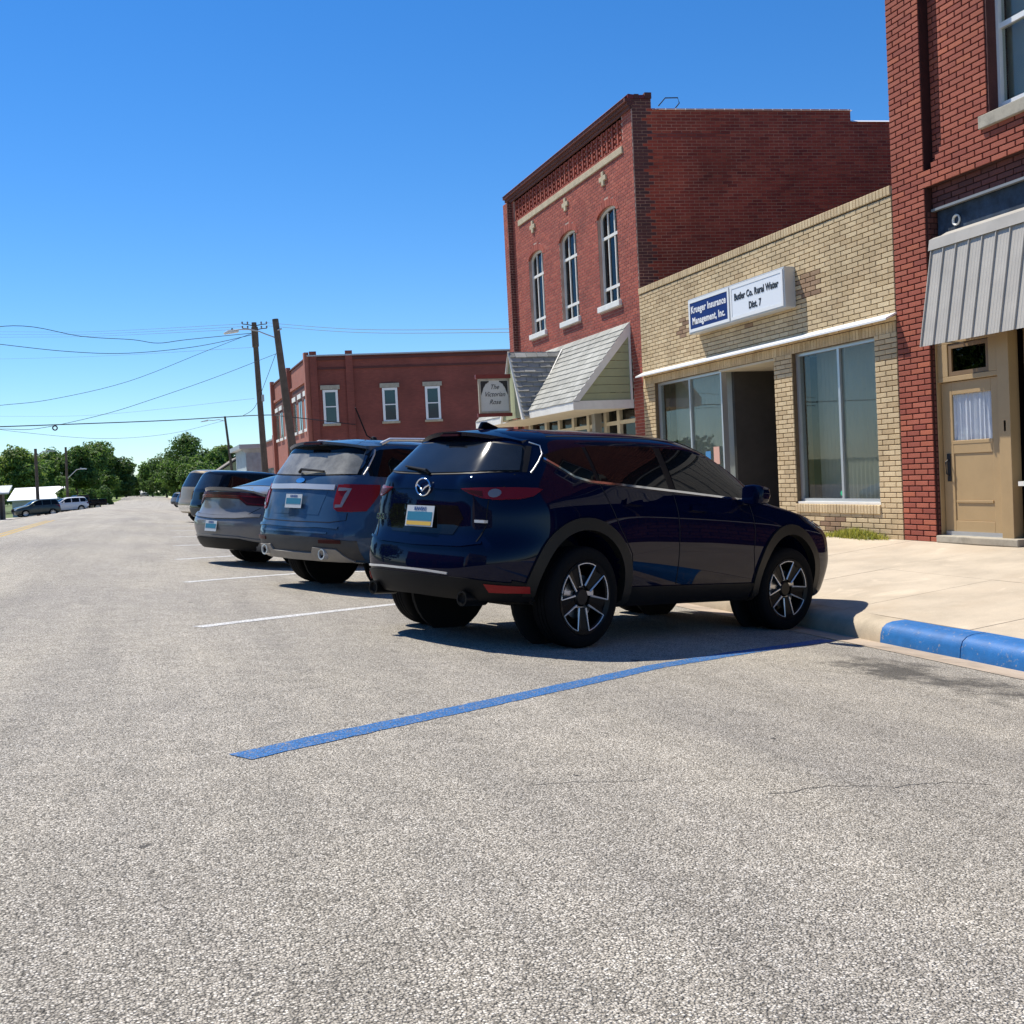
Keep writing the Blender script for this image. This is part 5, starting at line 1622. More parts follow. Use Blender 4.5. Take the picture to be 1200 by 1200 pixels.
# far wood that closes the horizon
def far_wood():
    g = np.random.default_rng(5)
    k = 24000
    t = g.uniform(0, 1, k)
    X = -260 + 520 * t
    Y = 430 + 60 * np.sin(X * .012) + g.uniform(0, 30, k)
    top = 7.0 + 3.2 * np.sin(X * .09) + 2.2 * np.sin(X * .23 + 1) + 1.5 * np.sin(X * .61)
    Z = top * g.uniform(0, 1, k) ** .55
    P = np.stack([X, Y, Z - .5], 1)
    N = g.normal(size=(k, 3)); N[:, 1] -= 1.0; N[:, 2] += .6; N /= np.linalg.norm(N, axis=1)[:, None]
    a = np.cross(N, g.normal(size=(k, 3))); a /= np.linalg.norm(a, axis=1)[:, None]; b = np.cross(N, a)
    sz = g.uniform(.7, 1.6, (k, 1))
    V4 = np.stack([P - a * sz, P + b * sz * .7, P + a * sz, P - b * sz * .7], 1).reshape(-1, 3)
    me = bpy.data.meshes.new('far_wood'); me.from_pydata(V4.tolist(), [], np.arange(k * 4).reshape(-1, 4).tolist()); me.materials.append(M['leaf_b'])
    tag(link(bpy.data.objects.new('far_wood', me)), 'dark green wood along the horizon at the end of the road', 'wood', kind='stuff')


far_wood()


# weeds at the foot of the buff office
def weeds():
    g = np.random.default_rng(9)
    vs = []; fs = []
    def blade(x, y, h, w, lean, a):
        z0 = zs(x); dx, dy = math.cos(a) * lean, math.sin(a) * lean
        px_, py_ = -math.sin(a) * w, math.cos(a) * w
        i = len(vs)
        vs.extend([(x - px_, y - py_, z0), (x + px_, y + py_, z0), (x + dx * .5 + px_ * .8, y + dy * .5 + py_ * .8, z0 + h * .65), (x + dx * .5 - px_ * .8, y + dy * .5 - py_ * .8, z0 + h * .65), (x + dx, y + dy, z0 + h)])
        fs.extend([(i, i + 1, i + 2, i + 3), (i + 3, i + 2, i + 4)])
    for k in range(1500):
        y = 12.95 + .42 * g.normal() * .75
        if not 12.22 < y < 13.75: continue
        e = 1 - abs(y - 12.95) / .85
        blade(9.27 - abs(g.normal()) * .06, y, g.uniform(.04, .15) * (0.4 + .7 * e), g.uniform(.003, .008), g.uniform(0, .08), g.uniform(0, 6.28))
    for k in range(160):
        blade(9.27 - abs(g.normal()) * .03, g.uniform(13.6, 14.6), g.uniform(.02, .08), .004, g.uniform(0, .04), g.uniform(0, 6.28))
    o = MB().add(vs, fs).build('weeds', M['weed'])
    tag(o, 'yellow green weeds growing along the foot of the buff office', 'weeds', kind='stuff')


weeds()
# ================================================================== vehicles
# car axes: x forward, y left, z up, origin on the ground under the middle of the rear axle
def lerp_tab(tab, v):
    if v <= tab[0][0]: return tab[0][1]
    for (a, x), (b, y) in zip(tab[:-1], tab[1:]):
        if v <= b: return x + (y - x) * (v - a) / (b - a)
    return tab[-1][1]


class Body:
    def __init__(s, stations, rear, front, arches, arch_r, plan=.10, sub=2, arch_z=None):
        """stations: (x | ('r',d) | ('f',d), zbot, ws, wm, zm, wsh, zsh, wb, zbelt, wr, zr, zt)"""
        rings = []
        def half(st):
            _, zb, ws, wm, zm, wsh, zsh, wb, zbl, wr, zr, zt = st
            ml = .5
            return [(0, zb), (.65 * ws, zb), (ws - .02, zb + .005), (ws, zb + .09), (wm, zm), (wm + (wsh - wm) * .30 + .004, zm + (zsh - zm) * .34), (wm + (wsh - wm) * .52 + .004, zm + (zsh - zm) * .56), (wsh, zsh), (wb, zbl), (wb + (wr - wb) * .5 + .012, zbl + (zr - zbl) * .5), (wr, zr), (wr - .10, zr + .62 * (zt - zr)), (.45 * wr, zt - .10 * (zt - zr)), (0, zt)]
        def ring(st, ysc=1.0, bul=0.0):
            pts = []
            for y, z in half(st):
                k = st[0]
                y2 = y * ysc
                if isinstance(k, tuple):
                    if k[0] == 'r': x = lerp_tab(rear, z) + k[1] - bul * (1 - (y2 / .9) ** 2)
                    else: x = lerp_tab(front, z) - k[1] + bul * (1 - (y2 / .9) ** 2)
                else: x = k
                pts.append((x, y2, z))
            return pts
        s0, s1 = stations[0], stations[-1]
        for q in (0.0, .35, .7): rings.append(ring(s0, q, plan * .55 * (1 - q * q)))
        for st in stations: rings.append(ring(st))
        for q in (.7, .35, 0.0): rings.append(ring(s1, q, plan * .7 * (1 - q * q)))
        nr = 26
        vs = []; fs = []
        for rg in rings:
            full = rg + [(x, -y, z) for x, y, z in reversed(rg[1:-1])]
            vs += full
        for i in range(len(rings) - 1):
            for j in range(nr):
                fs.append((i * nr + j, i * nr + (j + 1) % nr, (i + 1) * nr + (j + 1) % nr, (i + 1) * nr + j))
        me = bpy.data.meshes.new('body'); me.from_pydata(vs, [], fs)
        bm = bmesh.new(); bm.from_mesh(me)
        bmesh.ops.remove_doubles(bm, verts=bm.verts, dist=.0005)
        bmesh.ops.dissolve_degenerate(bm, edges=bm.edges, dist=.0005)
        bmesh.ops.recalc_face_normals(bm, faces=bm.faces)
        cl = bm.edges.layers.float.new('crease_edge')
        lines = {}
        for rg in rings:
            for j in (3, 5, 7, 8, 10):
                for sg in (1, -1): lines[(round(rg[j][0], 3), round(sg * rg[j][1], 3), round(rg[j][2], 3))] = j
        key = lambda v: (round(v.co.x, 3), round(v.co.y, 3), round(v.co.z, 3))
        wgt = {3: .35, 5: .25, 7: .30, 8: .55, 10: .45}
        for e in bm.edges:
            a, b = lines.get(key(e.verts[0])), lines.get(key(e.verts[1]))
            if a is not None and a == b: e[cl] = wgt[a]
        bm.to_mesh(me); bm.free()
        ob = bpy.data.objects.new('tmp_body', me); COL.objects.link(ob)
        md = ob.modifiers.new('s', 'SUBSURF'); md.levels = sub; md.render_levels = sub
        bpy.context.view_layer.update()
        dg = bpy.context.evaluated_depsgraph_get()
        m1 = bpy.data.meshes.new_from_object(ob.evaluated_get(dg))
        bmm = bmesh.new(); bmm.from_mesh(m1); s.bvh = BVHTree.FromBMesh(bmm); bmm.free()
        # wheel arches
        cb = MB()
        for ax in arches:
            for sd in (-1, 1):
                cb.lathe([(0.001, .0), (arch_r, .0), (arch_r, .75), (.001, .75)], 40, 'y', (ax, sd * .55 if sd > 0 else -.55 - .75, arch_z or arch_r * .91), closed=True)
        co = cb.build('tmp_cut', M['seam'])
        bd = ob.modifiers.new('b', 'BOOLEAN'); bd.object = co; bd.operation = 'DIFFERENCE'; bd.solver = 'EXACT'
        bpy.context.view_layer.update()
        dg = bpy.context.evaluated_depsgraph_get()
        s.mesh = bpy.data.meshes.new_from_object(ob.evaluated_get(dg))
        s.mesh.name = 'body'
        bpy.data.objects.remove(ob); bpy.data.objects.remove(co)

    def object(s, mat, parent):
        me = s.mesh; me.materials.clear(); me.materials.append(mat)
        me.shade_smooth(); me.set_sharp_from_angle(angle=rad(38))
        return link(bpy.data.objects.new('body', me), parent)

    def hit(s, a, b, ax):
        if ax == 'R': o, d = V((a, -3, b)), V((0, 1, 0))
        elif ax == 'L': o, d = V((a, 3, b)), V((0, -1, 0))
        elif ax == 'B': o, d = V((-6, a, b)), V((1, 0, 0))
        elif ax == 'F': o, d = V((8, a, b)), V((-1, 0, 0))
        else: o, d = V((a, b, 4)), V((0, 0, -1))
        p, n, i, _ = s.bvh.ray_cast(o, d)
        if p is None:
            o2 = {'R': V((a, -.8, b)), 'L': V((a, .8, b)), 'B': V((-.9, a, b)), 'F': V((3.6, a, b)), 'T': V((a, b, 1.5))}[ax]
            p, n, i, _ = s.bvh.find_nearest(o2)
        if n.dot(d) > 0: n = -n
        return p, n

    def panel(s, name, poly, ax, off, mat, parent, res=.06, skirt=.02, smooth=40):
        """a piece of trim whose outline is given in side (x,z), rear (y,z) or top (x,y) view and that follows the body"""
        P = []
        for p, q in zip(poly, poly[1:] + poly[:1]):
            p, q = V(p), V(q); n = max(1, int((q - p).length / res))
            P += [p + (q - p) * (i / n) for i in range(n)]
        nb = len(P)
        x0, x1 = min(p.x for p in P), max(p.x for p in P); y0, y1 = min(p.y for p in P), max(p.y for p in P)
        def inside(x, y):
            c = False; j = nb - 1
            for i in range(nb):
                if (P[i].y > y) != (P[j].y > y) and x < (P[j].x - P[i].x) * (y - P[i].y) / (P[j].y - P[i].y) + P[i].x: c = not c
                j = i
            return c
        pts = list(P)
        gx = x0 + res / 2
        while gx < x1:
            gy = y0 + res / 2
            while gy < y1:
                if inside(gx, gy) and min((p - V((gx, gy))).length for p in P) > res * .35: pts.append(V((gx, gy)))
                gy += res
            gx += res
        vv, ee, ff, *_ = delaunay_2d_cdt(pts, [(i, (i + 1) % nb) for i in range(nb)], [], 1, 1e-5)
        top = []; nrm = []
        for v in vv:
            p, n = s.hit(v.x, v.y, ax)
            top.append(p + n * off); nrm.append(n)
        mb = MB(); k = len(vv)
        mb.v = [tuple(p) for p in top] + [tuple(p - n * skirt) for p, n in zip(top, nrm)]
        mb.f = [tuple(f) for f in ff]
        cnt = {}
        for f in ff:
            for a, b in zip(f, f[1:] + f[:1]): cnt[frozenset((a, b))] = cnt.get(frozenset((a, b)), 0) + 1
        for e, c in cnt.items():
            if c == 1:
                a, b = tuple(e); mb.f.append((a, b, b + k, a + k))
        mb.m = [0] * len(mb.f)
        return mb.build(name, mat, parent, smooth=smooth)

    def strip(s, name, line, w, ax, off, mat, parent, res=.05, closed=False, skirt=.015):
        """narrow band along a line, following the body"""
        P = []
        L = list(line) + ([line[0]] if closed else [])
        for p, q in zip(L[:-1], L[1:]):
            p, q = V(p), V(q); n = max(1, int((q - p).length / res))
            P += [p + (q - p) * (i / n) for i in range(n)]
        if not closed: P.append(V(L[-1]))
        n = len(P); vs = []; fs = []
        for i, p in enumerate(P):
            a = P[(i - 1) % n] if closed else P[max(0, i - 1)]; b = P[(i + 1) % n] if closed else P[min(n - 1, i + 1)]
            t = (b - a).normalized(); nn = V((-t.y, t.x))
            ww = w if not callable(w) else w(i / max(1, n - 1))
            h1, n1 = s.hit(*(p + nn * ww / 2), ax); h2, n2 = s.hit(*(p - nn * ww / 2), ax)
            vs += [h1 + n1 * off, h2 + n2 * off, h1 - n1 * skirt, h2 - n2 * skirt]
        m = n if closed else n - 1
        for i in range(m):
            j = (i + 1) % n
            fs += [(4 * i, 4 * i + 1, 4 * j + 1, 4 * j), (4 * i, 4 * j, 4 * j + 2, 4 * i + 2), (4 * i + 1, 4 * i + 3, 4 * j + 3, 4 * j + 1)]
        if not closed: fs += [(0, 2, 3, 1), (4 * n - 4, 4 * n - 3, 4 * n - 1, 4 * n - 2)]
        return MB().add(vs, fs).build(name, mat, parent, smooth=50)


def mirror_poly(poly): return [(-a, b) for a, b in poly]


def arc(cx, cz, r, a0, a1, n=22): return [(cx + r * math.cos(rad(a0 + (a1 - a0) * i / n)), cz + r * math.sin(rad(a0 + (a1 - a0) * i / n))) for i in range(n + 1)]


def wheel(parent, x, y, r, rim_r, width, style, side, steer=0.0, rot=0.0):
    w = MB().lathe([(.02, -.03), (.16, -.03), (.16, -.01), (.02, -.01)], 24, 'y', closed=True).build('wheel', M['rim_silver'], parent)
    w.location = (x, y, r); w.rotation_euler = (0, rot, steer if side < 0 else math.pi + steer)
    h = width / 2                                             # outer face at local -h
    t = MB()
    prof = [(rim_r, -h * .80), (rim_r + .02, -h * .95), (r - .06, -h), (r - .022, -h * .95), (r - .006, -h * .82), (r, -h * .6), (r, -h * .36), (r - .010, -h * .345), (r - .010, -h * .29), (r, -h * .275), (r, -h * .04), (r - .010, -h * .03), (r - .010, h * .03), (r, h * .04), (r, h * .275), (r - .010, h * .29), (r - .010, h * .345), (r, h * .36), (r, h * .6), (r - .006, h * .82), (r - .022, h * .95), (r - .06, h), (rim_r + .02, h * .95), (rim_r, h * .8)]
    t.lathe(prof, 56, 'y', closed=True)
    t.build('tyre', M['tyre'], w, smooth=35)
    rm = MB()
    mats = [M['rim_black'], M['satin']] if style == 'mazda' else [M['rim_silver'], M['rim_silver']]
    lip = rim_r
    rm.lathe([(lip + .008, -h * .93), (lip + .012, -h * .80), (lip - .012, -h * .75), (lip - .03, h * .5), (lip, h * .8), (lip + .004, h * .82), (lip - .03, h * .82), (lip - .05, h * .5), (lip - .025, -h * .78)], 48, 'y', closed=True)
    rm.lathe([(.0, -h * .62), (.055, -h * .62), (.07, -h * .5), (.07, 0.0), (.0, 0.0)], 24, 'y')
    if style == 'mazda':
        ro = lip - .012
        for k in range(5):
            a = 2 * math.pi * k / 5 + math.pi / 2
            # a machined outline: two edges from the hub and an arc at the rim
            yo = lambda q: -h * (.66 + .22 * q)
            pts = [(.075, a + .28 * 0)]
            for sg in (-1, 1):
                a_in = a + sg * .30; a_out = a + sg * .36
                p0 = (.085 * math.cos(a + sg * .20), .085 * math.sin(a + sg * .20)); p1 = (ro * math.cos(a + sg * .385), ro * math.sin(a + sg * .385))
                line = [(p0[0] + (p1[0] - p0[0]) * q, yo(q), p0[1] + (p1[1] - p0[1]) * q) for q in (0, .35, .7, 1)]
                rm.tube(line, .0075, 5, 1, r1=.0042)
                # the black spoke blade beside it
                a2 = a + sg * .628
                p2 = (ro * math.cos(a2), ro * math.sin(a2)); p3 = (.085 * math.cos(a2), .085 * math.sin(a2))
                q = [(p0[0], yo(0) + .006, p0[1]), (p1[0], yo(1) + .006, p1[1]), (p2[0], yo(1) + .02, p2[1]), (p3[0], yo(0) + .01, p3[1])]
                rm.prism(q, (0, .03, 0), 0)
            rm.tube([(ro * math.cos(a - .385 + .77 * i / 8), yo(1), ro * math.sin(a - .385 + .77 * i / 8)) for i in range(9)], .0040, 5, 1)
    else:
        ro = lip - .02; ns = {'five': 5, 'ten': 10}.get(style, 6)
        for k in range(ns):
            a = 2 * math.pi * k / ns + .3
            hw_ = .5 * math.pi / ns * (1.1 if ns < 8 else .8)
            q = [(.05 * math.cos(a - .7), -h * .62, .05 * math.sin(a - .7)), (ro * math.cos(a - hw_ * .62), -h * .80, ro * math.sin(a - hw_ * .62)), (ro * math.cos(a + hw_ * .62), -h * .80, ro * math.sin(a + hw_ * .62)), (.05 * math.cos(a + .7), -h * .62, .05 * math.sin(a + .7))]
            rm.prism(q, (0, .035, 0), 0)
    rm.build('rim', mats, w, smooth=35)
    return w


def car_root(name, X, Y, z, yaw, label, cat, slope=True, group=None, pitch=None):
    """yaw: heading in degrees clockwise from +Y"""
    r = empty(name)
    ya = rad(yaw)
    f = V((math.sin(ya), math.cos(ya), 0))
    if slope:
        g = (zg(X + .4, Y) - zg(X - .4, Y)) / .8 if pitch is None else pitch
        up = V((-g, 0, 1)).normalized()
    else: up = V((0, 0, 1))
    f = (f - up * f.dot(up)).normalized(); l = up.cross(f)
    m = Matrix((f, l, up)).transposed().to_4x4(); m.translation = V((X, Y, z))
    r.matrix_world = m
    tag(r, label, cat, group)
    return r


def licence(parent, B, z, w=.305, h=.152, state='KANSAS', gold=True, y=0.0, tilt=.12, xo=-.012):
    p, n = B.hit(y, z, 'B')
    pl = MB().box((-.004, -w / 2, -h / 2), (0.0, w / 2, h / 2)).build('licence_plate', M['plate'], parent)
    pl.location = (p.x + xo, y, z); pl.rotation_euler = (0, tilt, 0)
    MB().box((-.0065, -w * .45, -h * .22), (-.0045, w * .45, h * .20)).build('number_field', M['plate_blue'], pl)
    if gold: MB().box((-.0065, -w * .45, -h * .44), (-.0045, w * .45, -h * .26)).build('lower_band', M['plate_gold'], pl)
    text_mesh('lettering', state, h * .24, M['plate_text'], pl, facing((-.0065, 0, h * .345), (0, -1, 0), (0, 0, 1)), extrude=.0008, sx=1.0, bold=.0008)
    return pl


def mirror_part(B, parent, x, y, z, mat, side, s=1.0):
    m = MB()
    pr = [(-.05, -.09), (.10, -.075), (.13, 0), (.10, .07), (-.05, .085)]
    vs = []; fs = []
    for i, (yy2, k) in enumerate(((0, .55), (.04, .92), (.12, 1.0), (.19, .9), (.215, .55))):
        for a, b in pr: vs.append((x + a * k * s, side * (y + yy2 * s), z + b * k * s))
    n = len(pr)
    for i in range(4):
        for j in range(n): fs.append((i * n + j, i * n + (j + 1) % n, (i + 1) * n + (j + 1) % n, (i + 1) * n + j))
    fs += [tuple(range(n)), tuple(4 * n + j for j in range(n))]
    m.add(vs, fs)
    m.box((x - .02, min(side * (y - .10), side * (y + .02)), z - .09 * s), (x + .06, max(side * (y - .10), side * (y + .02)), z - .04 * s))
    return m.build('mirror', mat, parent, smooth=50, bevel=.012)


# ---------------------------------------------------------------- dark blue compact sport utility (the nearest)
def navy_suv():
    rear = [(.25, -.70), (.34, -.78), (.46, -.825), (.66, -.835), (.73, -.80), (.80, -.755), (.95, -.76), (1.06, -.80), (1.13, -.80), (1.18, -.74), (1.23, -.675), (1.42, -.50), (1.52, -.42), (1.62, -.37), (1.7, -.34)]
    front = [(.20, 3.42), (.30, 3.55), (.50, 3.60), (.80, 3.60), (.92, 3.565), (1.0, 3.46), (1.06, 3.3)]
    st = [(('r', 0), .34, .46, .50, .58, .48, .96, .45, 1.17, .40, 1.46, 1.535),
          (('r', .05), .335, .60, .645, .58, .62, .97, .575, 1.18, .49, 1.475, 1.555),
          (('r', .13), .33, .71, .755, .58, .72, .98, .66, 1.19, .545, 1.485, 1.57),
          (('r', .25), .32, .79, .84, .58, .80, 1.0, .735, 1.195, .58, 1.495, 1.585),
          (('r', .42), .30, .845, .895, .59, .865, 1.02, .795, 1.195, .60, 1.50, 1.595),
          (.20, .28, .86, .918, .62, .895, 1.03, .835, 1.185, .615, 1.508, 1.605),
          (.60, .27, .86, .905, .62, .893, 1.02, .84, 1.175, .622, 1.527, 1.628),
          (1.10, .27, .86, .900, .62, .888, 1.005, .84, 1.155, .625, 1.545, 1.648),
          (1.50, .27, .86, .900, .62, .888, .995, .84, 1.14, .63, 1.540, 1.645),
          (1.88, .27, .86, .903, .62, .888, .985, .84, 1.125, .66, 1.445, 1.54),
          (2.30, .27, .86, .908, .62, .89, .97, .84, 1.105, .72, 1.235, 1.295),
          (2.48, .27, .86, .912, .62, .89, .965, .835, 1.085, .68, 1.135, 1.175),
          (2.80, .27, .86, .918, .62, .888, .94, .825, 1.055, .64, 1.10, 1.14),
          (3.05, .26, .858, .91, .60, .88, .92, .815, 1.02, .61, 1.07, 1.105),
          (('f', .26), .25, .845, .89, .58, .86, .87, .80, .965, .60, 1.02, 1.045),
          (('f', .10), .25, .79, .835, .56, .81, .84, .76, .925, .57, .975, .995),
          (('f', .03), .25, .68, .73, .54, .71, .82, .67, .90, .52, .945, .96),
          (('f', 0), .26, .50, .54, .54, .52, .81, .49, .885, .40, .925, .94)]
    B = Body(st, rear, front, (0.0, 2.70), .445, plan=.07, arch_z=.405, sub=3)
    r = car_root('parked_suv', 2.526, 8.165, .018, 64.1, 'dark blue compact sport utility parked nearest, beside the blue line', 'car', group='cars parked along the kerb', pitch=-.0955)
    B.object(M['navy'], r)
    for x, s, stv, ro in ((0, -1, 0, .02), (0, 1, 0, .5), (2.70, -1, rad(-7), -.14), (2.70, 1, rad(-7), .3)):
        wheel(r, x, s * .805, .365, .258, .215, 'mazda', s, stv, ro)
    # dark arch liners so no light shows through
    for x in (0, 2.7):
        for s in (-1, 1):
            MB().lathe([(.05, 0), (.41, 0), (.41, .03), (.05, .03)], 32, 'y', (x, s * .56 - .015, .38), closed=True).build('arch_liner', M['seam'], r)
    MB().box((-.42, -.56, .29), (3.2, .56, .40)).build('underbody', M['seam'], r)
    for ax in ('R', 'L'):
        # wheel arch and sill cladding
        for cx in (0, 2.70):
            B.strip('arch_trim', arc(cx, .405, .487, -22, 202, 34), .088, ax, .018, M['arch_plastic'], r, res=.03, skirt=.05)
        B.panel('sill_trim', [(.50, .29), (2.20, .29), (2.20, .43), (.50, .43)], ax, .016, M['cladding'], r, res=.12, skirt=.04)
        # side windows
        low = lambda x: 1.155 - .030 * (x - .0) * 1.0 - (.02 if x > 1.2 else 0)
        def wl(x): return lerp_tab([(-.27, 1.355), (-.17, 1.30), (-.05, 1.232), (.10, 1.205), (.45, 1.195), (1.2, 1.17), (2.15, 1.135)], x)
        def wt(x): return lerp_tab([(-.27, 1.365), (-.05, 1.425), (.3, 1.472), (.9, 1.505), (1.45, 1.508), (1.75, 1.44), (2.12, 1.225), (2.17, 1.15)], x)
        def wpoly(a, b, n=10):
            xs = [a + (b - a) * i / n for i in range(n + 1)]
            return [(x, wl(x)) for x in xs] + [(x, wt(x)) for x in reversed(xs)]
        B.panel('window_surround', wpoly(-.26, 2.13, 24), ax, .0035, M['cladding'], r, res=.06)
        B.panel('quarter_window', wpoly(-.22, .16), ax, .007, M['car_glass'], r, res=.05)
        B.panel('rear_door_window', wpoly(.20, 1.00), ax, .007, M['car_glass'], r, res=.06)
        B.panel('front_door_window', wpoly(1.09, 2.08), ax, .007, M['car_glass'], r, res=.06)
        B.strip('chrome_strip', [(x, wl(x) - .010) for x in (-.265, -.24, -.17, -.12, -.05, 0, .10, .3, .45, .8, 1.2, 1.6, 2.08)], .016, ax, .010, M['chrome'], r, res=.05)
        # doors: gaps and handles
        B.strip('door_gap', [(.36, .86), (.25, 1.04), (.19, 1.18)], .007, ax, .0022, M['seam'], r)
        B.strip('door_gap', [(.36, .86), (.50, .68), (.54, .44)], .007, ax, .0022, M['seam'], r)
        B.strip('door_gap', [(1.045, 1.16), (1.08, .9), (1.09, .44)], .007, ax, .0022, M['seam'], r)
        B.strip('door_gap', [(2.10, 1.11), (2.14, .86), (2.12, .70), (2.18, .44)], .007, ax, .0022, M['seam'], r)
        for hx, hz in ((.40, 1.06), (1.22, 1.035)):
            B.panel('door_handle', [(hx, hz - .018), (hx + .20, hz - .025), (hx + .21, hz), (hx + .20, hz + .016), (hx + .02, hz + .022)], ax, .030, M['navy'], r, res=.03, skirt=.022)
        # head lamp corner
        B.panel('head_lamp', [(3.10, .985), (3.28, .915), (3.42, .895), (3.42, .95), (3.28, .99)], ax, .004, M['clear_lens'], r, res=.05)
        sd = -1 if ax == 'R' else 1
        mirror_part(B, r, 1.96, .88, 1.175, M['navy'], sd)
    # tail gate and rear screen
    g = [(-.67, 1.245), (-.4, 1.222), (0, 1.212), (.4, 1.222), (.67, 1.245), (.63, 1.32), (.57, 1.42), (.40, 1.44), (0, 1.45), (-.40, 1.44), (-.57, 1.42), (-.63, 1.32)]
    B.panel('rear_screen_surround', [(a * 1.045, 1.33 + (b - 1.33) * 1.10) for a, b in g], 'B', .004, M['cladding'], r, res=.05)
    B.panel('rear_screen', g, 'B', .009, M['rear_glass'], r, res=.05)
    # roof spoiler: a wedge over the glass
    v = []; k = 15
    for i in range(k):
        t = -1 + 2 * i / (k - 1); y = .555 * t
        x_out = -.565 + .20 * t * t; z = 1.528 - .062 * t * t
        xi = -.14 + .06 * t * t
        p, n = B.hit(xi, y * .98, 'T')
        v += [(x_out, y, z), (xi, y * .98, p.z + .003), (x_out + .015, y, z - .028), (x_out + .16, y * .98, z - .06)]
    fs = []
    for i in range(k - 1):
        a, b = 4 * i, 4 * i + 4
        fs += [(a, b, b + 1, a + 1), (a, a + 2, b + 2, b), (a + 2, a + 3, b + 3, b + 2)]
    fs += [(0, 1, 3, 2), (4 * k - 4, 4 * k - 2, 4 * k - 1, 4 * k - 3)]
    sp = MB().add(v, fs).build('roof_spoiler', M['navy'], r, smooth=40)
    MB().box((-.566, -.10, 1.495), (-.545, .10, 1.508)).build('brake_lamp', M['dark_red'], sp)
    # silver side blades of the glass
    for s in (-1, 1):
        MB().tube([B.hit(s * q, z, 'B')[0] + V((-.008, 0, 0)) for q, z in ((.715, 1.235), (.705, 1.27), (.685, 1.32), (.655, 1.38), (.61, 1.44), (.57, 1.46))], .006, 6).build('screen_blade', M['satin'], r, smooth=60)
    # lamps: slim, wrapping round the corner
    for s in (-1, 1):
        t = [(s * .38, 1.105), (s * .52, 1.115), (s * .66, 1.12), (s * .74, 1.12), (s * .74, 1.045), (s * .66, 1.035), (s * .56, 1.04), (s * .46, 1.07)]
        lp = B.panel('tail_lamp', t, 'B', .012, M['red_lens'], r, res=.04)
        B.panel('tail_lamp_core', [(s * (.625 + .036 * math.cos(a)), 1.078 + .030 * math.sin(a)) for a in [i * math.pi / 6 for i in range(12)]], 'B', .016, M['lamp_core'], lp, res=.02, skirt=.004)
        B.panel('lamp_inner', [(s * .40, 1.10), (s * .55, 1.09), (s * .56, 1.05), (s * .47, 1.073)], 'B', .015, M['dark_red'], lp, res=.03, skirt=.003)
        ax = 'L' if s > 0 else 'R'
        B.panel('tail_lamp_wing', [(-.64, 1.045), (-.66, 1.12), (-.55, 1.125), (-.42, 1.125), (-.38, 1.118), (-.46, 1.07), (-.56, 1.045)], ax, .012, M['red_lens'], lp, res=.04)
        # reflector in the lower bumper
        rf = B.panel('reflector', [(s * .65, .405), (s * .81, .405), (s * .82, .452), (s * .63, .460)], 'B', .020, M['reflector_red'], r, res=.04, skirt=.02)
        B.strip('tailgate_gap', [(s * .55, .72), (s * .60, .85), (s * .60, 1.03)], .007, 'B', .0022, M['seam'], r)
        B.strip('tailgate_gap', [(s * .66, 1.125), (s * .67, 1.22)], .007, 'B', .0022, M['seam'], r)
        MB().lathe([(.0, .0), (.040, .0), (.040, -.09), (.052, -.09), (.052, .12), (.0, .12)], 20, 'x', (-.74, s * .50, .345)).build('exhaust_tip', M['rim_black'], r, smooth=40)
        MB().lathe([(.0, .0), (.034, .0), (.034, -.02)], 20, 'x', (-.81, s * .50, .345)).build('exhaust_bore', M['seam'], r)
    # lower bumper in black plastic with a thin bright edge
    lowb = [(-.80, .35), (-.5, .345), (0, .345), (.5, .345), (.80, .35), (.81, .47), (.5, .49), (0, .49), (-.5, .49), (-.81, .47)]
    B.panel('lower_bumper', lowb, 'B', .014, M['cladding'], r, res=.06, skirt=.05)
    for ax in ('R', 'L'):
        B.panel('bumper_side_trim', [(-.62, .36), (-.44, .33), (-.44, .42), (-.50, .47), (-.62, .49)], ax, .014, M['cladding'], r, res=.06, skirt=.04)
    B.strip('bumper_edge', [(.80, .50), (.4, .518), (0, .52), (-.15, .518), (-.35, .51)], .014, 'B', .010, M['satin'], r)
    B.strip('bumper_step', [(-.60, .735), (-.45, .71), (0, .70), (.45, .71), (.66, .735)], .016, 'B', .012, M['navy'], r)
    # crease and plate recess of the tailgate
    B.panel('plate_recess', [(-.34, .78), (.34, .78), (.42, .90), (.36, .985), (-.36, .985), (-.42, .90)], 'B', .003, M['black_paint'], r, res=.06)
    B.strip('tailgate_crease', [(-.38, 1.10), (0, 1.105), (.38, 1.10)], .008, 'B', .006, M['navy'], r)
    licence(r, B, .90, xo=-.016)
    p, n = B.hit(0, 1.10, 'B')
    e = MB()
    ring = [(p.x - .012, .078 * math.cos(a), 1.11 + .062 * math.sin(a)) for a in [i * 2 * math.pi / 24 for i in range(25)]]
    e.tube(ring, .008, 6); e.tube([(p.x - .012, .070, 1.127), (p.x - .016, .03, 1.11), (p.x - .018, 0, 1.08), (p.x - .016, -.03, 1.11), (p.x - .012, -.070, 1.127)], .0075, 6, r1=.0075)
    e.build('emblem', M['chrome'], r, smooth=60)
    text_mesh('badge', 'SKYACTIV', .028, M['chrome'], r, facing(tuple(B.hit(-.50, .80, 'B')[0] + V((-.008, 0, 0))), (0, -1, 0), (0, 0, 1)), sx=1.1, extrude=.002) if False else None
    b1 = MB(); q = B.hit(-.55, .88, 'B')[0]; b1.box((q.x - .012, -.61, .872), (q.x + .03, -.49, .892)); b1.build('badge', M['satin'], r)
    q = B.hit(.54, .88, 'B')[0]
    text_mesh('badge', 'CX-5', .062, M['chrome'], r, facing((q.x - .012, .54, .88), (-.25, -1, 0), (0, 0, 1)), sx=1.0, extrude=.003, bold=.001)
    # wiper
    p0 = B.hit(.0, 1.225, 'B')[0]; p1 = B.hit(.33, 1.265, 'B')[0]
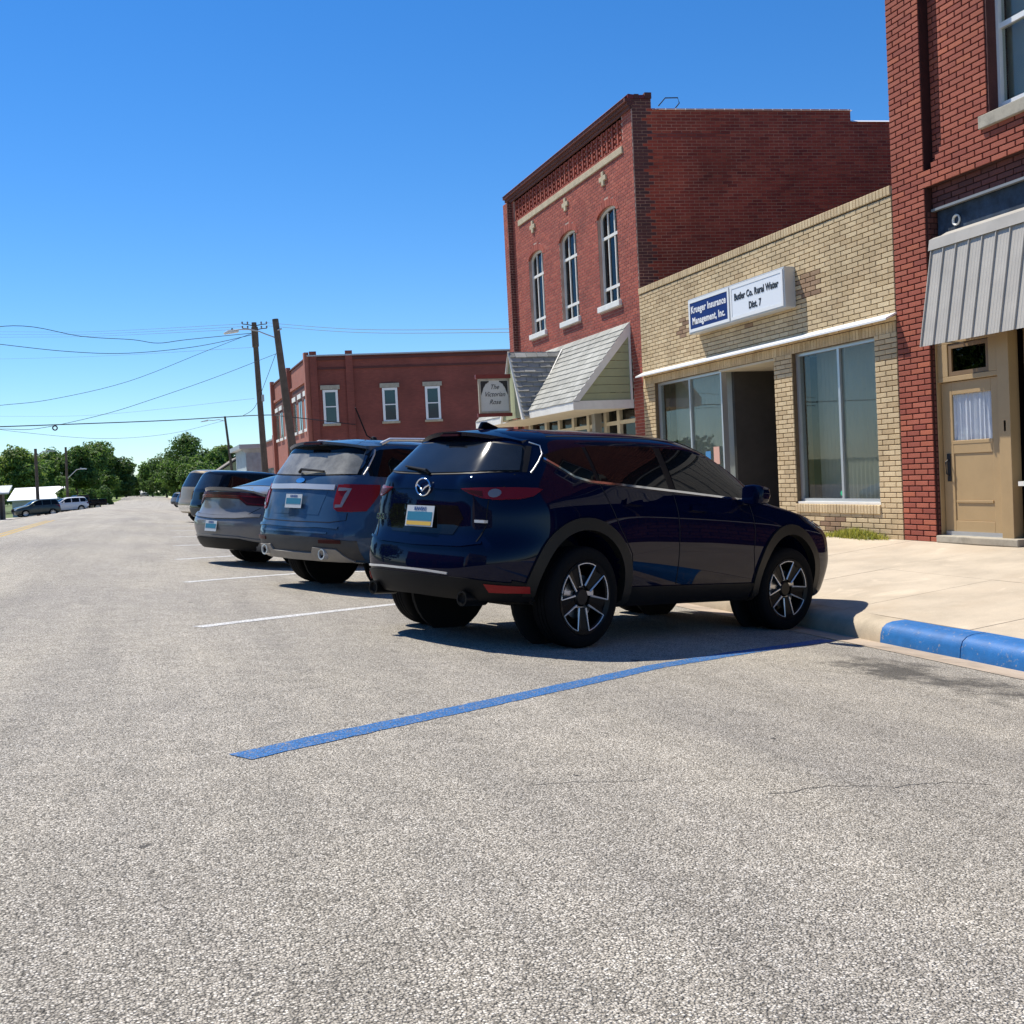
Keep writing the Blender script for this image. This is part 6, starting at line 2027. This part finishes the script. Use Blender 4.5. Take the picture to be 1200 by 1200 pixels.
    MB().tube([p0 + V((-.02, 0, -.015)), p0 + V((-.035, .02, .01)), p1 + V((-.03, 0, 0))], .014, 6, r1=.008).build('rear_wiper', M['cladding'], r, smooth=50)
    # shark fin
    z = B.hit(-.12, 0, 'T')[0].z
    MB().prism([(-.28, 0, z - .01), (.02, 0, z - .005), (-.06, 0, z + .012), (-.20, 0, z + .048), (-.25, 0, z + .044)], (0, .028, 0)).build('roof_antenna', M['black_paint'], r, bevel=.01).location.y = -.014
    # windscreen
    B.panel('windscreen', [(1.50, -.52), (1.50, .52), (2.34, .66), (2.38, .3), (2.40, 0), (2.38, -.3), (2.34, -.66)], 'T', .006, M['car_glass'], r, res=.07)
    B.strip('bonnet_gap', [(2.47, -.72), (2.50, 0), (2.47, .72)], .010, 'T', .003, M['seam'], r)
    B.strip('bonnet_gap', [(2.5, -.73), (2.9, -.70), (3.30, -.62)], .007, 'T', .002, M['seam'], r)
    B.strip('roof_gap', [(-.12, -.555), (.4, -.56), (1.4, -.555)], .010, 'T', .003, M['seam'], r)
    B.strip('roof_gap', [(-.12, .555), (.4, .56), (1.4, .555)], .010, 'T', .003, M['seam'], r)
    B.panel('grille', [(-.40, .45), (.40, .45), (.52, .62), (.45, .72), (-.45, .72), (-.52, .62)], 'F', .006, M['cladding'], r, res=.07)
    return B


navy_suv()


# ---------------------------------------------------------------- steel blue large sport utility
def steel_suv():
    rear = [(.28, -.82), (.40, -.92), (.52, -.97), (.66, -.985), (.72, -.93), (.95, -.90), (1.10, -.885), (1.19, -.87), (1.24, -.80), (1.42, -.70), (1.58, -.61), (1.66, -.57), (1.75, -.53)]
    front = [(.22, 3.60), (.40, 3.78), (.70, 3.84), (.95, 3.80), (1.05, 3.70), (1.15, 3.55)]
    st = [(('r', 0), .34, .52, .56, .58, .55, .94, .52, 1.21, .48, 1.57, 1.635),
          (('r', .05), .335, .68, .73, .58, .71, .95, .67, 1.215, .59, 1.58, 1.655),
          (('r', .13), .33, .80, .85, .60, .82, .96, .77, 1.22, .67, 1.59, 1.67),
          (('r', .26), .32, .885, .935, .60, .905, .98, .84, 1.22, .71, 1.60, 1.685),
          (('r', .44), .31, .92, .975, .62, .95, 1.0, .885, 1.22, .72, 1.605, 1.695),
          (.15, .30, .93, .99, .64, .97, 1.01, .90, 1.215, .73, 1.61, 1.705),
          (.6, .28, .93, .985, .66, .97, 1.0, .91, 1.20, .735, 1.615, 1.71),
          (1.4, .28, .93, .98, .66, .965, .99, .91, 1.18, .73, 1.605, 1.705),
          (1.75, .28, .93, .98, .66, .965, .99, .91, 1.17, .72, 1.56, 1.665),
          (2.10, .28, .93, .985, .66, .965, .98, .91, 1.16, .76, 1.41, 1.49),
          (2.50, .28, .93, .985, .66, .965, .98, .90, 1.14, .80, 1.20, 1.27),
          (2.70, .28, .93, .99, .66, .965, .97, .90, 1.11, .74, 1.15, 1.20),
          (3.2, .27, .92, .985, .66, .95, .95, .88, 1.07, .68, 1.11, 1.15),
          (('f', .20), .25, .88, .93, .62, .90, .88, .82, .99, .62, 1.04, 1.07),
          (('f', .05), .25, .80, .85, .60, .83, .86, .76, .95, .58, 1.0, 1.02),
          (('f', 0), .26, .66, .72, .58, .70, .84, .64, .93, .50, .97, .99)]
    B = Body(st, rear, front, (0.0, 2.86), .43, plan=.07)
    yaw = 63.0
    lx = V((-math.cos(rad(yaw)), math.sin(rad(yaw))))     # left
    X, Y = 1.94 - lx.x * .84, 13.45 - lx.y * .84
    r = car_root('parked_suv', X, Y, zg(X, Y) + .002, yaw, 'steel blue large sport utility with dusty rear window and roof rails', 'car', group='cars parked along the kerb', pitch=-.085)
    B.object(M['steel_blue'], r)
    for x, s in ((0, -1), (0, 1), (2.86, -1), (2.86, 1)): wheel(r, x, s * .86, .385, .26, .245, 'five', s)
    for x in (0, 2.86):
        for s in (-1, 1): MB().lathe([(.05, 0), (.425, 0), (.425, .03), (.05, .03)], 32, 'y', (x, s * .57 - .015, .40), closed=True).build('arch_liner', M['seam'], r)
    MB().box((-.45, -.57, .31), (3.3, .57, .42)).build('underbody', M['seam'], r)
    MB().tube([(-.05, -.55, .36), (-.05, .55, .36)], .06, 8).build('rear_axle', M['cladding'], r)
    for ax in ('R', 'L'):
        for cx in (0, 2.86): B.strip('arch_trim', arc(cx, .39, .455, -14, 194, 26), .07, ax, .016, M['cladding'], r, res=.04, skirt=.04)
        B.panel('sill_trim', [(.45, .30), (2.4, .30), (2.4, .40), (.45, .40)], ax, .014, M['cladding'], r, res=.14)
        def wpoly(a, b, n=8):
            xs = [a + (b - a) * i / n for i in range(n + 1)]
            lo = lambda x: lerp_tab([(-1.0, 1.265), (0, 1.25), (1.5, 1.225), (2.3, 1.20)], x)
            hi = lambda x: lerp_tab([(-.58, 1.35), (-.50, 1.47), (-.40, 1.545), (-.1, 1.58), (1.0, 1.595), (1.6, 1.56), (1.9, 1.45), (2.3, 1.25)], x)
            return [(x, lo(x)) for x in xs] + [(x, hi(x)) for x in reversed(xs)]
        B.panel('window_surround', wpoly(-.56, 2.28, 24), ax, .0035, M['cladding'], r, res=.08)
        B.panel('quarter_window', wpoly(-.52, .05), ax, .008, M['car_glass'], r, res=.07)
        B.panel('rear_door_window', wpoly(.17, 1.05), ax, .008, M['car_glass'], r, res=.07)
        B.panel('front_door_window', wpoly(1.15, 2.22), ax, .008, M['car_glass'], r, res=.07)
        B.strip('door_gap', [(.42, .85), (.2, 1.05), (.13, 1.22)], .008, ax, .002, M['seam'], r)
        B.strip('door_gap', [(1.1, 1.2), (1.13, .9), (1.13, .42)], .008, ax, .002, M['seam'], r)
        s = -1 if ax == 'R' else 1
        mirror_part(B, r, 2.05, .97, 1.24, M['steel_blue'], s)
        B.panel('door_handle', [(.35, 1.07), (.56, 1.06), (.56, 1.10), (.35, 1.11)], ax, .03, M['steel_blue'], r, res=.05, skirt=.02)
        # roof rail
        zz = lambda x, y: B.hit(x, y, 'T')[0].z
        yv = s * .66
        MB().tube([(-.30, yv, zz(-.30, yv) + .0), (-.18, yv, zz(-.18, yv) + .045), (.4, yv, zz(.4, yv) + .06), (1.2, yv, zz(1.2, yv) + .05), (1.45, yv, zz(1.45, yv))], .022, 8).build('roof_rail', M['satin'], r, smooth=50)
    g = [(-.74, 1.275), (-.4, 1.262), (0, 1.258), (.4, 1.262), (.74, 1.275), (.71, 1.42), (.67, 1.55), (.3, 1.575), (0, 1.58), (-.3, 1.575), (-.67, 1.55), (-.71, 1.42)]
    B.panel('rear_screen_surround', [(a * 1.04, 1.42 + (b - 1.42) * 1.06) for a, b in g], 'B', .004, M['cladding'], r, res=.07)
    B.panel('rear_screen', g, 'B', .009, M['dusty_glass'], r, res=.06)
    B.panel('screen_header', [(-.67, 1.55), (-.68, 1.49), (-.5, 1.505), (0, 1.50), (.5, 1.505), (.68, 1.49), (.67, 1.55), (.3, 1.58), (0, 1.585), (-.3, 1.58)], 'B', .0125, M['car_glass'], r, res=.06)
    v = []; k = 13
    for i in range(k):
        t = -1 + 2 * i / (k - 1); y = .71 * t
        xo = -.74 + .19 * t * t; z = 1.635 - .05 * t * t
        p, n = B.hit(-.28, y * .97, 'T')
        v += [(xo, y, z), (-.28, y * .97, p.z + .003), (xo + .015, y, z - .028), (xo + .16, y * .97, z - .065)]
    fs = []
    for i in range(k - 1):
        a, b = 4 * i, 4 * i + 4; fs += [(a, b, b + 1, a + 1), (a, a + 2, b + 2, b), (a + 2, a + 3, b + 3, b + 2)]
    fs += [(0, 1, 3, 2), (4 * k - 4, 4 * k - 2, 4 * k - 1, 4 * k - 3)]
    sp = MB().add(v, fs).build('roof_spoiler', M['steel_blue'], r, smooth=40)
    MB().box((-.742, -.16, 1.598), (-.72, .16, 1.618)).build('brake_lamp', M['dark_red'], sp)
    for s in (-1, 1):
        MB().tube([B.hit(s * q, z, 'B')[0] + V((-.01, 0, 0)) for q, z in ((.785, 1.27), (.775, 1.34), (.755, 1.42), (.735, 1.49), (.71, 1.55))], .011, 6).build('screen_blade', M['satin'], r, smooth=60)
        t = [(s * .62, 1.155), (s * .81, 1.16), (s * .81, .872), (s * .68, .872), (s * .635, .90), (s * .62, .95)]
        lp = B.panel('tail_lamp', t, 'B', .014, M['reflector_red'], r, res=.05)
        ax = 'L' if s > 0 else 'R'
        B.panel('tail_lamp_wing', [(-.79, .873), (-.79, 1.161), (-.47, 1.165), (-.50, 1.07), (-.66, .885)], ax, .014, M['reflector_red'], lp, res=.05)
        B.strip('lamp_guide', [(s * .640, 1.105), (s * .745, 1.105), (s * .712, .93), (s * .645, .925)], .034, 'B', .022, M['lamp_silver'], lp)
        B.panel('reflector', [(s * .50, .535), (s * .76, .54), (s * .76, .575), (s * .50, .57)], 'B', .020, M['dark_red'], r, res=.06)
        MB().lathe([(.0, .0), (.045, .0), (.045, -.08), (.058, -.08), (.058, .15), (0, .15)], 20, 'x', (-.885, s * .54, .415)).build('exhaust_tip', M['satin'], r, smooth=40)
        MB().lathe([(0, 0), (.040, 0), (.040, -.01)], 16, 'x', (-.935, s * .54, .415)).build('exhaust_bore', M['seam'], r)
        B.strip('tailgate_gap', [(s * .78, .86), (s * .78, .78), (s * .60, .755), (0, .75)], .008, 'B', .002, M['seam'], r)
    B.strip('chrome_bar', [(-.59, 1.125), (0, 1.13), (.59, 1.125)], .055, 'B', .020, M['satin_bar'], r, skirt=.03)
    q = B.hit(0, 1.13, 'B')[0]
    B.panel('plate_recess', [(-.42, .83), (.42, .83), (.50, 1.08), (-.50, 1.08)], 'B', .003, M['steel_blue'], r, res=.08)
    B.strip('bumper_top', [(-.72, .70), (-.5, .71), (0, .70), (.5, .71), (.72, .70)], .03, 'B', .018, M['steel_blue'], r)
    B.panel('lower_bumper', [(-.86, .37), (0, .36), (.86, .37), (.88, .57), (.5, .59), (0, .595), (-.5, .59), (-.88, .57)], 'B', .012, M['cladding_dust'], r, res=.08, skirt=.04)
    B.panel('skid_plate', [(-.80, .36), (0, .35), (.80, .36), (.70, .48), (.40, .49), (.36, .43), (-.36, .43), (-.40, .49), (-.70, .48)], 'B', .028, M['valance'], r, res=.06, skirt=.03)
    B.strip('bumper_crease', [(-.6, .64), (0, .645), (.6, .64)], .018, 'B', .012, M['steel_blue'], r)
    licence(r, B, .97, gold=False, xo=-.03, y=.0)
    e = MB(); p = B.hit(0, 1.19, 'B')[0]
    e.lathe([(.0, .0), (.075, .0), (.078, -.008), (.0, -.012)], 24, 'x', (0, 0, 0))
    em = e.build('emblem', M['chrome'], r, smooth=50); em.location = (p.x - .004, 0, 1.195); em.scale = (1, 1, .42)
    em.rotation_euler = (0, .5, 0)
    p0 = B.hit(0, 1.29, 'B')[0]; p1 = B.hit(-.36, 1.30, 'B')[0]
    wp = MB().tube([p0 + V((-.03, .06, .0)), p0 + V((-.05, 0, .03)), p1 + V((-.03, 0, 0))], .020, 6, r1=.012).build('rear_wiper', M['cladding'], r, smooth=50)
    z = B.hit(.0, 0, 'T')[0].z
    MB().tube([(.15, 0, z), (.02, 0, z + .05), (-.16, 0.0, z + .36)], .008, 6).lathe([(0, .05), (.03, .04), (.05, 0)], 12, 'z', (.12, 0, z)).build('roof_antenna', M['cladding'], r)
    B.panel('windscreen', [(1.82, -.6), (1.82, .6), (2.5, .76), (2.56, 0), (2.5, -.76)], 'T', .006, M['car_glass'], r, res=.1)


steel_suv()


# ---------------------------------------------------------------- grey sedan with boot spoiler
def grey_sedan():
    rear = [(.22, -.97), (.32, -1.03), (.45, -1.085), (.62, -1.095), (.70, -1.08), (.76, -1.0), (.95, -.99), (1.05, -1.0), (1.10, -1.0), (1.2, -.95)]
    front = [(.18, 3.62), (.35, 3.80), (.60, 3.86), (.75, 3.83), (.86, 3.70), (.95, 3.5)]
    st = [(('r', 0), .24, .48, .53, .52, .51, .78, .49, .95, .45, 1.045, 1.07),
          (('r', .05), .235, .63, .69, .52, .665, .79, .63, .96, .56, 1.05, 1.08),
          (('r', .13), .23, .76, .81, .52, .785, .80, .73, .965, .64, 1.055, 1.085),
          (('r', .26), .215, .86, .90, .52, .87, .82, .81, .97, .70, 1.06, 1.095),
          (-.66, .20, .90, .94, .54, .915, .84, .855, .98, .725, 1.065, 1.11),
          (-.35, .19, .90, .955, .56, .935, .86, .87, .99, .70, 1.11, 1.16),
          (.10, .18, .90, .95, .56, .93, .85, .865, .98, .62, 1.27, 1.34),
          (.60, .18, .90, .94, .56, .92, .84, .86, .97, .57, 1.37, 1.44),
          (1.15, .18, .90, .94, .56, .915, .83, .86, .955, .57, 1.40, 1.475),
          (1.65, .18, .90, .94, .56, .915, .82, .86, .945, .58, 1.36, 1.44),
          (2.05, .18, .90, .94, .56, .92, .82, .86, .935, .65, 1.18, 1.24),
          (2.45, .18, .90, .945, .56, .925, .81, .86, .925, .72, .985, 1.02),
          (2.9, .18, .90, .95, .56, .925, .80, .855, .90, .70, .935, .965),
          (3.4, .17, .88, .93, .54, .90, .76, .83, .85, .66, .885, .905),
          (('f', .12), .16, .82, .87, .52, .84, .70, .78, .79, .60, .825, .84),
          (('f', 0), .17, .68, .74, .50, .70, .66, .64, .74, .50, .775, .785)]
    B = Body(st, rear, front, (0.0, 3.05), .40, plan=.10)
    yaw = 63
    lx = V((-math.cos(rad(yaw)), math.sin(rad(yaw))))
    X, Y = 1.50 - lx.x * .80, 17.55 - lx.y * .80
    r = car_root('parked_sedan', X, Y, zg(X, Y) + .002, yaw, 'silver grey sedan with full width dark tail lamp and boot spoiler', 'car', group='cars parked along the kerb', pitch=-.085)
    B.object(M['silver'], r)
    for x, s in ((0, -1), (0, 1), (3.05, -1), (3.05, 1)): wheel(r, x, s * .815, .36, .245, .24, 'five', s)
    for x in (0, 3.05):
        for s in (-1, 1): MB().lathe([(.05, 0), (.395, 0), (.395, .03), (.05, .03)], 28, 'y', (x, s * .57 - .015, .37), closed=True).build('arch_liner', M['seam'], r)
    MB().box((-.55, -.57, .21), (3.4, .57, .32)).build('underbody', M['seam'], r)
    for ax in ('R', 'L'):
        def wpoly(a, b, n=8):
            xs = [a + (b - a) * i / n for i in range(n + 1)]
            lo = lambda x: lerp_tab([(-.1, 1.03), (1.0, 1.0), (2.2, .97)], x)
            hi = lambda x: lerp_tab([(-.1, 1.04), (.2, 1.20), (.6, 1.33), (1.2, 1.37), (1.6, 1.33), (2.2, 1.0)], x)
            return [(x, lo(x)) for x in xs] + [(x, hi(x)) for x in reversed(xs)]
        B.panel('rear_door_window', wpoly(-.05, .92), ax, .006, M['car_glass'], r, res=.07)
        B.panel('front_door_window', wpoly(1.02, 2.15), ax, .006, M['car_glass'], r, res=.07)
        B.strip('door_gap', [(.97, .98), (.99, .3)], .008, ax, .002, M['seam'], r)
        mirror_part(B, r, 2.0, .93, 1.02, M['silver'], -1 if ax == 'R' else 1, .85)
    B.panel('rear_screen', [(-.40, -.62), (-.40, .62), (.05, .58), (.52, .50), (.55, 0), (.52, -.50), (.05, -.58)], 'T', .006, M['rear_glass'], r, res=.08)
    B.panel('windscreen', [(1.75, -.50), (1.75, .50), (2.42, .66), (2.48, 0), (2.42, -.66)], 'T', .006, M['car_glass'], r, res=.1)
    B.panel('roof_panel', [(.62, -.45), (1.6, -.45), (1.6, .45), (.62, .45)], 'T', .004, M['black_paint'], r, res=.12)
    # spoiler lip
    v = []; k = 15
    for i in range(k):
        y = -.78 + 1.56 * i / (k - 1); e = (abs(y) / .78) ** 4
        z = 1.12 - .04 * (y / .78) ** 2 - .04 * e; xo = -1.10 + .30 * (y / .78) ** 2
        v += [(xo, y, z), (xo + .30, y, z - .03), (xo + .02, y, z - .045), (xo + .12, y, z - .09)]
    fs = []
    for i in range(k - 1):
        a, b = 4 * i, 4 * i + 4; fs += [(a, b, b + 1, a + 1), (a, a + 2, b + 2, b), (a + 2, a + 3, b + 3, b + 2)]
    fs += [(0, 1, 3, 2), (4 * k - 4, 4 * k - 2, 4 * k - 1, 4 * k - 3)]
    MB().add(v, fs).build('boot_spoiler', M['silver'], r, smooth=40)
    bar = [(-.86, .86), (-.60, .87), (-.46, .955), (0, .965), (.46, .955), (.60, .87), (.86, .86), (.86, 1.02), (.5, 1.045), (0, 1.05), (-.5, 1.045), (-.86, 1.02)]
    lp = B.panel('tail_lamp', bar, 'B', .010, M['dark_red'], r, res=.05)
    B.strip('lamp_tube', [(-.82, .98), (-.5, 1.00), (0, 1.005), (.5, 1.00), (.82, .98)], .014, 'B', .014, M['red_lens'], lp)
    B.strip('lamp_tube', [(-.82, .885), (-.62, .895), (-.47, .978), (0, .985), (.47, .978), (.62, .895), (.82, .885)], .010, 'B', .014, M['red_lens'], lp)
    for s in (-1, 1):
        ax = 'L' if s > 0 else 'R'
        B.panel('tail_lamp_wing', [(-.78, .88), (-.80, 1.01), (-.60, 1.0), (-.64, .91)], ax, .010, M['dark_red'], lp, res=.06)
        B.strip('boot_gap', [(s * .78, .84), (s * .66, .74), (s * .45, .725), (0, .72)], .008, 'B', .002, M['seam'], r)
    B.strip('bumper_shelf', [(-.82, .73), (-.5, .70), (0, .69), (.5, .70), (.82, .73)], .04, 'B', .02, M['silver'], r, skirt=.03)
    B.panel('diffuser', [(-.70, .25), (.70, .25), (.80, .36), (.55, .40), (-.55, .40), (-.80, .36)], 'B', .014, M['cladding'], r, res=.08, skirt=.04)
    B.strip('diffuser_edge', [(-.84, .39), (-.55, .425), (0, .43), (.55, .425), (.84, .39)], .022, 'B', .014, M['silver'], r)
    licence(r, B, .565, gold=False, xo=-.016)


grey_sedan()


# ---------------------------------------------------------------- simpler vehicles farther away
def far_vehicle(name, X, Y, z, yaw, paint, label, kind='suv', h=1.72, pitch=None, slope=True, cat='car', group='cars parked along the kerb', L=4.7, hw=.92):
    if kind == 'suv':
        zr = h; bl = h * .635
        rear = [(.28, -.86), (.5, -.98), (.72, -.98), (.8, -.94), (bl, -.90), (bl + .05, -.86), (h - .12, -.66), (h, -.58), (h + .2, -.5)]
        e = L - .98; wb_ = L - 1.95
        front = [(.2, e - .25), (.45, e - .04), (.75, e), (.95, e - .10), (1.1, e - .3)]
        st = []
        for d, q, zo in ((0, .56, .06), (.05, .72, .045), (.13, .85, .03), (.26, .94, .02)): st.append((('r', d), .34, .92 * hw * q, .985 * hw * q, .6, .965 * hw * q, .95, .90 * hw * q, bl, .69 * q, h - .11 - zo * .5, h - zo))
        st += [(.1, .28, .92 * hw, .99 * hw, .6, .97 * hw, .97, .91 * hw, bl, .69, h - .10, h),
               (1.0, .26, .92 * hw, .98 * hw, .6, .965 * hw, .95, .91 * hw, bl - .02, .69, h - .095, h),
               (1.6, .26, .92 * hw, .98 * hw, .6, .965 * hw, .94, .91 * hw, bl - .04, .68, h - .14, h - .04),
               (2.3, .26, .92 * hw, .985 * hw, .6, .965 * hw, .93, .905 * hw, bl - .06, .77, bl + .06, bl + .12),
               (2.5, .26, .92 * hw, .985 * hw, .6, .965 * hw, .92, .90 * hw, bl - .08, .70, bl + .0, bl + .04),
               (3.1, .25, .91 * hw, .975 * hw, .6, .95 * hw, .88, .88 * hw, bl - .14, .66, bl - .08, bl - .04),
               (('f', .15), .24, .85 * hw, .90 * hw, .55, .87 * hw, .8, .80 * hw, .90, .58, .95, .98), (('f', 0), .25, .68 * hw, .74 * hw, .53, .70 * hw, .78, .65 * hw, .86, .48, .90, .92)]
    B = Body(st, rear, front, (0.0, wb_), .40, plan=.09, sub=1 if Y > 60 else 2)
    r = car_root(name, X, Y, z, yaw, label, cat, slope, group, pitch)
    B.object(paint, r)
    for x, s in ((0, -1), (0, 1), (wb_, -1), (wb_, 1)): wheel(r, x, s * (hw - .12), .36, .24, .22, 'six', s)
    MB().box((-.6, -.55, .22), (wb_ + .5, .55, .34)).build('underbody', M['seam'], r)
    for ax in ('R', 'L'):
        def wpoly(a, b, n=6):
            xs = [a + (b - a) * i / n for i in range(n + 1)]
            hi = lambda x: lerp_tab([(-.78, bl + .08), (-.5, h - .16), (.2, h - .13), (1.3, h - .13), (1.6, h - .2), (2.15, bl + .06)], x)
            return [(x, bl + .035 - .03 * x * .5) for x in xs] + [(x, hi(x)) for x in reversed(xs)]
        B.panel('quarter_window', wpoly(-.72, .05), ax, .008, M['car_glass'], r, res=.12)
        B.panel('rear_door_window', wpoly(.15, .95), ax, .008, M['car_glass'], r, res=.12)
        B.panel('front_door_window', wpoly(1.04, 2.08), ax, .008, M['car_glass'], r, res=.12)
        mirror_part(B, r, 1.9, hw - .02, bl + .06, paint, -1 if ax == 'R' else 1)
        s = -1 if ax == 'R' else 1
        B.panel('tail_lamp', [(s * .58, .88), (s * .80, .86), (s * .80, bl), (s * .62, bl)], 'B', .012, M['red_lens'], r, res=.1)
        B.panel('tail_lamp_wing', [(-.86, .86), (-.86, bl), (-.66, bl), (-.70, .9)], ax, .012, M['red_lens'], r, res=.1)
        B.panel('head_lamp', [(s * .45, .74), (s * .72, .74), (s * .72, .86), (s * .48, .84)], 'F', .01, M['clear_lens'], r, res=.1)
    B.panel('rear_screen', [(-.62, bl + .06), (.62, bl + .06), (.55, h - .17), (0, h - .14), (-.55, h - .17)], 'B', .008, M['rear_glass'], r, res=.1)
    B.panel('windscreen', [(1.68, -.56), (1.68, .56), (2.28, .72), (2.34, 0), (2.28, -.72)], 'T', .006, M['car_glass'], r, res=.14)
    B.panel('rear_bumper', [(-.78, .40), (.78, .40), (.80, .62), (-.80, .62)], 'B', .02, M['chrome'] if 'chrome' in label else M['cladding_dust'], r, res=.12, skirt=.05)
    B.panel('grille', [(-.4, .6), (.4, .6), (.44, .8), (-.44, .8)], 'F', .01, M['cladding'], r, res=.12)
    return r


def at_left_tail(x, y, yaw, hw=.88, back=.92):
    """axle point of a vehicle whose left rear corner is over (x, y)"""
    a = rad(yaw); f = V((math.sin(a), math.cos(a))); l = V((-f.y, f.x))
    p = V((x, y)) - l * hw + f * back
    return p.x, p.y


x, y = at_left_tail(1.12, 34.4, 62)
far_vehicle('parked_suv', x, y, zg(x, y), 62, M['black_paint'], 'black sport utility parked beyond the silver grey sedan', h=1.76, pitch=-.08)
x, y = at_left_tail(1.02, 41.7, 62)
far_vehicle('parked_suv', x, y, zg(x, y), 62, M['tan_paint'], 'champagne sport utility with chrome bumper, behind the black one', h=1.92, L=5.1, hw=.98, pitch=-.08)
x, y = at_left_tail(2.75, 112, 62)
far_vehicle('parked_suv', x, y, zg(x, y), 62, M['steel_blue'], 'small blue grey car parked far along the right kerb, the nearer of two', h=1.6, pitch=-.05)
x, y = at_left_tail(2.6, 126, 62)
far_vehicle('parked_suv', x, y, zg(x, y), 62, M['silver'], 'small pale car parked far along the right kerb, the farther of two', h=1.65, pitch=-.05)
# left side of the street: noses to the left
far_vehicle('parked_suv', -9.4, 125.8, -.66, 247, M['green_paint'], 'grey green sport utility parked at left in front of the barn', slope=False, h=1.78, group='cars parked on the left')
far_vehicle('parked_suv', -6.9, 131.6, -.50, 247, M['white_car'], 'white wagon parked at left between two dark vehicles', slope=False, h=1.68, group='cars parked on the left')


def pickup():
    r = car_root('pickup_truck', -5.4, 136.2, -.46, 247, 'black pickup truck parked at left beside the grass', 'truck', False, 'cars parked on the left')
    b = MB(); b.box((-1.1, -.95, .55), (4.3, .95, .98)); b.build('chassis_body', M['black_paint'], r, bevel=.08)
    b = MB(); b.box((-1.1, -.95, .98), (.75, -.85, 1.25)); b.box((-1.1, .85, .98), (.75, .95, 1.25)); b.box((-1.1, -.85, .98), (-1.0, .85, 1.25)); b.build('cargo_bed', M['black_paint'], r, bevel=.03)
    b = MB(); b.prism([(.75, -.92, .98), (2.9, -.92, .98), (2.75, -.92, 1.18), (2.2, -.80, 1.80), (.95, -.80, 1.80), (.78, -.9, 1.25)], (0, 1.72, 0)); b.build('cab', M['black_paint'], r, bevel=.06)
    for s in (-1, 1):
        b = MB(); b.prism([(1.0, s * .93, 1.25), (2.55, s * .93, 1.22), (2.15, s * .85, 1.70), (1.05, s * .85, 1.70)], (0, -s * .02, 0)); b.build('side_window', M['car_glass'], r)
        b = MB(); b.box((-1.13, s * .78 - .08, .85), (-1.09, s * .78 + .08, 1.2)); b.build('tail_lamp', M['red_lens'], r)
    MB().box((2.75, -.9, .98), (4.25, .9, 1.16)).build('bonnet', M['black_paint'], r, bevel=.06)
    MB().box((-1.25, -.9, .5), (-1.1, .9, .68)).build('rear_bumper', M['chrome'], r, bevel=.02)
    for x in (0, 3.4):
        for s in (-1, 1): wheel(r, x, s * .82, .39, .25, .25, 'six', s)


pickup()
far_vehicle('delivery_van', .3, 318, zg(0, 318), 183, M['white_car'], 'white vehicle coming up the road in the far distance', slope=False, h=2.1, L=5.0, hw=1.0, cat='van', group=None)
